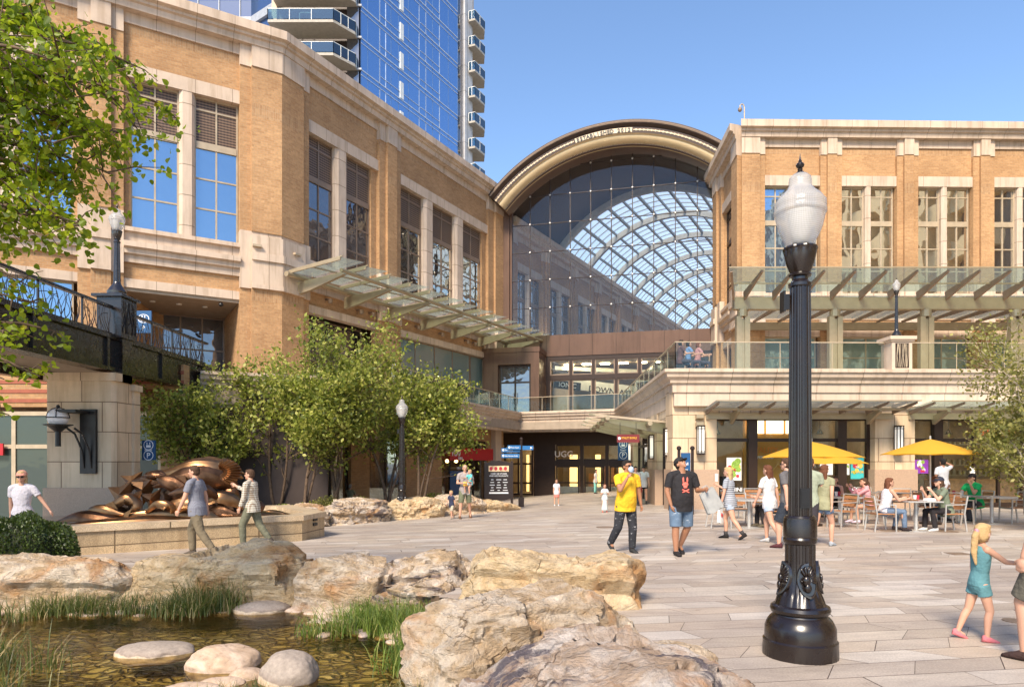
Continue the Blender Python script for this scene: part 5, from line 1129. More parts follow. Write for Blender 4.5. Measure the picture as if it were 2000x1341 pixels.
def table(px, py, label, rz=0):
    g = G(px, py); o = tb0 if first[0] else dup(tb0); first[0] = False; o.location = GL(g); o.rotation_euler = (0, 0, rz); o['label'] = label; return g
def chair(x, y, rz, label):
    o = ch0 if first[1] else dup(ch0); first[1] = False; o.location = (x, y, gz(x, y)); o.rotation_euler = (0, 0, rz); o['label'] = label
T1 = table(1789, 1036, 'grey cafe table between the couple under the yellow umbrella'); T2 = table(1872, 1018, 'cafe table of the man in green behind the couple', .1); T3 = table(1937, 1022, 'empty grey cafe table at the far right edge'); T4 = table(1463, 1030, 'grey cafe table left of the large lamp post', 0); T5 = table(1640, 1022, 'cafe table of the two girls right of the large lamp post', .1); T6 = table(1738, 1008, 'empty cafe table behind the couple by the granite plinth'); T7 = table(1500, 1012, 'rear grey cafe table behind the lamp post near the windows')
hp = math.pi/2
chair(T1.x-.85, T1.y, hp, 'cafe chair under the woman in the white top'); chair(T1.x+.80, T1.y, -hp, 'cafe chair under the man in the green tee'); chair(T2.x-.8, T2.y+.1, hp, 'cafe chair under the woman in black'); chair(T2.x+.75, T2.y+.3, -hp, 'cafe chair under the man in the green shirt')
chair(T3.x-.95, T3.y-.1, hp+.4, 'empty slatted chair facing the far right table in front'); chair(T3.x-1.35, T3.y+.5, hp-.2, 'empty slatted chair just right of the man in the green tee'); chair(T3.x+.75, T3.y+.2, -hp, 'empty chair right of the far right table'); chair(T3.x+.95, T3.y-.6, -hp-.5, 'nearest chair cut by the right picture edge')
chair(T1.x-1.45, T1.y+.75, -hp+.3, 'empty chair left of the woman in the white top'); chair(T6.x+.5, T6.y+.4, 2.9, 'empty chair in front of the granite plinth'); chair(T6.x-.2, T6.y+.75, .2, 'empty chair tucked behind the rear table')
chair(T4.x-.75, T4.y+.1, hp, 'empty chair left of the table by the lamp post'); chair(T4.x+.05, T4.y+.85, 0, 'chair with slatted back behind the table by the lamp post'); chair(T4.x+.75, T4.y+.1, -hp, 'chair under the seated person in black trousers'); chair(T7.x-.1, T7.y+.75, .1, 'rear chair by the windows behind the lamp post'); chair(T7.x-1.0, T7.y+.1, hp, 'chair near the cafe window left of the lamp post')
chair(T5.x+.75, T5.y-.15, -hp-.2, 'cafe chair under the girl in the pink hoodie'); chair(T5.x+.25, T5.y+.75, -.2, 'cafe chair under the girl in the black top'); chair(T5.x+1.15, T5.y+.55, -hp, 'empty cafe chair right behind the girl in the pink hoodie')
def umbrella(px, py, Y, w_, label, d=0):
    p = P(px, py, Y); g = gz(p.x, p.y); zt = p.z-g; u = thing('cafe_umbrella', label, 'umbrella', (p.x, p.y, g), d, 'yellow cafe umbrellas')
    can = MB(); n_ = 8; h_ = .42; vs = [(0, 0, zt)]
    RR = 5
    for j in range(1, RR+1):
        t = j/RR
        for k in range(n_*3):
            a = 2*math.pi*k/(n_*3); w2 = w_*t*(1-(.06*t if k % 3 else 0)); sag = (.04*t if k % 3 else 0); vs.append((w2*math.cos(a), w2*math.sin(a), zt-h_*(t**1.15)+sag*.5))
    K = n_*3; fs = [(0, 1+k, 1+(k+1) % K) for k in range(K)]+[(1+(j-1)*K+k, 1+j*K+k, 1+j*K+(k+1) % K, 1+(j-1)*K+(k+1) % K) for j in range(1, RR) for k in range(K)]
    can.add(vs, fs); off = len(can.v); can.add([(x, y, z-.012) for x, y, z in vs], [tuple(reversed(f)) for f in fs]); can.build('canopy', YF, u)
    m = MB(); m.tube([(0, 0, 0), (0, 0, zt+.09)], .022, 8); m.build('pole', 'alu', u); m = MB(); 
    for k in range(n_): a = 2*math.pi*k/n_; m.tube([(0, 0, zt-.1), (w_*.5*math.cos(a), w_*.5*math.sin(a), zt-h_*.5), (w_*.98*math.cos(a), w_*.98*math.sin(a), zt-h_-.0)], .008, 4)
    m.build('ribs', 'alu', u); MB().lathe([(.27, 0), (.27, .05), (.05, .09)], 20).build('base', 'frame_dark', u)
n = N('umbrella_yellow'); n.col((.82, .52, .06)); n.pr(.8); tl = n.n('BsdfTranslucent'); tl.inputs[0].default_value = (.95, .62, .07, 1); mx = n.n('MixShader'); mx.inputs[0].default_value = .5; n.l(n.b.outputs[0], mx.inputs[1]); n.l(tl.outputs[0], mx.inputs[2]); n.l(mx.outputs[0], n.out.inputs[0]); YF = n.m
umbrella(1817, 857, 18.6, 1.22, 'yellow umbrella over the couple at the right hand tables', .2); umbrella(1585, 862, 18.2, 1.30, 'yellow umbrella partly hidden by the large lamp post', .1); umbrella(1612, 878, 21.0, 1.2, 'lower yellow umbrella behind the lamp post', .3)
# things on the tables
def food(T, items, nm):
    for (kind, dx, dy, mat, lb) in items:
        z = T.z+.741
        if kind == 'cup': o = MB().lathe([(.03, 0), (.042, .12), (.045, .125), (.0, .127)], 12).build('drink_cup', mat, label=lb); cat = 'cup'
        elif kind == 'tray': o = MB().lathe([(.10, 0), (.13, .03), (.12, .032), (.09, .012)], 14).build('food_bowl', mat, label=lb); cat = 'bowl'
        else: o = MB().prismy([(-.12, 0), (.12, 0), (.10, .06), (-.10, .06)], -.09, .09).build('takeout_box', mat, label=lb); cat = 'box'
        o.location = (T.x+dx, T.y+dy, z); tag(o, None, cat)
food(T1, [('cup', .0, .05, 'white', 'white drink cup in the middle of the couple\'s table'), ('cup', .1, .1, red_i, 'red drink cup on the couple\'s table'), ('box', .28, -.1, 'white', 'white takeout box in front of the man in the green tee'), ('tray', -.15, -.12, 'wood', 'food bowl in front of the woman in the white top')], 'a')
food(T5, [('cup', -.05, .1, 'white', 'white cup on the two girls\' table'), ('cup', .05, .15, red_i, 'red cup on the two girls\' table'), ('tray', .1, -.15, 'yellow_fabric', 'yellow food basket on the two girls\' table')], 'b')
food(T2, [('cup', .1, .0, 'white', 'white cup in front of the man in green'), ('cup', -.1, .05, red_i, 'red cup in front of the man in green')], 'c')
# bin by the plinth
g_ = G(1752, 985); bn = thing('litter_bin', 'square brown litter bin with a dark slot behind the couple', 'bin', (g_.x, g_.y-.9, gz(g_.x, g_.y))); m = MB(); m.box(-.38, .38, -.25, .25, 0, 1.12); m.build('body', 'frame_taupe', bn); m = MB(); m.box(-.42, .42, -.29, .29, 1.12, 1.18); m.build('lid', 'frame_taupe', bn); m = MB(); m.prismy([(-.18, .90), (-.14, .84), (.14, .84), (.18, .90), (.18, 1.0), (.14, 1.05), (-.14, 1.05), (-.18, 1.0)], -.26, -.245); m.build('slot', 'black', bn)
# drain covers
for (px, py, rx, lb) in ((1983, 1212, .12, 'round perforated drain cover near the right edge behind the girl'), (1737, 1036, .22, 'round dark drain cover in front of the couple'), (1845, 1037, .30, 'round dark drain cover below the empty right table'), (1182, 1029, .24, 'oval dark drain cover behind the man in yellow')):
    g = G(px, py); o = MB().lathe([(rx, 0), (rx, .006), (rx*.9, .008)], 24).build('drain_cover', 'frame_taupe', label=lb); o.location = (g.x, g.y, g.z+.002); tag(o, None, 'drain cover')
g = G(1872, 1081); o = MB().box(-.17, .17, -.17, .17, 0, .008).build('drain_cover', 'frame_taupe', label='square metal cover in the paving right of centre'); o.location = (g.x, g.y, g.z+.002); tag(o, None, 'drain cover')

# ================= fountain basin and bronze sculpture =================
bsn = thing('fountain_basin', 'low tan granite fountain basin wall with thick coping', 'fountain', (-6.5, 15.2, 0))
line = [(-14.5, 12.6), (-8.6, 13.6), (-4.95, 16.3), (-4.75, 17.5), (-6.5, 20.2), (-10, 19)]
bp_ = [(.0, -.3), (.0, .30), (-.42, .30), (-.42, -.3)]; m = MB(); sweep2d(m, bp_, line); bl_mat = panelmat('basin_stone', (.50, .37, .22), 1.15, 3, (.16, .11, .06), .012, .14, 0, .5, .35, .25)
m.build('basin_wall', bl_mat, bsn, world=True); m = MB(); sweep2d(m, [(.05, .302), (.05, .42), (-.47, .42), (-.47, .302)], line); m.build('coping', panelmat('coping_stone', (.54, .42, .28), 2.4, 3, (.14, .10, .06), .012, .1, 0, .4, .3, .15), bsn, world=True)
m = MB(); m.add([(-14, 13.1, .28), (-8.7, 14.1, .28), (-5.4, 16.6, .28), (-6.7, 19.8, .28), (-10, 18.7, .28), (-14, 17, .28)], [(0, 1, 2, 3, 4, 5)]); m.build('basin_water', 'water', bsn, world=True); m = MB(); m.add([(-14, 13.1, .1), (-8.7, 14.1, .1), (-5.4, 16.6, .1), (-6.7, 19.8, .1), (-10, 18.7, .1), (-14, 17, .1)], [(0, 1, 2, 3, 4, 5)]); m.build('basin_floor', 'granite', bsn, world=True)
dv = V((1.2, .2)).normalized(); 
m = MB(); m.box(-.1, .1, -.02, .012, .02, .15); m.box(-.1, .1, -.02, .012, -.1, -.03); o = m.build('outlet_plate', 'black', bsn); o.location = (-4.83+6.5, 16.95-15.2, .22); o.rotation_euler = (0, 0, R(80))
sc_ = thing('bronze_sculpture', 'polished bronze sculpture of swirling leaves shells fish and shards in the fountain', 'sculpture', (-8.5, 16.8, .2))
def ribbon(pts, ws, th, up, cup=0.0, n_=9):
    pts = [V(p) for p in pts]; P_ = []
    k = len(pts); S = 18; path = []; wd = []
    for i in range(S+1):
        t = i/S*(k-1); j = min(int(t), k-2); u = t-j
        p0, p1, p2, p3 = pts[max(j-1, 0)], pts[j], pts[j+1], pts[min(j+2, k-1)]
        path.append(.5*((2*p1)+(p2-p0)*u+(2*p0-5*p1+4*p2-p3)*u*u+(3*p1-p0-3*p2+p3)*u**3)); wd.append(ws[j]*(1-u)+ws[j+1]*u)
    mb = MB(); vs = []
    for i, p in enumerate(path):
        d = (path[min(i+1, S)]-path[max(i-1, 0)]).normalized(); r = d.cross(up).normalized(); uu = r.cross(d)
        for q in range(n_):
            x = (q/(n_-1)*2-1); vs.append(p+r*x*wd[i]+uu*(-cup*wd[i]*x*x+th*(1-x*x)*.5+.02*math.cos(x*14)*wd[i]))
        for q in range(n_-1, -1, -1):
            x = (q/(n_-1)*2-1); vs.append(p+r*x*wd[i]*.98+uu*(-cup*wd[i]*x*x-th*(1-x*x)*.5-.012))
    K = 2*n_; mb.add(vs, [(i*K+j, i*K+(j+1) % K, (i+1)*K+(j+1) % K, (i+1)*K+j) for i in range(S) for j in range(K)]+[tuple(range(K)), tuple(S*K+j for j in range(K-1, -1, -1))]); return mb
def B(px, py, Y): p = P(px, py, Y); return p
def rb_(name, pts, ws, th=.06, up=V((0, -.7, .7)), cup=.3, mat='bronze'): mb = ribbon([B(*p) for p in pts], ws, th, V(up).normalized(), cup); mb.build(name, mat, sc_, world=True, smooth='auto')
rb_('large_leaf', [(282, 927, 17.0), (330, 918, 16.8), (372, 903, 16.7), (415, 903, 16.8), (450, 915, 17.0), (474, 934, 17.2)], [.04, .13, .2, .24, .2, .03])
rb_('large_leaf', [(300, 950, 16.7), (345, 930, 16.5), (395, 920, 16.6), (440, 938, 16.8), (462, 960, 17.0)], [.04, .2, .3, .26, .06], up=(0, -.9, .4), mat='bronze_dark')
rb_('large_leaf', [(355, 912, 17.6), (400, 897, 17.5), (435, 905, 17.6), (478, 925, 17.7)], [.05, .16, .18, .02])
rb_('curled_leaf', [(170, 1002, 16.4), (215, 985, 16.3), (245, 968, 16.3), (262, 985, 16.3), (250, 1004, 16.3)], [.04, .13, .18, .16, .03], cup=.6)
rb_('curled_leaf', [(110, 1020, 15.8), (150, 1005, 15.7), (195, 1008, 15.7), (240, 1018, 15.8)], [.05, .16, .2, .05], mat='bronze_dark')
rb_('long_wave', [(120, 1030, 15.4), (200, 1024, 15.5), (290, 1018, 15.8), (380, 1020, 16.2), (470, 1018, 16.8), (560, 1008, 17.6)], [.12, .3, .36, .3, .26, .05], th=.16, cup=.5)
rb_('long_wave', [(250, 1006, 16.0), (330, 996, 16.2), (420, 1002, 16.5), (510, 1004, 17.2), (565, 1010, 17.7)], [.06, .22, .26, .2, .05], th=.12, cup=.4)
rb_('curled_leaf', [(500, 1008, 17.6), (525, 1000, 17.6), (550, 1003, 17.7), (563, 1010, 17.7)], [.05, .18, .16, .03], th=.1, cup=.8)
rb_('curled_leaf', [(395, 985, 16.4), (425, 965, 16.4), (455, 972, 16.5), (480, 992, 16.6)], [.04, .2, .2, .05], cup=.5)
rnd = random.Random(9)
for (px, py, Y, s) in ((240, 965, 16.8, .42), (262, 978, 16.6, .36), (285, 955, 16.9, .42), (300, 975, 16.7, .34), (430, 985, 16.9, .32), (262, 940, 17.3, .34)):
    p = B(px, py, Y); m = MB(); vs = [V((0, 0, 0))]; k = 7
    pts = [V((math.cos(2*math.pi*i/k), rnd.uniform(-.4, .1), math.sin(2*math.pi*i/k)))*(s*(1.0 if i % 2 else .45)) for i in range(k)]
    m.add([p+V((0, -.18, 0)), p+V((0, .2, 0))]+[p+q for q in pts], [(0, 2+i, 2+(i+1) % k) for i in range(k)]+[(1, 2+(i+1) % k, 2+i) for i in range(k)]); m.build('faceted_shard', 'bronze', sc_, world=True)
def fish(px, py, Y, L, ang, mat='bronze_dark'):
    p = B(px, py, Y); Rm = Matrix.Rotation(ang, 3, 'Y'); m = MB(); prof = [(0, .02), (.06, .08), (.2, .15), (.4, .19), (.6, .15), (.8, .07), (.92, .04)]; vs = []; K = 12
    for t, r in prof:
        for k in range(K): a = 2*math.pi*k/K; vs.append(p+Rm @ V(((t-.5)*L, r*L*.7*math.cos(a), r*L*math.sin(a))))
    m.add(vs, [(i*K+j, i*K+(j+1) % K, (i+1)*K+(j+1) % K, (i+1)*K+j) for i in range(len(prof)-1) for j in range(K)]+[tuple(range(K)), tuple((len(prof)-1)*K+j for j in range(K))])
    q = [p+Rm @ V((x*L, 0, z*L)) for x, z in ((.38, 0), (.62, .2), (.55, 0), (.62, -.2))]; m.add([c+V((0, -.01, 0)) for c in q]+[c+V((0, .01, 0)) for c in q], [(0, 1, 2), (0, 2, 3), (4, 6, 5), (4, 7, 6)])
    q = [p+Rm @ V((x*L, 0, z*L)) for x, z in ((-.15, .15), (.1, .30), (.25, .12))]; m.add([c+V((0, -.01, 0)) for c in q]+[c+V((0, .01, 0)) for c in q], [(0, 1, 2), (3, 5, 4)]); m.build('fish', mat, sc_, world=True, smooth='auto')
rb_('large_leaf', [(330, 965, 16.3), (365, 950, 16.1), (405, 955, 16.2), (430, 975, 16.4)], [.03, .15, .18, .03], mat='bronze_dark')
rb_('curled_leaf', [(285, 1000, 16.0), (305, 980, 15.9), (330, 985, 15.9), (335, 1002, 16.0)], [.03, .12, .14, .03], cup=.7)
rb_('large_leaf', [(245, 945, 17.2), (290, 930, 17.1), (325, 938, 17.0)], [.03, .14, .03], mat='bronze_dark')
rb_('curled_leaf', [(455, 1000, 16.9), (480, 975, 16.9), (505, 985, 17.0), (500, 1003, 17.1)], [.03, .13, .14, .03], cup=.7, mat='bronze_dark')
fish(345, 948, 16.4, 1.0, .35); fish(310, 940, 16.9, .9, .2); fish(210, 1000, 15.9, .9, .15, 'bronze'); fish(360, 985, 16.1, .9, -.1, 'bronze'); fish(440, 1000, 16.5, .8, .2)
# fan shell
m = MB(); c = B(432, 925, 16.5); vs = []; K = 25
for j in range(6):
    for k in range(K): a = R(-80+150*k/(K-1)); r = .12+.75*j/5*(.75 if k % 2 else .7); vs.append(c+V((r*math.cos(a)*.8, -.12-.18*math.sin(j/5*3)-.03*(k % 2), -r*math.sin(a)*.5+.05)))
m.add(vs, [(j*K+k, j*K+k+1, (j+1)*K+k+1, (j+1)*K+k) for j in range(5) for k in range(K-1)]); n2 = len(vs); m.add([v+V((0, .05, 0)) for v in vs], [(j*K+k, (j+1)*K+k, (j+1)*K+k+1, j*K+k+1) for j in range(5) for k in range(K-1)]); m.build('fan_shell', 'bronze', sc_, world=True)
for (px, py, Y, rx, rz) in ((310, 928, 16.9, .34, .13), (450, 968, 17.0, .22, .3), (455, 998, 17.0, .3, .14), (330, 1000, 16.6, .5, .25), (430, 1000, 17.2, .6, .3), (220, 1005, 16.6, .6, .2), (350, 965, 17.4, .5, .45)):
    m = MB(); p = B(px, py, Y); bmv = bmesh.new(); bmesh.ops.create_icosphere(bmv, subdivisions=4, radius=1)
    for v in bmv.verts: d = v.co.normalized(); v.co = V((d.x*rx, d.y*rx*.7, d.z*rz))*(1+.10*noise.noise(d*7+V((px, 0, 0))))+p
    m.add([v.co for v in bmv.verts], [tuple(v.index for v in f.verts) for f in bmv.faces]); bmv.free(); m.build('pebbled_mass', 'bronze_dark', sc_, world=True, smooth=True)
# ================= people =================
MC = {}
def cm_(name, c, v=.12):
    if name not in MC: MC[name] = cloth(name, c, v)
    return MC[name]
def stripes(name, c1, c2, freq, axis=2, check=False):
    if name in MC: return MC[name]
    n = N(name); s = n.n('SeparateXYZ'); n.l(n.obj(), s.inputs[0]); w1 = n.math('GREATER_THAN', n.math('SINE', n.math('MULTIPLY', s.outputs[axis], freq)), .1)
    if check: w2 = n.math('GREATER_THAN', n.math('SINE', n.math('MULTIPLY', n.math('ADD', s.outputs[0], s.outputs[1]), freq)), .3); w1 = n.math('MULTIPLY', n.math('ADD', w1, w2), .5)
    n.col(n.mix(w1, c1, c2)); n.pr(.85); MC[name] = n.m; return n.m
def ripped(name, base, pale):
    if name in MC: return MC[name]
    n = N(name); ob = n.obj(); mp = n.n('Mapping'); n.l(ob, mp.inputs[0]); mp.inputs['Scale'].default_value = (1, 1, 2.2)
    n.col(n.mix(n.ramp(n.noise(mp.outputs[0], 9, 5, .7), [(.60, (0, 0, 0)), (.66, (1, 1, 1))]), n.ramp(n.noise(ob, 4, 4), [(.3, tuple(x*.8 for x in base)), (.7, tuple(min(1, x*1.4) for x in base))]), pale)); n.pr(.85); n.bump(n.noise(ob, 14, 4), .3, .01); MC[name] = n.m; return n.m
HAIR = {'brown': (.07, .035, .018), 'dark': (.014, .010, .008), 'blond': (.48, .32, .15), 'grey': (.30, .27, .24), 'auburn': (.13, .045, .02)}
def capsule(mb, a, b, ra, rb, n=12, fl=1.0):
    a = V(a); b = V(b); d = b-a; L = max(d.length, 1e-4); d = d/L
    pts = []; rs = []
    for t in (-1, -.87, -.5): pts.append(a+d*ra*t); rs.append(ra*math.sqrt(max(.003, 1-t*t)))
    pts.append(a); rs.append(ra); pts.append((a+b)/2); rs.append((ra+rb)/2*1.02); pts.append(b); rs.append(rb)
    for t in (.5, .87, 1): pts.append(b+d*rb*t); rs.append(rb*math.sqrt(max(.003, 1-t*t)))
    return mb.tube(pts, rs, n)
def rings(mb, lst, X, n=20):
    """stack of ellipses (z, half width, half depth, y centre) carried by the matrix-like function X"""
    vs = []
    for z, w_, d_, yc in lst:
        for k in range(n):
            a = 2*math.pi*k/n; c, s = math.cos(a), math.sin(a); vs.append(X(V((w_*c, yc+d_*s, z))))
    fs = [(i*n+k, i*n+(k+1) % n, (i+1)*n+(k+1) % n, (i+1)*n+k) for i in range(len(lst)-1) for k in range(n)]+[tuple(range(n-1, -1, -1)), tuple((len(lst)-1)*n+k for k in range(n))]
    return mb.add(vs, fs)
def fuse(mb, name, mat, parent, vox, smooth=4, label=None):
    """voxel-union of the pieces into one continuous skin"""
    me = bpy.data.meshes.new('t'); me.from_pydata(mb.v, [], mb.f); bm = bmesh.new(); bm.from_mesh(me); bmesh.ops.recalc_face_normals(bm, faces=bm.faces); bm.to_mesh(me); bm.free()
    o = bpy.data.objects.new('t', me); C.objects.link(o)
    r = o.modifiers.new('r', 'REMESH'); r.mode = 'VOXEL'; r.voxel_size = vox; s = o.modifiers.new('s', 'SMOOTH'); s.iterations = smooth; s.factor = .5
    dg = bpy.context.evaluated_depsgraph_get(); m2 = bpy.data.meshes.new_from_object(o.evaluated_get(dg)); bpy.data.objects.remove(o); bpy.data.meshes.remove(me)
    m2.name = name; m2.materials.clear(); m2.materials.append(M[mat] if isinstance(mat, str) else mat); m2.polygons.foreach_set('use_smooth', [True]*len(m2.polygons))
    p = bpy.data.objects.new(name, m2); C.objects.link(p); p.parent = parent
    if label: p['label'] = label
    return p
def nrm(v): return V(v).normalized()
WALK_A = dict(legL=((-.04, -.42, -1), (-.0, .05, -1)), legR=((.04, .30, -1), (.02, .72, -1)), armL=((-.12, .30, -1), (-.05, .1, -1)), armR=((.12, -.30, -1), (.05, -.45, -1)))
WALK_B = dict(legR=((.04, -.42, -1), (.0, .05, -1)), legL=((-.04, .30, -1), (-.02, .72, -1)), armR=((.12, .30, -1), (.05, .1, -1)), armL=((-.12, -.30, -1), (-.05, -.45, -1)))
STAND = dict(legL=((-.08, -.03, -1), (-.02, .03, -1)), legR=((.08, .03, -1), (.02, .06, -1)), armL=((-.14, .03, -1), (-.05, -.15, -1)), armR=((.14, .03, -1), (.05, -.15, -1)))
SIT = dict(legL=((-.12, -1, -.03), (-.0, -.05, -1)), legR=((.12, -1, -.03), (.0, .18, -1)), armL=((-.1, -.55, -.8), (.25, -1, .15)), armR=((.1, -.55, -.8), (-.25, -1, .15)))
def person(label, loc, face, H, pose=None, skin='a', top=('shirt', (.5, .5, .5)), bottom=('shorts', (.1, .1, .12)), hair=('short', 'brown'), shoes=(.03, .03, .03), lean=4, pitch=0, yaw=0, vox=.011, build=1.0, belly=0, female=False, child=False, glasses=False, group=None, hat=None, z=None, seat=None, socks=None, curl=.5, mats={}, sleeve=.5):
    ps = dict(WALK_A); ps.update(pose or {}); x, y = loc[0], loc[1]; gzv = gz(x, y) if z is None else z
    T = Matrix.Rotation(R(lean), 3, 'X'); B_ = build
    hs = 1.22 if child else 1.0; X = lambda v: (T @ V(v))*H
    pel = V((0, 0, 0)); hip = {-1: V((-.052*B_, 0, -.01))*H, 1: V((.052*B_, 0, -.01))*H}
    tl = .245*(.93 if child else 1); sl = .235*(.93 if child else 1)
    sw = .108*B_*(.90 if female else 1.0)*(.9 if child else 1); sh = {s: X((sw*s, .0, .292)) for s in (-1, 1)}
    J = {}
    for s, k in ((-1, 'L'), (1, 'R')):
        a, b = ps['leg'+k]; kn = hip[s]+nrm(a)*tl*H; an = kn+nrm(b)*sl*H; J['kn', s] = kn; J['an', s] = an
        a, b = ps['arm'+k]; el = sh[s]+nrm(a)*.168*H; wr = el+nrm(b)*.142*H; J['el', s] = el; J['wr', s] = wr; J['hd', s] = nrm(b)
    low_ = min(J['an', -1].z, J['an', 1].z)-.042*H
    root = thing('person', label, 'person', (x, y, gzv-low_ if seat is None else gzv+seat), R(face), group)
    off = low_ if seat is None else -seat  # local z of the ground
    sk = M['skin_'+skin] if isinstance(skin, str) else skin
    b = MB(); k = H*B_
    wst = .068 if female else .074
    torso = [(-.07, .055, .045, .0), (-.03, .088, .062, .004), (.02, .086, .064, .002), (.09, wst, .055-.0, -.002), (.16, .082, .058, -.002), (.22, .092, .062, .002), (.27, .088, .055, .004), (.305, .055, .04, .006), (.32, .03, .03, .004)]
    if belly: torso = [(z_, w_*(1+.5*belly*math.exp(-((z_-.09)/.08)**2)), d_*(1+belly*math.exp(-((z_-.09)/.08)**2)), y_-.03*belly*math.exp(-((z_-.09)/.08)**2)) for z_, w_, d_, y_ in torso]
    XB = lambda v: X((v.x*B_, v.y*B_, v.z)); rings(b, torso, XB)
    nb_ = X((0, .004, .30)); Ry = Matrix.Rotation(R(yaw), 3, 'Z') @ Matrix.Rotation(R(pitch), 3, 'X'); hc0 = X((0, -.004, .365)); XH = lambda v: hc0+(Ry @ V(v))*H*hs
    capsule(b, nb_, XH((0, .004, .0)), .031*k, .028*k)
    b.ell(XH((0, .002, .055)), (.044*H*hs, .056*H*hs, .053*H*hs), 16, 12, Ry); b.ell(XH((0, -.016, .026)), (.033*H*hs, .038*H*hs, .040*H*hs), 14, 10, Ry)
    capsule(b, XH((0, -.052, .050)), XH((0, -.064, .030)), .005*H*hs, .0085*H*hs, 8); b.ell(XH((0, -.050, .008)), (.016*H*hs, .008*H*hs, .006*H*hs), 8, 6, Ry); b.ell(XH((0, -.044, -.008)), (.014*H*hs, .012*H*hs, .010*H*hs), 8, 6, Ry)
    for s in (-1, 1): b.ell(XH((.045*s, .004, .034)), (.006*H*hs, .013*H*hs, .018*H*hs), 8, 6, Ry)
    for s in (-1, 1):
        capsule(b, X((.012*s, .004, .325)), sh[s]*.97, .022*k, .030*k)
        capsule(b, sh[s], J['el', s], .029*k, .022*k); capsule(b, J['el', s], J['wr', s], .0225*k, .0145*k)
        hd = J['hd', s]; side = hd.cross(V((0, 1, 0)) if abs(hd.y) < .8 else V((0, 0, 1))).normalized(); pn = side.cross(hd).normalized(); w0 = J['wr', s]; sc = .85 if child else 1
        palm = w0+hd*.032*H; rot = Matrix((side, pn, hd)).transposed(); b.ell(palm, (.022*H*sc*.6, .021*H*sc, .028*H*sc), 10, 8, rot)
        inn = side*(-s) if (side*(-s)).x*s < 0 else side*s; inn = inn if inn.length else side
        for q in range(4):
            fo = pn*(q-1.5)*.0112*H*sc; L1 = (.026, .030, .028, .022)[q]*H*sc; st = palm+hd*.020*H*sc+fo; m1 = st+(hd*(1-.35*curl)+inn*.5*curl).normalized()*L1*.6; m2 = m1+(hd*(1-1.1*curl)+inn*1.0*curl).normalized()*L1*.6
            capsule(b, st-hd*.008*H, m1, .0052*H*sc, .0048*H*sc, 8); capsule(b, m1, m2, .0048*H*sc, .004*H*sc, 8)
        t0 = palm-pn*.016*H*sc-hd*.008*H; t1 = t0+(-pn*.7+hd*.6+inn*.3).normalized()*.022*H*sc; capsule(b, t0, t1, .0065*H*sc, .0055*H*sc, 8); capsule(b, t1, t1+(hd+inn*.4).normalized()*.018*H*sc, .0055*H*sc, .0045*H*sc, 8)
        capsule(b, hip[s], J['kn', s], .050*k, .033*k, 14); kn, an = J['kn', s], J['an', s]; cf = kn.lerp(an, .3)+V((0, .008*H, 0)); capsule(b, kn, cf, .031*k, .032*k); capsule(b, cf, an, .032*k, .019*k)
        capsule(b, an, an+V((0, -.05*H, -.025*H)), .019*H, .015*H, 8)
    body = fuse(b, 'body', sk, root, vox)
    e = MB(); 
    for s in (-1, 1): e.ell(XH((.018*s, -.0505, .046)), (.0075*H*hs, .004*H*hs, .0038*H*hs), 8, 6, Ry)
    if glasses:
        e = MB()
        for s in (-1, 1): e.ell(XH((.019*s, -.055, .046)), (.016*H*hs, .006*H*hs, .011*H*hs), 10, 6, Ry); e.tube([XH((.034*s, -.05, .05)), XH((.047*s, .0, .045))], .0022*H, 5)
        e.build('sunglasses', 'black', root, smooth=True)
    else: e.build('eyes', 'black', root)
    e = MB()
    for s in (-1, 1): e.tube([XH((.008*s, -.054, .058)), XH((.02*s, -.053, .061)), XH((.03*s, -.046, .058))], .0022*H, 5)
    e.build('eyebrows', cm_('hair_'+hair[1], HAIR[hair[1]]), root); MB().ell(XH((0, -.0575, .0085)), (.012*H*hs, .0035*H*hs, .003*H*hs), 8, 6, Ry).build('lips', cm_('lips', (.40, .13, .10)), root)
    # hair
    hm = cm_('hair_'+hair[1], HAIR[hair[1]], .3); h = MB(); st = hair[0]
    g_ = lambda c, a, n1=14, n2=10: h.ell(XH(c), tuple(q*H*hs for q in a), n1, n2, Ry)
    if hat != 'bald':
        g_((0, .012, .064), (.049, .056, .054)); g_((0, -.014, .092), (.040, .040, .022))
        if st == 'short': g_((0, .022, .035), (.045, .042, .04))
        if st in ('long', 'pony', 'bob'): g_((0, .024, .03), (.050, .044, .055))
        if st == 'long':
            for s in (-1, 0, 1): capsule(h, XH((.025*s, .035, .03)), XH((.035*s, .045, -.10)), .027*H*hs, .018*H*hs)
        if st == 'bob':
            for s in (-1, 1): capsule(h, XH((.035*s, .01, .04)), XH((.04*s, .01, -.03)), .018*H*hs, .016*H*hs)
        if st == 'pony':
            capsule(h, XH((0, .055, .07)), XH((0, .085, .02)), .018*H*hs, .022*H*hs); capsule(h, XH((0, .085, .02)), XH((.008, .075, -.09)), .022*H*hs, .02*H*hs); capsule(h, XH((.008, .075, -.09)), XH((-.004, .065, -.17)), .02*H*hs, .008*H*hs)
        fuse(h, 'hair', hm, root, vox*.9, 3)
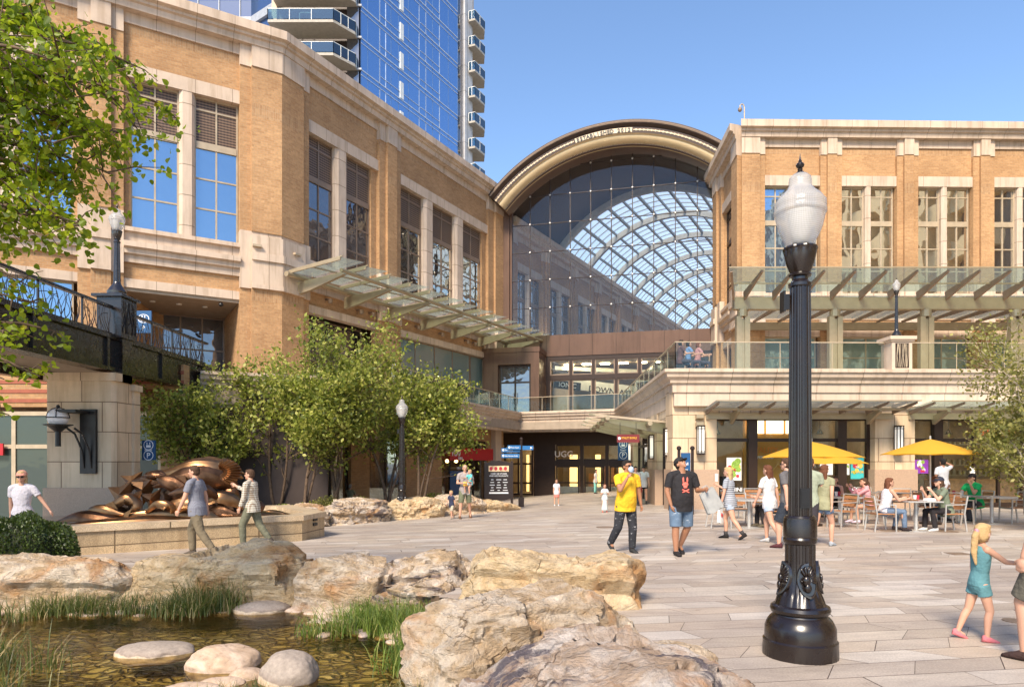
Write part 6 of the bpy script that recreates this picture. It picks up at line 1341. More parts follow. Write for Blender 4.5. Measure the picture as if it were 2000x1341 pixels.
    if hat and hat != 'bald':
        c = MB(); vs = []
        for i in range(7):
            t = R(90*i/6)
            for q in range(18): a = 2*math.pi*q/18; vs.append(XH((.0535*math.cos(a)*math.cos(t), .008+.065*math.sin(a)*math.cos(t), .066+.058*math.sin(t))))
        c.add(vs, [(i*18+q, i*18+(q+1) % 18, (i+1)*18+(q+1) % 18, (i+1)*18+q) for i in range(6) for q in range(18)])
        br_ = [XH((.048*math.cos(R(a)), -.035-.0-.062*abs(math.sin(R(a))), .062+.004*math.sin(R(a)))) for a in range(180, 361, 20)]; c.add(br_+[p+V((0, 0, .004*H)) for p in br_], [tuple(range(10)), tuple(range(19, 9, -1))]+[(i, i+1, 11+i, 10+i) for i in range(9)]+[(9, 0, 10, 19)])
        c.build('cap', cm_('cap_'+str(hat), hat if not isinstance(hat, str) else (.02, .02, .022)), root, smooth='auto')
    # top
    kind, col = top[0], top[1]; tm = col if not isinstance(col, tuple) else cm_('top_%d%d%d' % tuple(int(99*q) for q in col), col)
    g = 1.0; t_ = MB(); add = .010; hem = -.075 if kind in ('shirt', 'polo', 'hoodie') else -.03
    tr = [(z_, w_+add, d_+add, y_) for z_, w_, d_, y_ in torso if z_ > hem+.01 and z_ < .31]; f0 = tr[0]; tr = [(hem, f0[1]+.006, f0[2]+.006, f0[3])]+tr+[(.312, .048, .042, .006)]
    if kind == 'shirt' or kind == 'polo': tr = [(z_, w_*(1.04 if z_ < .12 else 1), d_*(1.08 if z_ < .12 else 1), y_) for z_, w_, d_, y_ in tr]
    if kind in ('shirt', 'polo', 'hoodie'): tr = [(z_, max(w_, .110), max(d_, .084), y_) if z_ < .035 else (z_, w_, d_, y_) for z_, w_, d_, y_ in tr]
    rings(t_, tr, XB)
    if kind != 'tank':
        for s in (-1, 1):
            e_ = J['el', s]; capsule(t_, X((.030*s*B_, .004, .317)), sh[s]*.975, .027*k, .0365*k)
            sf = 1.0 if kind == 'hoodie' or sleeve >= 1 else sleeve
            if sf >= 1: t_.tube([sh[s], e_, e_.lerp(J['wr', s], .9)], [.035*k, .030*k, .023*k], 12)
            else: t_.tube([sh[s], sh[s].lerp(e_, sf*.5), sh[s].lerp(e_, sf+.14)], [.035*k, .036*k, .036*k], 12)
            if sf >= 1: t_.ell(e_, (.031*k,)*3, 8, 6)
    if kind == 'polo': t_.tube([XH((.0, .0, -.02)), XH((0, 0, -.045))], [.036*H, .045*H], 14)
    if kind == 'hoodie': t_.ell(X((0, .04, .31)), (.055*k, .035*k, .035*k), 10, 8)
    fuse(t_, {'tank': 'top', 'shirt': 'shirt', 'polo': 'polo_shirt', 'hoodie': 'hoodie'}[kind], tm, root, vox, 3)
    # bottom
    kind, col = bottom[0], bottom[1]; pm = col if not isinstance(col, tuple) else cm_('bot_%d%d%d' % tuple(int(99*q) for q in col), col)
    p = MB(); rings(p, [(z_, w_*B_*1.0, d_*B_, y_) for z_, w_, d_, y_ in [(-.085, .060, .052, 0), (-.045, .094, .070, .004), (.0, .096, .072, .004), (.045, .086, .064, 0)]], X)
    if kind in ('shorts', 'pants', 'bermuda'):
        fr_ = {'shorts': .42, 'bermuda': .92, 'pants': 1}[kind]
        for s in (-1, 1):
            kn, an = J['kn', s], J['an', s]; hp_ = hip[s]+V((0, 0, .0))
            if kind != 'pants': e_ = hp_.lerp(kn, fr_); p.tube([hp_, hp_.lerp(kn, fr_*.5), e_], [.058*k, .056*k, (.052 if kind == 'bermuda' else .056)*k], 16)
            else: p.tube([hp_, hp_.lerp(kn, .5), kn, kn.lerp(an, .5), kn.lerp(an, .96)], [.058*k, .050*k, .042*k, .038*k, .033*k], 16); p.ell(kn, (.042*k,)*3, 10, 8)
        fuse(p, 'trousers' if kind == 'pants' else 'shorts', pm, root, vox, 3)
    elif kind == 'dress': rings(p, [(-.42, .115, .10, 0), (-.25, .10, .09, 0), (-.1, .09, .075, 0), (.0, .078, .062, 0), (.07, .07, .056, 0)], XB); fuse(p, 'skirt', pm, root, vox, 3)
    elif kind == 'skirt': rings(p, [(-.17, .115, .10, 0), (-.1, .10, .085, 0), (.0, .088, .07, 0), (.05, .078, .06, 0)], XB); fuse(p, 'skirt', pm, root, vox, 3)
    # shoes
    for s in (-1, 1):
        an = J['an', s]; kn = J['kn', s]; d = (an-kn).normalized(); th = math.atan2(d.y, -d.z); Rx = Matrix.Rotation(th*.9 if seat is None else 0, 3, 'X'); f = MB(); Q = lambda v: an+(Rx @ V(v))*H
        sw_ = .9 if child else 1
        vs = []; prof = [(.036, .014, .040), (.024, .023, .046), (-.01, .026, .042), (-.045, .028, .028), (-.080, .027, .018), (-.102, .016, .010)]
        for (yy, ww, hh) in prof:
            for q in range(10): a = 2*math.pi*q/10; vs.append(Q((ww*math.cos(a)*sw_, yy, -.040+max(0, (hh+.006)*(1+math.sin(a))*.5*1.15))))
        f.add(vs, [(i*10+q, i*10+(q+1) % 10, (i+1)*10+(q+1) % 10, (i+1)*10+q) for i in range(5) for q in range(10)]+[tuple(range(10)), tuple(50+q for q in range(9, -1, -1))])
        f.build('shoe', cm_('shoe_%d%d%d' % tuple(int(99*q) for q in shoes), shoes), root, smooth=True)
        if socks: q = MB(); q.tube([an+V((0, 0, 0)), an.lerp(kn, .25)], [.024*k, .029*k], 12); q.build('sock', cm_('sock', socks), root, smooth=True)
    root['_J'] = 0; del root['_J']
    return root, J, XH, X
def att(root, mb, name, mat, smooth='auto', label=None): return mb.build(name, mat, root, smooth=smooth, label=label)
def held(root, J_pt, mb, name, mat, label, cat):
    """a held thing: its own top-level object, placed at the hand"""
    Rz = Matrix.Rotation(root.rotation_euler.z, 4, 'Z'); p = V(root.location)+(Rz @ V(J_pt)); o = mb.build(name, mat, smooth='auto'); o.location = p; o.rotation_euler = (0, 0, root.rotation_euler.z); return tag(o, label, cat)

W = lambda g: (g.x, g.y)
# 1 man in yellow polo, hand to face
g = G(1222, 1079); r1, J, XH, X = person('man in a yellow polo and ripped black jeans holding a mask to his face', W(g), 25, 1.76, dict(legL=((-.06, .15, -1), (-.05, .75, -1)), legR=((.05, -.12, -1), (.02, .08, -1)), armL=((-.15, -.55, -.75), (.42, -.35, .95)), armR=((.25, .05, -1), (.14, -.10, -1))), skin='b', top=('polo', (.78, .44, .02)), bottom=('pants', ripped('ripped_black', (.022, .023, .028), (.35, .35, .36))), hair=('short', 'dark'), build=1.14, belly=.28, glasses=True, yaw=8, vox=.009, curl=.9)
m = MB(); m.ell(XH((0, -.060, .010)), (.058, .042, .060), 12, 8); att(r1, m, 'face_mask', cm_('mask_blue', (.42, .52, .68)))
# 2 man in black tee looking up
g = G(1330, 1084); r2, J, XH, X = person('man in a black tee with a coral print and cap looking up', W(g), 12, 1.80, dict(legL=((-.03, -.08, -1), (.02, .0, -1)), legR=((.10, .12, -1), (-.14, .55, -1)), armL=((-.20, .06, -1), (.22, -.22, -1)), armR=((.30, -.0, -1), (.05, -1, .12))), skin='b', top=('shirt', (.018, .016, .018)), bottom=('bermuda', ripped('ripped_denim', (.10, .15, .22), (.42, .46, .50))), hair=('short', 'dark'), build=1.16, belly=.22, pitch=-32, yaw=22, hat=(.02, .02, .02), shoes=(.015, .012, .012), vox=.009, sleeve=.6)
m = MB(); fy = lambda z: -(.0975-(z-.13)*.133)
for (cx, cz, rx, rz) in ((-.022, .250, .010, .030), (.022, .250, .010, .030), (0, .205, .034, .024), (0, .180, .022, .016)):
    q = MB(); q.ell(X((cx, fy(cz), cz)), (rx*1.8, .012, rz*1.8), 12, 8); m.add(q.v, q.f)
for s in (-1, 1): m.tube([X((-.036*s, fy(.125)-.001, .125)), X((0, fy(.14)-.003, .14)), X((.036*s, fy(.155)-.001, .155))], .012, 8)
att(r2, m, 'shirt_print', cm_('coral', (.72, .16, .12)))
def bag(w_, h_, d_): 
    b = MB(); vs = []
    for i, t in enumerate((0, .05, .5, .9, 1)):
        ww = w_*(1-.12*t); dd = d_*(1-.5*t); z = -h_+h_*t
        for q in range(16): a = 2*math.pi*q/16; c, s = math.cos(a), math.sin(a); k_ = (abs(c)**4+abs(s)**4)**-.25; vs.append((ww/2*c*k_*(.9 if i == 0 else 1), dd/2*s*k_, z+.015*math.sin(q*2.1+i)))
    b.add(vs, [(i*16+q, i*16+(q+1) % 16, (i+1)*16+(q+1) % 16, (i+1)*16+q) for i in range(4) for q in range(16)]+[tuple(range(15, -1, -1)), tuple(64+q for q in range(16))])
    for s in (-1, 1): b.tube([(-w_*.2, s*d_*.2, -.01), (-w_*.12, s*.02, .09), (w_*.12, s*.02, .09), (w_*.2, s*d_*.2, -.01)], .006, 5)
    return b
b_ = held(r2, J['el', 1].lerp(J['wr', 1], .8)+V((.06, -.0, -.02)), bag(.36, .40, .16), 'shopping_bag', simple('bag_grey', (.36, .36, .345), .55, var=.15, sc=8), 'pale grey plastic shopping bag on the arm of the man in black', 'bag'); b_.rotation_euler = (0, R(-28), R(15))
# 3 woman in striped top walking away left
g = G(1426, 1052); r3, J, XH, X = person('woman in a grey striped tee and light shorts walking with a red printed bag', W(g), 232, 1.62, dict(WALK_A, armR=((.18, -.1, -1), (.05, -.25, -1)), armL=((-.2, -.35, -.8), (.05, -.9, .5))), top=('shirt', stripes('grey_stripe', (.46, .48, .52), (.12, .13, .16), 150)), bottom=('shorts', (.36, .42, .50)), hair=('long', 'blond'), shoes=(.02, .02, .02), socks=(.05, .045, .045), female=True, vox=.010)
b_ = held(r3, J['wr', 1]+V((.02, -.02, -.12)), bag(.24, .32, .10), 'shopping_bag', 'white', 'white plastic bag with a red emblem carried by the striped woman', 'bag'); q = MB(); q.ell((0, 0, -.16), (.055, .062, .07), 10, 8).build('emblem', 'red', b_)
held(r3, J['wr', -1]+V((0, -.05, .10)), MB().lathe([(.034, 0), (.045, .17), (.047, .175), (.0, .18)], 14), 'drink_cup', 'white', 'white paper cup raised by the striped woman', 'cup')
# 4 man in grey tee walking away
g = G(1541, 1070); r4, J, XH, X = person('man in a grey tee and dark shorts walking behind the lamp post', W(g), 225, 1.80, dict(WALK_B), skin='a', top=('shirt', (.115, .108, .11)), bottom=('bermuda', (.025, .032, .045)), hair=('short', 'brown'), glasses=True, vox=.009, shoes=(.08, .02, .025), build=1.08)
att(r4, MB().tube([J['wr', -1]+V((0, 0, .035)), J['wr', -1]+V((0, 0, .01))], .031, 12), 'wrist_watch', 'black')
g = G(1503, 1060); person('woman with long brown hair and pale shorts behind the man in grey', W(g), 215, 1.66, WALK_A, top=('shirt', (.66, .64, .64)), bottom=('shorts', (.40, .48, .62)), hair=('long', 'auburn'), shoes=(.5, .5, .5), female=True)
g = G(1580, 1066); person('man in a sage green shirt and dark shorts just right of the lamp post', W(g), 140, 1.80, WALK_B, top=('shirt', (.30, .33, .24)), bottom=('bermuda', (.03, .025, .03)), hair=('short', 'brown'), shoes=(.2, .2, .2))
g = G(1608, 1066); person('woman in an olive top and denim shorts striding right of the lamp post', W(g), 130, 1.66, WALK_A, top=('shirt', (.28, .27, .16)), bottom=('shorts', (.14, .20, .30)), hair=('long', 'auburn'), shoes=(.35, .38, .42), female=True, sleeve=.3)
# girl in teal playsuit and the adult holding her hand
g = G(1912, 1250); rg, J, XH, X = person('little blond girl in a teal playsuit and pink sandals holding a hand', W(g), 84, 1.12, dict(legL=((-.04, -.25, -1), (-.02, .12, -1)), legR=((.08, .22, -1), (.03, .42, -1)), armL=((-.15, -1, -.75), (-.1, -1, -.10)), armR=((.12, .1, -1), (.03, -.15, -1))), top=('tank', (.10, .24, .27)), bottom=('shorts', (.10, .24, .27)), hair=('pony', 'blond'), shoes=(.62, .18, .20), child=True, female=True, vox=.007, build=.98, yaw=30, pitch=5)
m = MB(); rings(m, [(.045, .080, .064, .0), (.058, .080, .064, .0)], X); att(rg, m, 'belt', 'black'); m = MB(); m.ell(XH((0, .070, .055)), (.028, .022, .028), 8, 6); att(rg, m, 'hair_tie', cm_('pink', (.7, .3, .35)))
ga = G(2056, 1296); person('adult in an olive shirt at the right picture edge leading the girl', W(ga), 205, 1.80, dict(legL=((-.05, .35, -1), (-.05, .62, -1)), legR=((.05, -.4, -1), (.0, .05, -1)), armL=((-.30, .12, -1), (-.22, -.12, -1)), armR=((.1, .1, -1), (.05, -.3, -1))), top=('shirt', (.15, .14, .10)), bottom=('bermuda', (.10, .09, .07)), hair=('short', 'brown'), shoes=(.05, .025, .02), vox=.009, build=1.1)
# left group by the fountain
g = G(385, 1084); person('man in a blue grey tee and khaki trousers striding before the fountain', W(g), -112+20, 1.76, WALK_A, top=('shirt', stripes('fine_check', (.22, .23, .27), (.15, .15, .19), 220, check=True)), bottom=('pants', (.17, .135, .085)), hair=('short', 'brown'), shoes=(.10, .08, .06), vox=.009, build=1.10, pitch=6)
g = G(492, 1066); person('man in a checked long sleeved shirt and green trousers by the fountain', W(g), -95, 1.70, dict(WALK_B, armR=((.10, -.10, -1), (.02, -.35, -.9)), armL=((-.12, -.6, -.5), (.1, -.9, .5))), top=('shirt', stripes('check_shirt', (.58, .56, .48), (.22, .15, .10), 130, check=True)), bottom=('pants', (.15, .15, .10)), hair=('short', 'brown'), shoes=(.08, .06, .05), vox=.009, build=1.14, belly=.2, sleeve=1)
g = GY(44, 13.0); person('woman in a white tee and pink visor behind the round bush', W(g), 20, 1.68, dict(WALK_A, armR=((.55, .1, -.9), (.6, -.1, -.9))), top=('shirt', (.62, .58, .62)), bottom=('pants', (.03, .03, .04)), hair=('bob', 'blond'), glasses=True, hat=(.62, .30, .22), shoes=(.4, .4, .4), female=True)
# father with children by the planter rocks
g = G(908, 1012); rf_, J, XH, X = person('bald father in grey tee and olive shorts carrying a toddler', W(g), 8, 1.82, dict(legL=((-.10, -.12, -1), (-.08, .02, -1)), legR=((.14, .15, -1), (.12, .45, -1)), armL=((-.22, -.2, -1), (.8, -.9, .05)), armR=((.25, -.25, -.9), (-.5, -.9, .1))), top=('shirt', (.30, .26, .25)), bottom=('bermuda', (.14, .15, .09)), hair=('short', 'grey'), hat='bald', shoes=(.12, .06, .03), vox=.012)
Rz = Matrix.Rotation(R(8), 3, 'Z'); cp = V(rf_.location)+Rz @ V((.17, -.20, .24)); person('toddler in an aqua shirt carried on the father\'s arm', (cp.x, cp.y), -50, .92, dict(legL=((-.3, -.8, -.6), (0, .1, -1)), legR=((.3, -.7, -.7), (0, .1, -1)), armL=((-.3, -.6, -.6), (.2, -1, .1)), armR=((.2, -.4, -1), (-.1, -.8, -.2))), top=('shirt', (.12, .48, .46)), bottom=('shorts', (.4, .4, .42)), hair=('short', 'blond'), shoes=(.3, .3, .3), child=True, z=cp.z, seat=0.0, vox=.012)
held(rf_, V((-.02, -.34, .20)), MB().box(-.06, .06, -.02, .02, -.05, .09), 'yellow_packet', 'yellow_fabric', 'yellow packet in the hand of the bald father', 'packet')
g = G(882, 1013); person('small boy in a navy shirt and khaki shorts walking beside the father', W(g), -35, .98, WALK_B, top=('shirt', (.03, .035, .07)), bottom=('bermuda', (.45, .38, .28)), hair=('short', 'blond'), shoes=(.3, .25, .2), child=True, vox=.012)
g = G(1087, 987); person('girl in a white tee and coral skirt walking from the doors', W(g), 0, 1.22, STAND, top=('shirt', (.60, .58, .62)), bottom=('skirt', (.75, .22, .18)), hair=('long', 'brown'), shoes=(.6, .6, .6), child=True, female=True, vox=.012)
g = G(1181, 1000); person('small girl in a pale floral long dress left of the yellow shirt', W(g), 0, 1.02, dict(STAND, armL=((-.25, -.1, -1), (.5, -.6, .5)), armR=((.25, -.1, -1), (-.5, -.6, .5))), top=('shirt', (.58, .62, .60)), bottom=('dress', (.56, .62, .60)), hair=('long', 'auburn'), shoes=(.5, .15, .12), child=True, female=True, vox=.012)
g = GY(1241, 28.5); person('long haired woman in a patterned blouse near the entrance pier', W(g), 0, 1.62, STAND, top=('shirt', (.35, .32, .30)), bottom=('pants', (.03, .03, .04)), hair=('long', 'dark'), female=True, vox=.014)
g = GY(1257, 29.5); rk, J, XH, X = person('boy in a black cap and white tee carrying a red bag', W(g), 0, 1.62, STAND, top=('shirt', (.55, .55, .56)), bottom=('shorts', (.03, .03, .035)), hair=('short', 'dark'), hat=(.021, .02, .02), socks=(.6, .6, .6), vox=.014)
held(rk, J['wr', -1]+V((-.02, -.08, -.05)), bag(.30, .26, .12), 'shopping_bag', 'red', 'red shopping bag of the boy in the black cap', 'bag')
# seated at the cafe
def sit(label, tx, ty, face, H, **kw):
    pose = kw.pop('pose', SIT); return person(label, (tx, ty), face, H, pose, seat=.50, lean=kw.pop('lean', 12), **kw)
sit('seated woman in a white sleeveless top and blue jeans at the front table', T1.x-.78, T1.y, 90, 1.68, top=('tank', (.66, .64, .66)), bottom=('pants', (.12, .17, .25)), hair=('long', 'auburn'), female=True, shoes=(.03, .02, .02), vox=.010)
sit('seated man in a green tee dark cap and black trousers at the front table', T1.x+.74, T1.y, -90, 1.74, top=('shirt', (.16, .19, .13)), bottom=('pants', (.02, .016, .018)), hair=('bob', 'brown'), hat=(.022, .024, .04), shoes=(.6, .58, .55), vox=.010, pose=dict(SIT, armL=((-.1, -.6, -.7), (.2, -.6, .9)), armR=((.1, -.6, -.7), (-.2, -.6, .9))), lean=16)
sit('seated woman in black with auburn hair eating at the rear table', T2.x-.74, T2.y+.1, 90, 1.64, top=('shirt', (.02, .02, .02)), bottom=('pants', (.10, .14, .2)), hair=('long', 'auburn'), female=True, pose=dict(SIT, armL=((-.1, -.6, -.7), (.2, -.6, .8)), armR=((.1, -.6, -.7), (-.2, -.6, .8))))
sit('seated man in a bright green tee and dark cap looking at his phone', T2.x+.70, T2.y+.3, -80, 1.78, skin='a', top=('shirt', (.01, .42, .12)), bottom=('pants', (.05, .05, .06)), hair=('short', 'dark'), hat=(.023, .02, .02), build=1.12, pose=dict(SIT, armR=((.1, -.5, -.5), (-.2, -.3, 1))))
sit('seated girl in a pink hoodie drinking at the table right of the lamp', T5.x+.70, T5.y-.15, -95, 1.58, top=('hoodie', (.74, .34, .36)), bottom=('shorts', (.20, .25, .33)), hair=('pony', 'brown'), female=True, shoes=(.6, .5, .6), pose=dict(SIT, armL=((-.1, -.7, -.4), (.2, -.6, .8)), armR=((.1, -.7, -.4), (-.2, -.6, .8))))
sit('seated girl in a black sleeveless top with long brown hair behind the table', T5.x+.2, T5.y+.72, -20, 1.64, top=('tank', (.02, .018, .018)), bottom=('pants', (.02, .02, .022)), hair=('long', 'brown'), female=True)
sit('seated person in black trousers with a white side stripe left of the lamp', T4.x+.72, T4.y+.1, -90, 1.7, top=('shirt', (.03, .03, .035)), bottom=('pants', (.014, .013, .014)), hair=('short', 'brown'), shoes=(.10, .08, .05))
g = GY(1843, 22.2); person('man in a white tee leaning with one arm raised at the cafe window', W(g), 185, 1.76, dict(STAND, armL=((-.7, -.4, .25), (.7, -.5, .5)), armR=((.2, 0, -1), (.1, -.1, -1))), skin='b', top=('shirt', (.64, .63, .64)), bottom=('pants', (.05, .05, .06)), hair=('short', 'dark'))
# on the terrace and inside
for px, Y, col, hr, lb in ((1328, 25.8, (.1, .05, .05), 'dark', 'dark haired person seated at the terrace corner behind the glass railing'), (1343, 26.0, (.15, .25, .45), 'dark', 'person in a blue top seated behind the terrace railing'), (1362, 26.2, (.45, .22, .22), 'auburn', 'person in a pink top seated behind the terrace railing')):
    X_ = (px-1000)/F*Y; person(lb, (X_, Y), 90, 1.65, SIT, top=('shirt', col), bottom=('pants', (.05, .05, .07)), hair=('bob', hr), z=TZ, seat=.5, vox=.014, female=True)
g = GY(602, 30.5); person('dark haired diner in a checked shirt outside the restaurant behind the trees', W(g), 40, 1.7, SIT, top=('shirt', (.4, .42, .5)), bottom=('pants', (.05, .05, .05)), hair=('short', 'dark'), seat=.5, vox=.014)
g = GY(683, 33.0); person('diner in an olive shirt seen from behind at the restaurant window', W(g), 160, 1.75, SIT, top=('shirt', (.28, .26, .16)), bottom=('pants', (.05, .05, .05)), hair=('short', 'grey'), seat=.55, vox=.014)
g = GY(1163, 46.5); person('woman in a white top and mint trousers built solid for a reflection at the doors', W(g), 60, 1.6, STAND, top=('shirt', (.55, .55, .52)), bottom=('pants', (.20, .50, .45)), hair=('long', 'dark'), female=True, vox=.016)  # solid figure imitates a woman's reflection in the door glass
# ================= vegetation =================
def leafmesh(name, centers, sizes, mat, parent, seed, shape='diamond', hang=0.0, world=True):
    rg = np.random.default_rng(seed); n_ = len(centers); c = np.asarray(centers, float); s = np.asarray(sizes, float)[:, None]
    a = rg.normal(size=(n_, 3)); a /= np.linalg.norm(a, axis=1)[:, None]
    if hang: a[:, 2] -= hang; a /= np.linalg.norm(a, axis=1)[:, None]
    b = rg.normal(size=(n_, 3)); b -= a*np.sum(a*b, 1)[:, None]; b /= np.linalg.norm(b, axis=1)[:, None]; nn = np.cross(a, b)
    if shape == 'diamond': pts = [(-.5, 0, 0), (0, .32, .04), (.5, 0, 0), (0, -.32, .04)]; fc = [(0, 1, 2, 3)]
    else: pts = [(-.45, 0, 0), (-.38, .30, .06), (-.05, .42, .08), (.3, .24, .03), (.58, 0, -.05), (.3, -.24, .03), (-.05, -.42, .08), (-.38, -.30, .06)]; fc = [(0, 1, 2, 3, 4), (0, 4, 5, 6, 7)]
    k = len(pts); vs = np.zeros((n_, k, 3))
    for j, (x, y, z) in enumerate(pts): vs[:, j] = c+a*s*x+b*s*y+nn*s*z
    m = MB(); me = bpy.data.meshes.new(name); fs = []
    for f in fc: fs.append(np.arange(n_)[:, None]*k+np.array(f)[None])
    faces = [tuple(r) for f in fs for r in f.tolist()]; me.from_pydata(vs.reshape(-1, 3).tolist(), [], faces); me.materials.append(M[mat]); o = bpy.data.objects.new(name, me); C.objects.link(o)
    if parent: o.parent = parent; o.location = -parent.location if world else V((0, 0, 0))
    return o
def grow(rnd, p, d, L, r, depth, segs, tips, up=.15, spread=.7, nsub=3):
    pts = [p.copy()]; rs = [r]; q = p.copy(); dd = d.normalized(); n_ = 5
    for i in range(n_):
        dd = (dd+V((rnd.gauss(0, .10), rnd.gauss(0, .10), rnd.gauss(0, .07)+up*.15))).normalized(); q = q+dd*L/n_; pts.append(q.copy()); rs.append(r*(1-.6*(i+1)/n_))
        if depth > 0 and i >= 1:
            for _ in range(nsub if i > 1 else 1):
                ax = V((rnd.gauss(0, 1), rnd.gauss(0, 1), rnd.gauss(0, .4))); nd = (dd+ax.normalized()*spread*rnd.uniform(.6, 1.3)).normalized(); grow(rnd, q, nd, L*rnd.uniform(.38, .58), r*.42*(1-.1*i), depth-1, segs, tips, up, spread, nsub)
        if depth <= 1: tips.append((q.copy(), L))
    segs.append((pts, rs))
def tree(name, label, base, stems, seed, nleaf, lsize, mat, group=None, bark='bark', sig=.22, up=.25, spread=.8, shape='diamond', nsub=3, hang=0, depth=2, flat=.8, hsc=1.0, zmin=1.9):
    rnd = random.Random(seed); rg = np.random.default_rng(seed); root = thing(name, label, 'tree', base, 0, group); segs = []; tips = []
    for (dx, dy, top, r) in stems: top *= hsc; b = V(base)+V((rnd.uniform(-.1, .1), rnd.uniform(-.1, .1), -.1)); grow(rnd, b, V((dx, dy, top)), V((dx, dy, top)).length, r, depth, segs, tips, up, spread, nsub)
    t = MB()
    for pts, rs in segs: t.tube(pts, rs, 6 if rs[0] > .03 else 4)
    t.build('trunk', bark, root, world=True, smooth=True)
    T_ = np.array([tuple(p) for p, L in tips]); zc = V(base).z+zmin; T_ = T_[T_[:, 2] > zc]
    idx = rg.integers(0, len(T_), nleaf); c = T_[idx]+rg.normal(size=(nleaf, 3))*np.array([sig, sig, sig*flat]); leafmesh('crown', c, rg.uniform(.4, 1.4, nleaf)*lsize, mat, root, seed, shape, hang); return root
grp = 'multi stem trees in the rock planter'
specs = [(395, 24.0, [(-1.3, .2, 3.6, .07), (-.5, -.5, 3.7, .06), (.6, .3, 3.6, .06)], 'dark leafy multi stem tree at the left end of the planter by the footbridge'),
 (545, 25.5, [(-.8, .1, 4.1, .07), (.1, .4, 4.3, .07), (.9, -.3, 4.0, .06)], 'multi stem tree behind the man in the checked shirt'),
 (590, 24.0, [(-1.0, -.3, 3.7, .07), (.2, -.2, 3.9, .06)], 'lower spreading multi stem tree in front left of the planter'),
 (652, 25.0, [(-.5, .2, 5.0, .08), (.25, .1, 5.3, .08), (.7, -.2, 4.8, .06)], 'tallest multi stem tree in the middle of the planter'),
 (755, 26.5, [(-.5, -.2, 4.5, .07), (.3, .2, 4.9, .07), (1.1, -.1, 4.0, .06)], 'multi stem tree directly behind the far street lamp'),
 (815, 26.5, [(.2, .1, 4.2, .07), (1.2, .2, 3.7, .06), (.9, -.4, 3.4, .05)], 'rightmost multi stem tree of the planter above the father')]
for i, (px, Y, st, lb) in enumerate(specs):
    g = GY(px, Y); tree('tree', lb, (g.x, g.y, g.z+.25), st, 20+i, 8200, .14, 'leaf_mid', grp, sig=.19, spread=1.05, flat=.6, nsub=3, hsc=.87, zmin=1.5)
# aspen at the right edge
g = GY(2035, 17.0); tree('tree', 'pale aspen with small round leaves reaching in from the right edge', (g.x, g.y, g.z), [(-.45, .1, 3.3, .08), (.5, .2, 3.9, .08), (-.7, -.3, 2.0, .05), (-.3, .5, 2.2, .05)], 71, 12000, .095, 'leaf_olive', None, 'bark_pale', sig=.15, spread=1.1, flat=.8, zmin=.9)
# near tree, upper left: boughs reaching into the picture
rt = thing('tree', 'near tree with large yellow green backlit leaves hanging in at the upper left', 'tree', (-6.6, 6.2, -.1)); rnd = random.Random(4); rg = np.random.default_rng(4); t = MB(); cl = []; sg = []
trunk = [V((-6.6, 6.2, -.3)), V((-6.5, 6.25, 1.5)), V((-6.35, 6.3, 3.2)), V((-6.2, 6.4, 5.0)), V((-6.0, 6.4, 7.2))]; t.tube(trunk, [.17, .15, .13, .10, .05], 10)
bough = [((20, 60), 5.0), ((90, 40), 5.4), ((60, 150), 5.2), ((150, 130), 5.0), ((230, 190), 4.8), ((280, 130), 5.2), ((250, 260), 4.6), ((310, 195), 4.9), ((180, 250), 4.5), ((120, 280), 4.4), ((230, 340), 4.4), ((160, 370), 4.2), ((80, 350), 4.2), ((100, 430), 4.0), ((180, 440), 4.1), ((30, 440), 3.9), ((30, 260), 4.4), ((130, 60), 5.4), ((20, 570), 3.4), ((80, 590), 3.3), ((135, 650), 3.1), ((50, 660), 3.0), ((90, 735), 2.7), ((20, 740), 2.6), ((30, 810), 2.4), ((70, 560), 3.3), ((20, 650), 3.2)]
for (px, py), z0_ in bough:
    Yd = rnd.uniform(5.7, 6.9); tip = P(px-12, py, Yd); st = trunk[0].lerp(trunk[-1], min(.95, max(.3, (tip.z+rnd.uniform(-.1, .6))/7.4))); j = min(3, int(max(0, (st.z+.3)/1.9)))
    mid = st.lerp(tip, .5)+V((0, rnd.uniform(-.2, .2), .22)); pts = [st, st.lerp(mid, .6)+V((0, 0, .08)), mid, mid.lerp(tip, .6)+V((0, 0, .05)), tip]; t.tube(pts, [.04, .03, .02, .013, .005], 6)
    big = py < 520
    for q in range(26 if big else 11):
        f = rnd.uniform(.40, 1.0); bp0 = mid.lerp(tip, max(0, f*2-1)) if f > .5 else st.lerp(mid, f*2); tw = V((rnd.gauss(0, .22), rnd.gauss(0, .34), rnd.gauss(-.04, .20)))*(1 if big else .6); e_ = bp0+tw; t.tube([bp0, bp0+tw*.5+V((0, 0, .03)), e_], [.009, .006, .003], 4)
        for k in range(24 if big else 13): ff = rnd.uniform(.2, 1.05); cl.append(tuple(bp0+tw*ff+V((rnd.gauss(0, .06), rnd.gauss(0, .06), rnd.gauss(-.03, .05)))))
t.build('trunk', 'bark', rt, world=True, smooth=True); leafmesh('crown', cl, rg.uniform(.030, .080, len(cl)), 'leaf_near', rt, 5, 'leaf', .5)
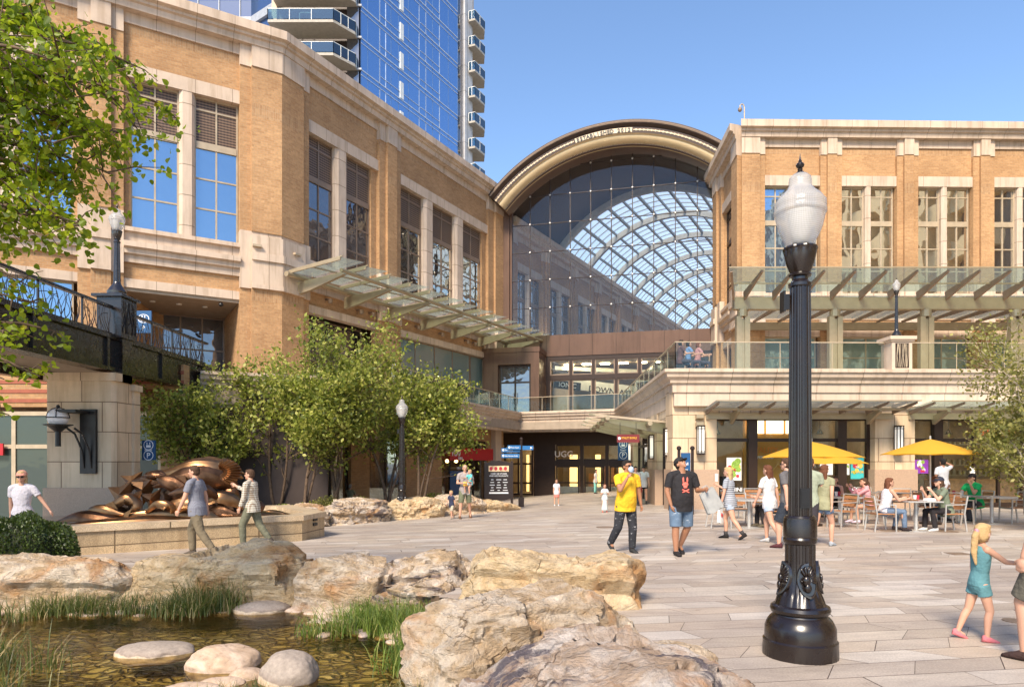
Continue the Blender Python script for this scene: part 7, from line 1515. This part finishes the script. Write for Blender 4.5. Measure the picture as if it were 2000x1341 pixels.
# round bush
p0 = GY(38, 11.6); bu = thing('bush', 'dense round dark green clipped bush at the left edge', 'bush', (p0.x, p0.y, p0.z)); rg = np.random.default_rng(8); n_ = 15000; d = rg.normal(size=(n_, 3)); d /= np.linalg.norm(d, axis=1)[:, None]; d[:, 2] = abs(d[:, 2])
rad = rg.uniform(.80, 1.0, n_)[:, None]*(1+.06*np.sin(d[:, :1]*9+d[:, 1:2]*7)); c = d*rad*np.array([1.0, .9, .98])+np.array([p0.x, p0.y, p0.z-.05]); leafmesh('foliage', c, rg.uniform(.03, .06, n_), 'leaf_bush', bu, 8)
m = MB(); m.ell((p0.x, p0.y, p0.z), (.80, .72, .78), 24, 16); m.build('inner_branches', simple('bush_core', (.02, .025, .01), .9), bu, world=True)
for i, (px, py, Y, r, lb) in enumerate(((705, 992, 24.2, .75, 'low feathery shrub between the stems left of the far lamp'), (640, 975, 25.0, .8, 'low feathery shrub behind the planter rocks in the middle'), (850, 950, 28.5, .75, 'rounded shrub beneath the red restaurant sign'), (895, 952, 29.5, .6, 'small rounded shrub behind the father and toddler'), (555, 985, 22.5, .6, 'spiky low planting behind the checked shirt man'), (210, 985, 18.9, .55, 'dark low shrub behind the bronze sculpture'), (600, 975, 25.3, .6, 'low shrub in front of the dark haired diner'))):
    p_ = P(px, py, Y); gz0 = gz(p_.x, p_.y); b = thing('shrub', lb, 'shrub', (p_.x, p_.y, gz0), 0, 'low shrubs in the planter'); n_ = 2600; d = rg.normal(size=(n_, 3)); d /= np.linalg.norm(d, axis=1)[:, None]; d[:, 2] = abs(d[:, 2]); c = d*(rg.uniform(.35, 1, n_)[:, None])*np.array([r, r*.8, r])+np.array([p_.x, p_.y, gz0+.1]); leafmesh('foliage', c, rg.uniform(.05, .10, n_), 'leaf_olive' if i in (0, 1) else 'leaf_mid', b, 30+i)
    m = MB()
    for k in range(7): a = k*.9; m.tube([(p_.x, p_.y, gz0), (p_.x+r*.5*math.cos(a), p_.y+r*.4*math.sin(a), gz0+r*.7)], .012, 4)
    m.build('stems', 'bark', b, world=True)
# planter soil
m = MB(); pl = [(-9.6, 19.5), (-5.6, 22.3), (-1.3, 27.0), (-.6, 30.5), (-3.2, 33), (-7.5, 30), (-10.5, 24)]; m.add([(x, y, gz(x, y)+.24) for x, y in pl], [tuple(range(len(pl)))]); tag(m.build('planter_soil', 'soil'), None, None, None, 'structure')

# ================= boulders =================
def boulder(label, p0, p1, width, top, zb, seed, mat, rough=.10, nx=64, ny=26, nz=18, group=None, sq=5.0, lean=0, strata=.5, name='boulder', endw=.88):
    """long block from p0 to p1 (plan), its crest height following the list 'top'"""
    a = V((p0[0], p0[1], 0)); b = V((p1[0], p1[1], 0)); L = (b-a).length; ang = math.atan2(b.y-a.y, b.x-a.x); mid = (a+b)/2; zt = max(top)
    bm = bmesh.new(); bmesh.ops.create_grid(bm, x_segments=1, y_segments=1, size=1); bm.free()
    vs = {}; V_ = []; Fc = []
    def vert(i, j, k):
        key = (i, j, k)
        if key not in vs: vs[key] = len(V_); V_.append(V((2*i/nx-1, 2*j/ny-1, 2*k/nz-1)))
        return vs[key]
    for i in range(nx):
        for j in range(ny):
            for k, fl in ((0, 1), (nz, 0)): q = [vert(i, j, k), vert(i+1, j, k), vert(i+1, j+1, k), vert(i, j+1, k)]; Fc.append(tuple(q[::-1] if fl else q))
    for i in range(nx):
        for k in range(nz):
            for j, fl in ((0, 0), (ny, 1)): q = [vert(i, j, k), vert(i+1, j, k), vert(i+1, j, k+1), vert(i, j, k+1)]; Fc.append(tuple(q[::-1] if fl else q))
    for j in range(ny):
        for k in range(nz):
            for i, fl in ((0, 1), (nx, 0)): q = [vert(i, j, k), vert(i, j+1, k), vert(i, j+1, k+1), vert(i, j, k+1)]; Fc.append(tuple(q[::-1] if fl else q))
    so = V((seed*7.3, seed*3.1, seed*1.7)); out = []; pr_ = random.Random(seed*13+1); planes = []
    for _ in range(20):
        nv = V((pr_.gauss(0, 1), pr_.gauss(0, 1), abs(pr_.gauss(.25, .9)))).normalized(); ext = abs(nv.x)+abs(nv.y)+abs(nv.z); planes.append((nv, ext*pr_.uniform(.74, .93)))
    for v in V_:
        x, y, z = v; m_ = max(abs(x), abs(y), abs(z)); ln = (abs(x)**sq+abs(y)**sq+abs(z)**sq)**(1/sq); u = v*(m_/ln) if ln > 0 else v
        for nv, dd_ in planes:
            e_ = u.dot(nv)-dd_
            if e_ > 0: u = u-nv*e_
        t = (u.x+1)/2*(len(top)-1); j = min(int(t), len(top)-2); f = t-j; f = f*f*(3-2*f); zt_ = top[j]*(1-f)+top[j+1]*f
        w_ = width*(endw+(1-endw)*math.cos(u.x*1.4)); h = zt_-zb; zz = zb+h*(u.z+1)/2; yy = u.y*w_/2*(1+.12*(1-u.z)*.5)+lean*(u.z)*.5
        p = V((u.x*L/2, yy, zz)); q = V((p.x*.8, p.y, p.z*1.5))+so; n1 = noise.fractal(q*1.3, .6, 2.1, 6); cell = noise.voronoi(q*1.15+V((n1, n1, 0))*.25)[0]; fac = (cell[1]-cell[0])
        tz = (zz+.10*noise.noise(q*1.3)+.25*u.x*.3)/.17; tf = tz-math.floor(tz); led = (noise.cell(V((math.floor(tz)*3.3, seed, 0)))-.5)*.9*strata-(.35*strata if tf < .10 else 0)
        fct = (cell[0]-.35)*-.55; c2 = noise.voronoi(q*1.9+V((n1, n1, n1))*.12)[1][0]; rv = noise.noise_vector(c2*5.3); c3 = noise.voronoi(q*4.2)[1][0]; rv3 = noise.noise_vector(c3*3.1)
        dsp = n1*.24+fct*.4+rv.dot(q*1.9-c2)*1.1+rv3.dot(q*4.2-c3)*.28
        fine = noise.fractal(q*5, .75, 2, 5)*.15
        d = V((u.x*.5, u.y, u.z*.8)).normalized(); p = p+d*rough*(dsp+led+fine)*(1.0 if u.z > -.9 else .3); out.append(p)
    m = MB(); m.v = [tuple(p-V((0, 0, 0))) for p in out]; m.f = Fc; o = m.build(name, mat, smooth='auto'); o.location = (mid.x, mid.y, 0); o.rotation_euler = (0, 0, ang); return tag(o, label, 'boulder', group)
gb = 'sandstone boulders round the stream'
boulder('long low boulder at the left edge behind the pond grass', (-8.6, 9.55), (-5.45, 10.15), 1.0, [.22, .34, .37, .36, .32, .20], -.75, 1, 'rock_a', .13, group=gb)
boulder('orange stained boulder sloping up to a square right end behind the pond', (-5.75, 10.3), (-3.02, 10.2), 1.15, [.15, .28, .30, .40, .52, .54, .50], -.75, 2, 'rock_c', .14, group=gb, sq=9)
boulder('squat boulder with an undercut yellow face behind the green grass', (-3.0, 10.1), (-1.72, 9.7), 1.0, [.38, .40, .36, .30], -.75, 3, 'rock_a', .15, group=gb, sq=9)
boulder('grey layered boulder stepping up to a point behind the grass', (-1.9, 10.3), (-.55, 9.75), 1.0, [.18, .28, .42, .45, .28], -.75, 4, 'rock_b', .16, group=gb, strata=1.0)
boulder('flat grey layered slab in front of the pointed grey boulder', (-1.75, 9.35), (-.75, 9.0), .8, [.02, .12, .22, .25], -.75, 14, 'rock_b', .12, group=gb, strata=1.3)
boulder('smooth tan rectangular boulder on the paving edge', (-.62, 8.65), (1.58, 8.25), .95, [.56, .60, .56, .50, .52, .60, .58], -.6, 5, 'rock_c', .13, group=gb, sq=9)
boulder('large cracked boulder with a grey lichen patch beside the water', (-.78, 5.75), (1.25, 7.15), 1.0, [.44, .46, .47, .50, .50, .36, .12], -.85, 6, 'rock_a', .17, nx=90, ny=40, nz=26, group=gb, sq=7, lean=.15)
boulder('nearest boulder with dark purple streaked top and rust red end', (-.35, 4.05), (1.55, 5.0), 1.7, [.02, .25, .42, .52, .50, .42, .24], -.9, 7, 'rock_d', .15, nx=96, ny=50, nz=24, group=gb, sq=4.5)
boulder('low pink slab lying on the paving beside the nearest boulder', (1.0, 5.9), (1.75, 5.75), .7, [.10, .18, .12], -.1, 8, 'rock_a', .09, group=gb)
gp = 'sandstone boulders edging the tree planter'
boulder('long pale planter boulder left of the far lamp', (-8.3, 20.2), (-5.75, 21.6), 1.2, [.25, .38, .42, .40], -.5, 9, 'rock_a', .16, group=gp)
boulder('cracked planter boulder directly left of the far lamp base', (-5.9, 21.6), (-4.3, 23.6), 1.2, [.36, .42, .46, .40], -.6, 10, 'rock_b', .16, group=gp)
boulder('pale planter boulder behind the far lamp base', (-4.4, 23.6), (-2.6, 25.2), 1.2, [.30, .40, .44, .36], -.6, 11, 'rock_c', .16, group=gp)
boulder('planter boulder behind the walking father', (-2.9, 25.4), (-1.2, 27.2), 1.2, [.35, .45, .42, .25], -.8, 12, 'rock_a', .18, group=gp)
boulder('last low planter boulder behind the directory board', (-1.5, 27.4), (.2, 29.0), 1.1, [.15, .22, .05, -.1], -.8, 13, 'rock_c', .14, group=gp)
# smooth stepping stones in the water
def stone(label, px, py, zt, rx, ry, rz, ang, seed, mat, tilt=0):
    k = (900-py)/F; Y = (WZ-EYE)/k; X_ = (px-1000)/F*Y; bmv = bmesh.new(); bmesh.ops.create_icosphere(bmv, subdivisions=5, radius=1); m = MB(); so = V((seed*5.1, seed, 0))
    for v in bmv.verts:
        d = v.co.normalized(); q = V((d.x, d.y, (abs(d.z)**.75)*(1 if d.z > 0 else -1))); s = 1+.10*noise.noise(d*1.6+so)+.03*noise.noise(d*5+so)+.012*noise.noise(d*16+so); v.co = V((q.x*rx*s, q.y*ry*s, q.z*rz*s))
    m.add([v.co for v in bmv.verts], [tuple(v.index for v in f.verts) for f in bmv.faces]); bmv.free(); o = m.build('river_stone', mat, smooth=True); o.location = (X_, Y, zt); o.rotation_euler = (R(tilt), R(tilt*.5), R(ang)); return tag(o, label, 'stone', 'smooth river stones in the pond')
stone('flat oval river stone at the left with a pink worn top', 302, 1272, WZ-.01, .41, .27, .115, 8, 1, 'stone_band')
stone('rounded pink river stone in the middle of the group', 438, 1298, WZ, .36, .30, .19, 10, 2, 'pebble_pink', 4)
stone('big grey topped river stone leaning at the bottom', 566, 1325, WZ+.02, .27, .25, .24, 35, 3, 'stone_band', 12)
stone('flat pale river stone farthest back near the boulders', 512, 1192, WZ+.01, .37, .26, .12, 12, 4, 'stone_band')
stone('small white river stone half hidden in grass behind', 640, 1190, WZ, .22, .16, .09, 0, 5, 'pebble_pink')
stone('low tan stone in front of the pink river stone', 430, 1335, WZ-.02, .22, .12, .08, 12, 6, 'pebble_pink')
stone('small flat stone between the pink and grey river stones', 480, 1322, WZ-.01, .17, .12, .10, 40, 7, 'pebble_pink')
stone('flat pale stone at the bottom edge of the picture', 372, 1352, WZ-.01, .30, .16, .09, 5, 8, 'pebble_pink')
stone('white stone peeping out of the grass left of the big boulder', 795, 1236, WZ, .16, .2, .13, 20, 9, 'pebble_pink')
rnd = random.Random(6)
pb = MB()
for i in range(240):
    x = rnd.uniform(-8, -2.2); y = 9.55+.11*(x+8)*.6+rnd.gauss(0, .22); r = rnd.uniform(.04, .11)
    if i > 170: x = rnd.uniform(-2.6, -.7); y = 9.2-.9*(x+2.6)*.9+rnd.gauss(0, .2)
    q = MB(); q.ell((x, y, WZ-.0+rnd.uniform(-.04, .02)), (r*1.4, r, r*.45), 8, 6, Matrix.Rotation(rnd.random()*3, 3, 'Z')); pb.add(q.v, q.f)
tag(pb.build('pebbles', 'pebble_pink', smooth=True), None, None, None, 'stuff')
# grasses
def grass(label, areas, seed, mat='grass'):
    rnd = random.Random(seed); m = MB()
    for (cx, cy, rx, ry, n_, h, zz) in areas:
        ncl = max(3, n_//45); cls = [(cx+rnd.uniform(-1, 1)*rx, cy+rnd.uniform(-1, 1)*ry) for _ in range(ncl)]
        for i in range(n_):
            c = rnd.choice(cls); x = c[0]+rnd.gauss(0, .12); y = c[1]+rnd.gauss(0, .10); hh = h*rnd.uniform(.45, 1.25); a = rnd.uniform(0, 6.28); bend = rnd.uniform(.15, 1.1)*hh; w_ = rnd.uniform(.003, .007); dx, dy = math.cos(a), math.sin(a); px, py = -dy*w_, dx*w_; L_ = []
            for t in (0, .35, .7, 1): L_.append((x+dx*bend*t*t, y+dy*bend*t*t, zz+hh*(t-.25*t*t*bend/hh)))
            vs = []
            for t, (u, v, z) in zip((1, .9, .6, .08), L_): vs += [(u-px*t, v-py*t, z), (u+px*t, v+py*t, z)]
            m.add(vs, [(0, 1, 3, 2), (2, 3, 5, 4), (4, 5, 7, 6)])
    return tag(m.build('grass', mat), label, 'grass', None, 'stuff')
grass('dark tufted grass along the back edge of the pond under the boulders', [(-5.2, 9.40, 1.2, .20, 1500, .30, WZ), (-6.8, 9.0, .5, .3, 300, .28, WZ), (-4.2, 9.6, .4, .12, 500, .46, WZ)], 1)
grass('bright green grass tuft between the pond and the grey layered boulders', [(-1.75, 8.6, .7, .45, 2100, .32, WZ), (-.95, 8.0, .4, .5, 1300, .30, WZ), (-.9, 7.2, .25, .5, 1000, .28, WZ)], 2, 'grass_green')
grass('loose grass and reeds in the lower left corner of the pond', [(-4.7, 5.9, .4, .5, 330, .45, WZ), (-5.0, 6.9, .4, .4, 250, .4, WZ), (-2.3, 5.9, .3, .12, 200, .22, WZ), (-.85, 5.3, .2, .5, 500, .3, WZ)], 3)
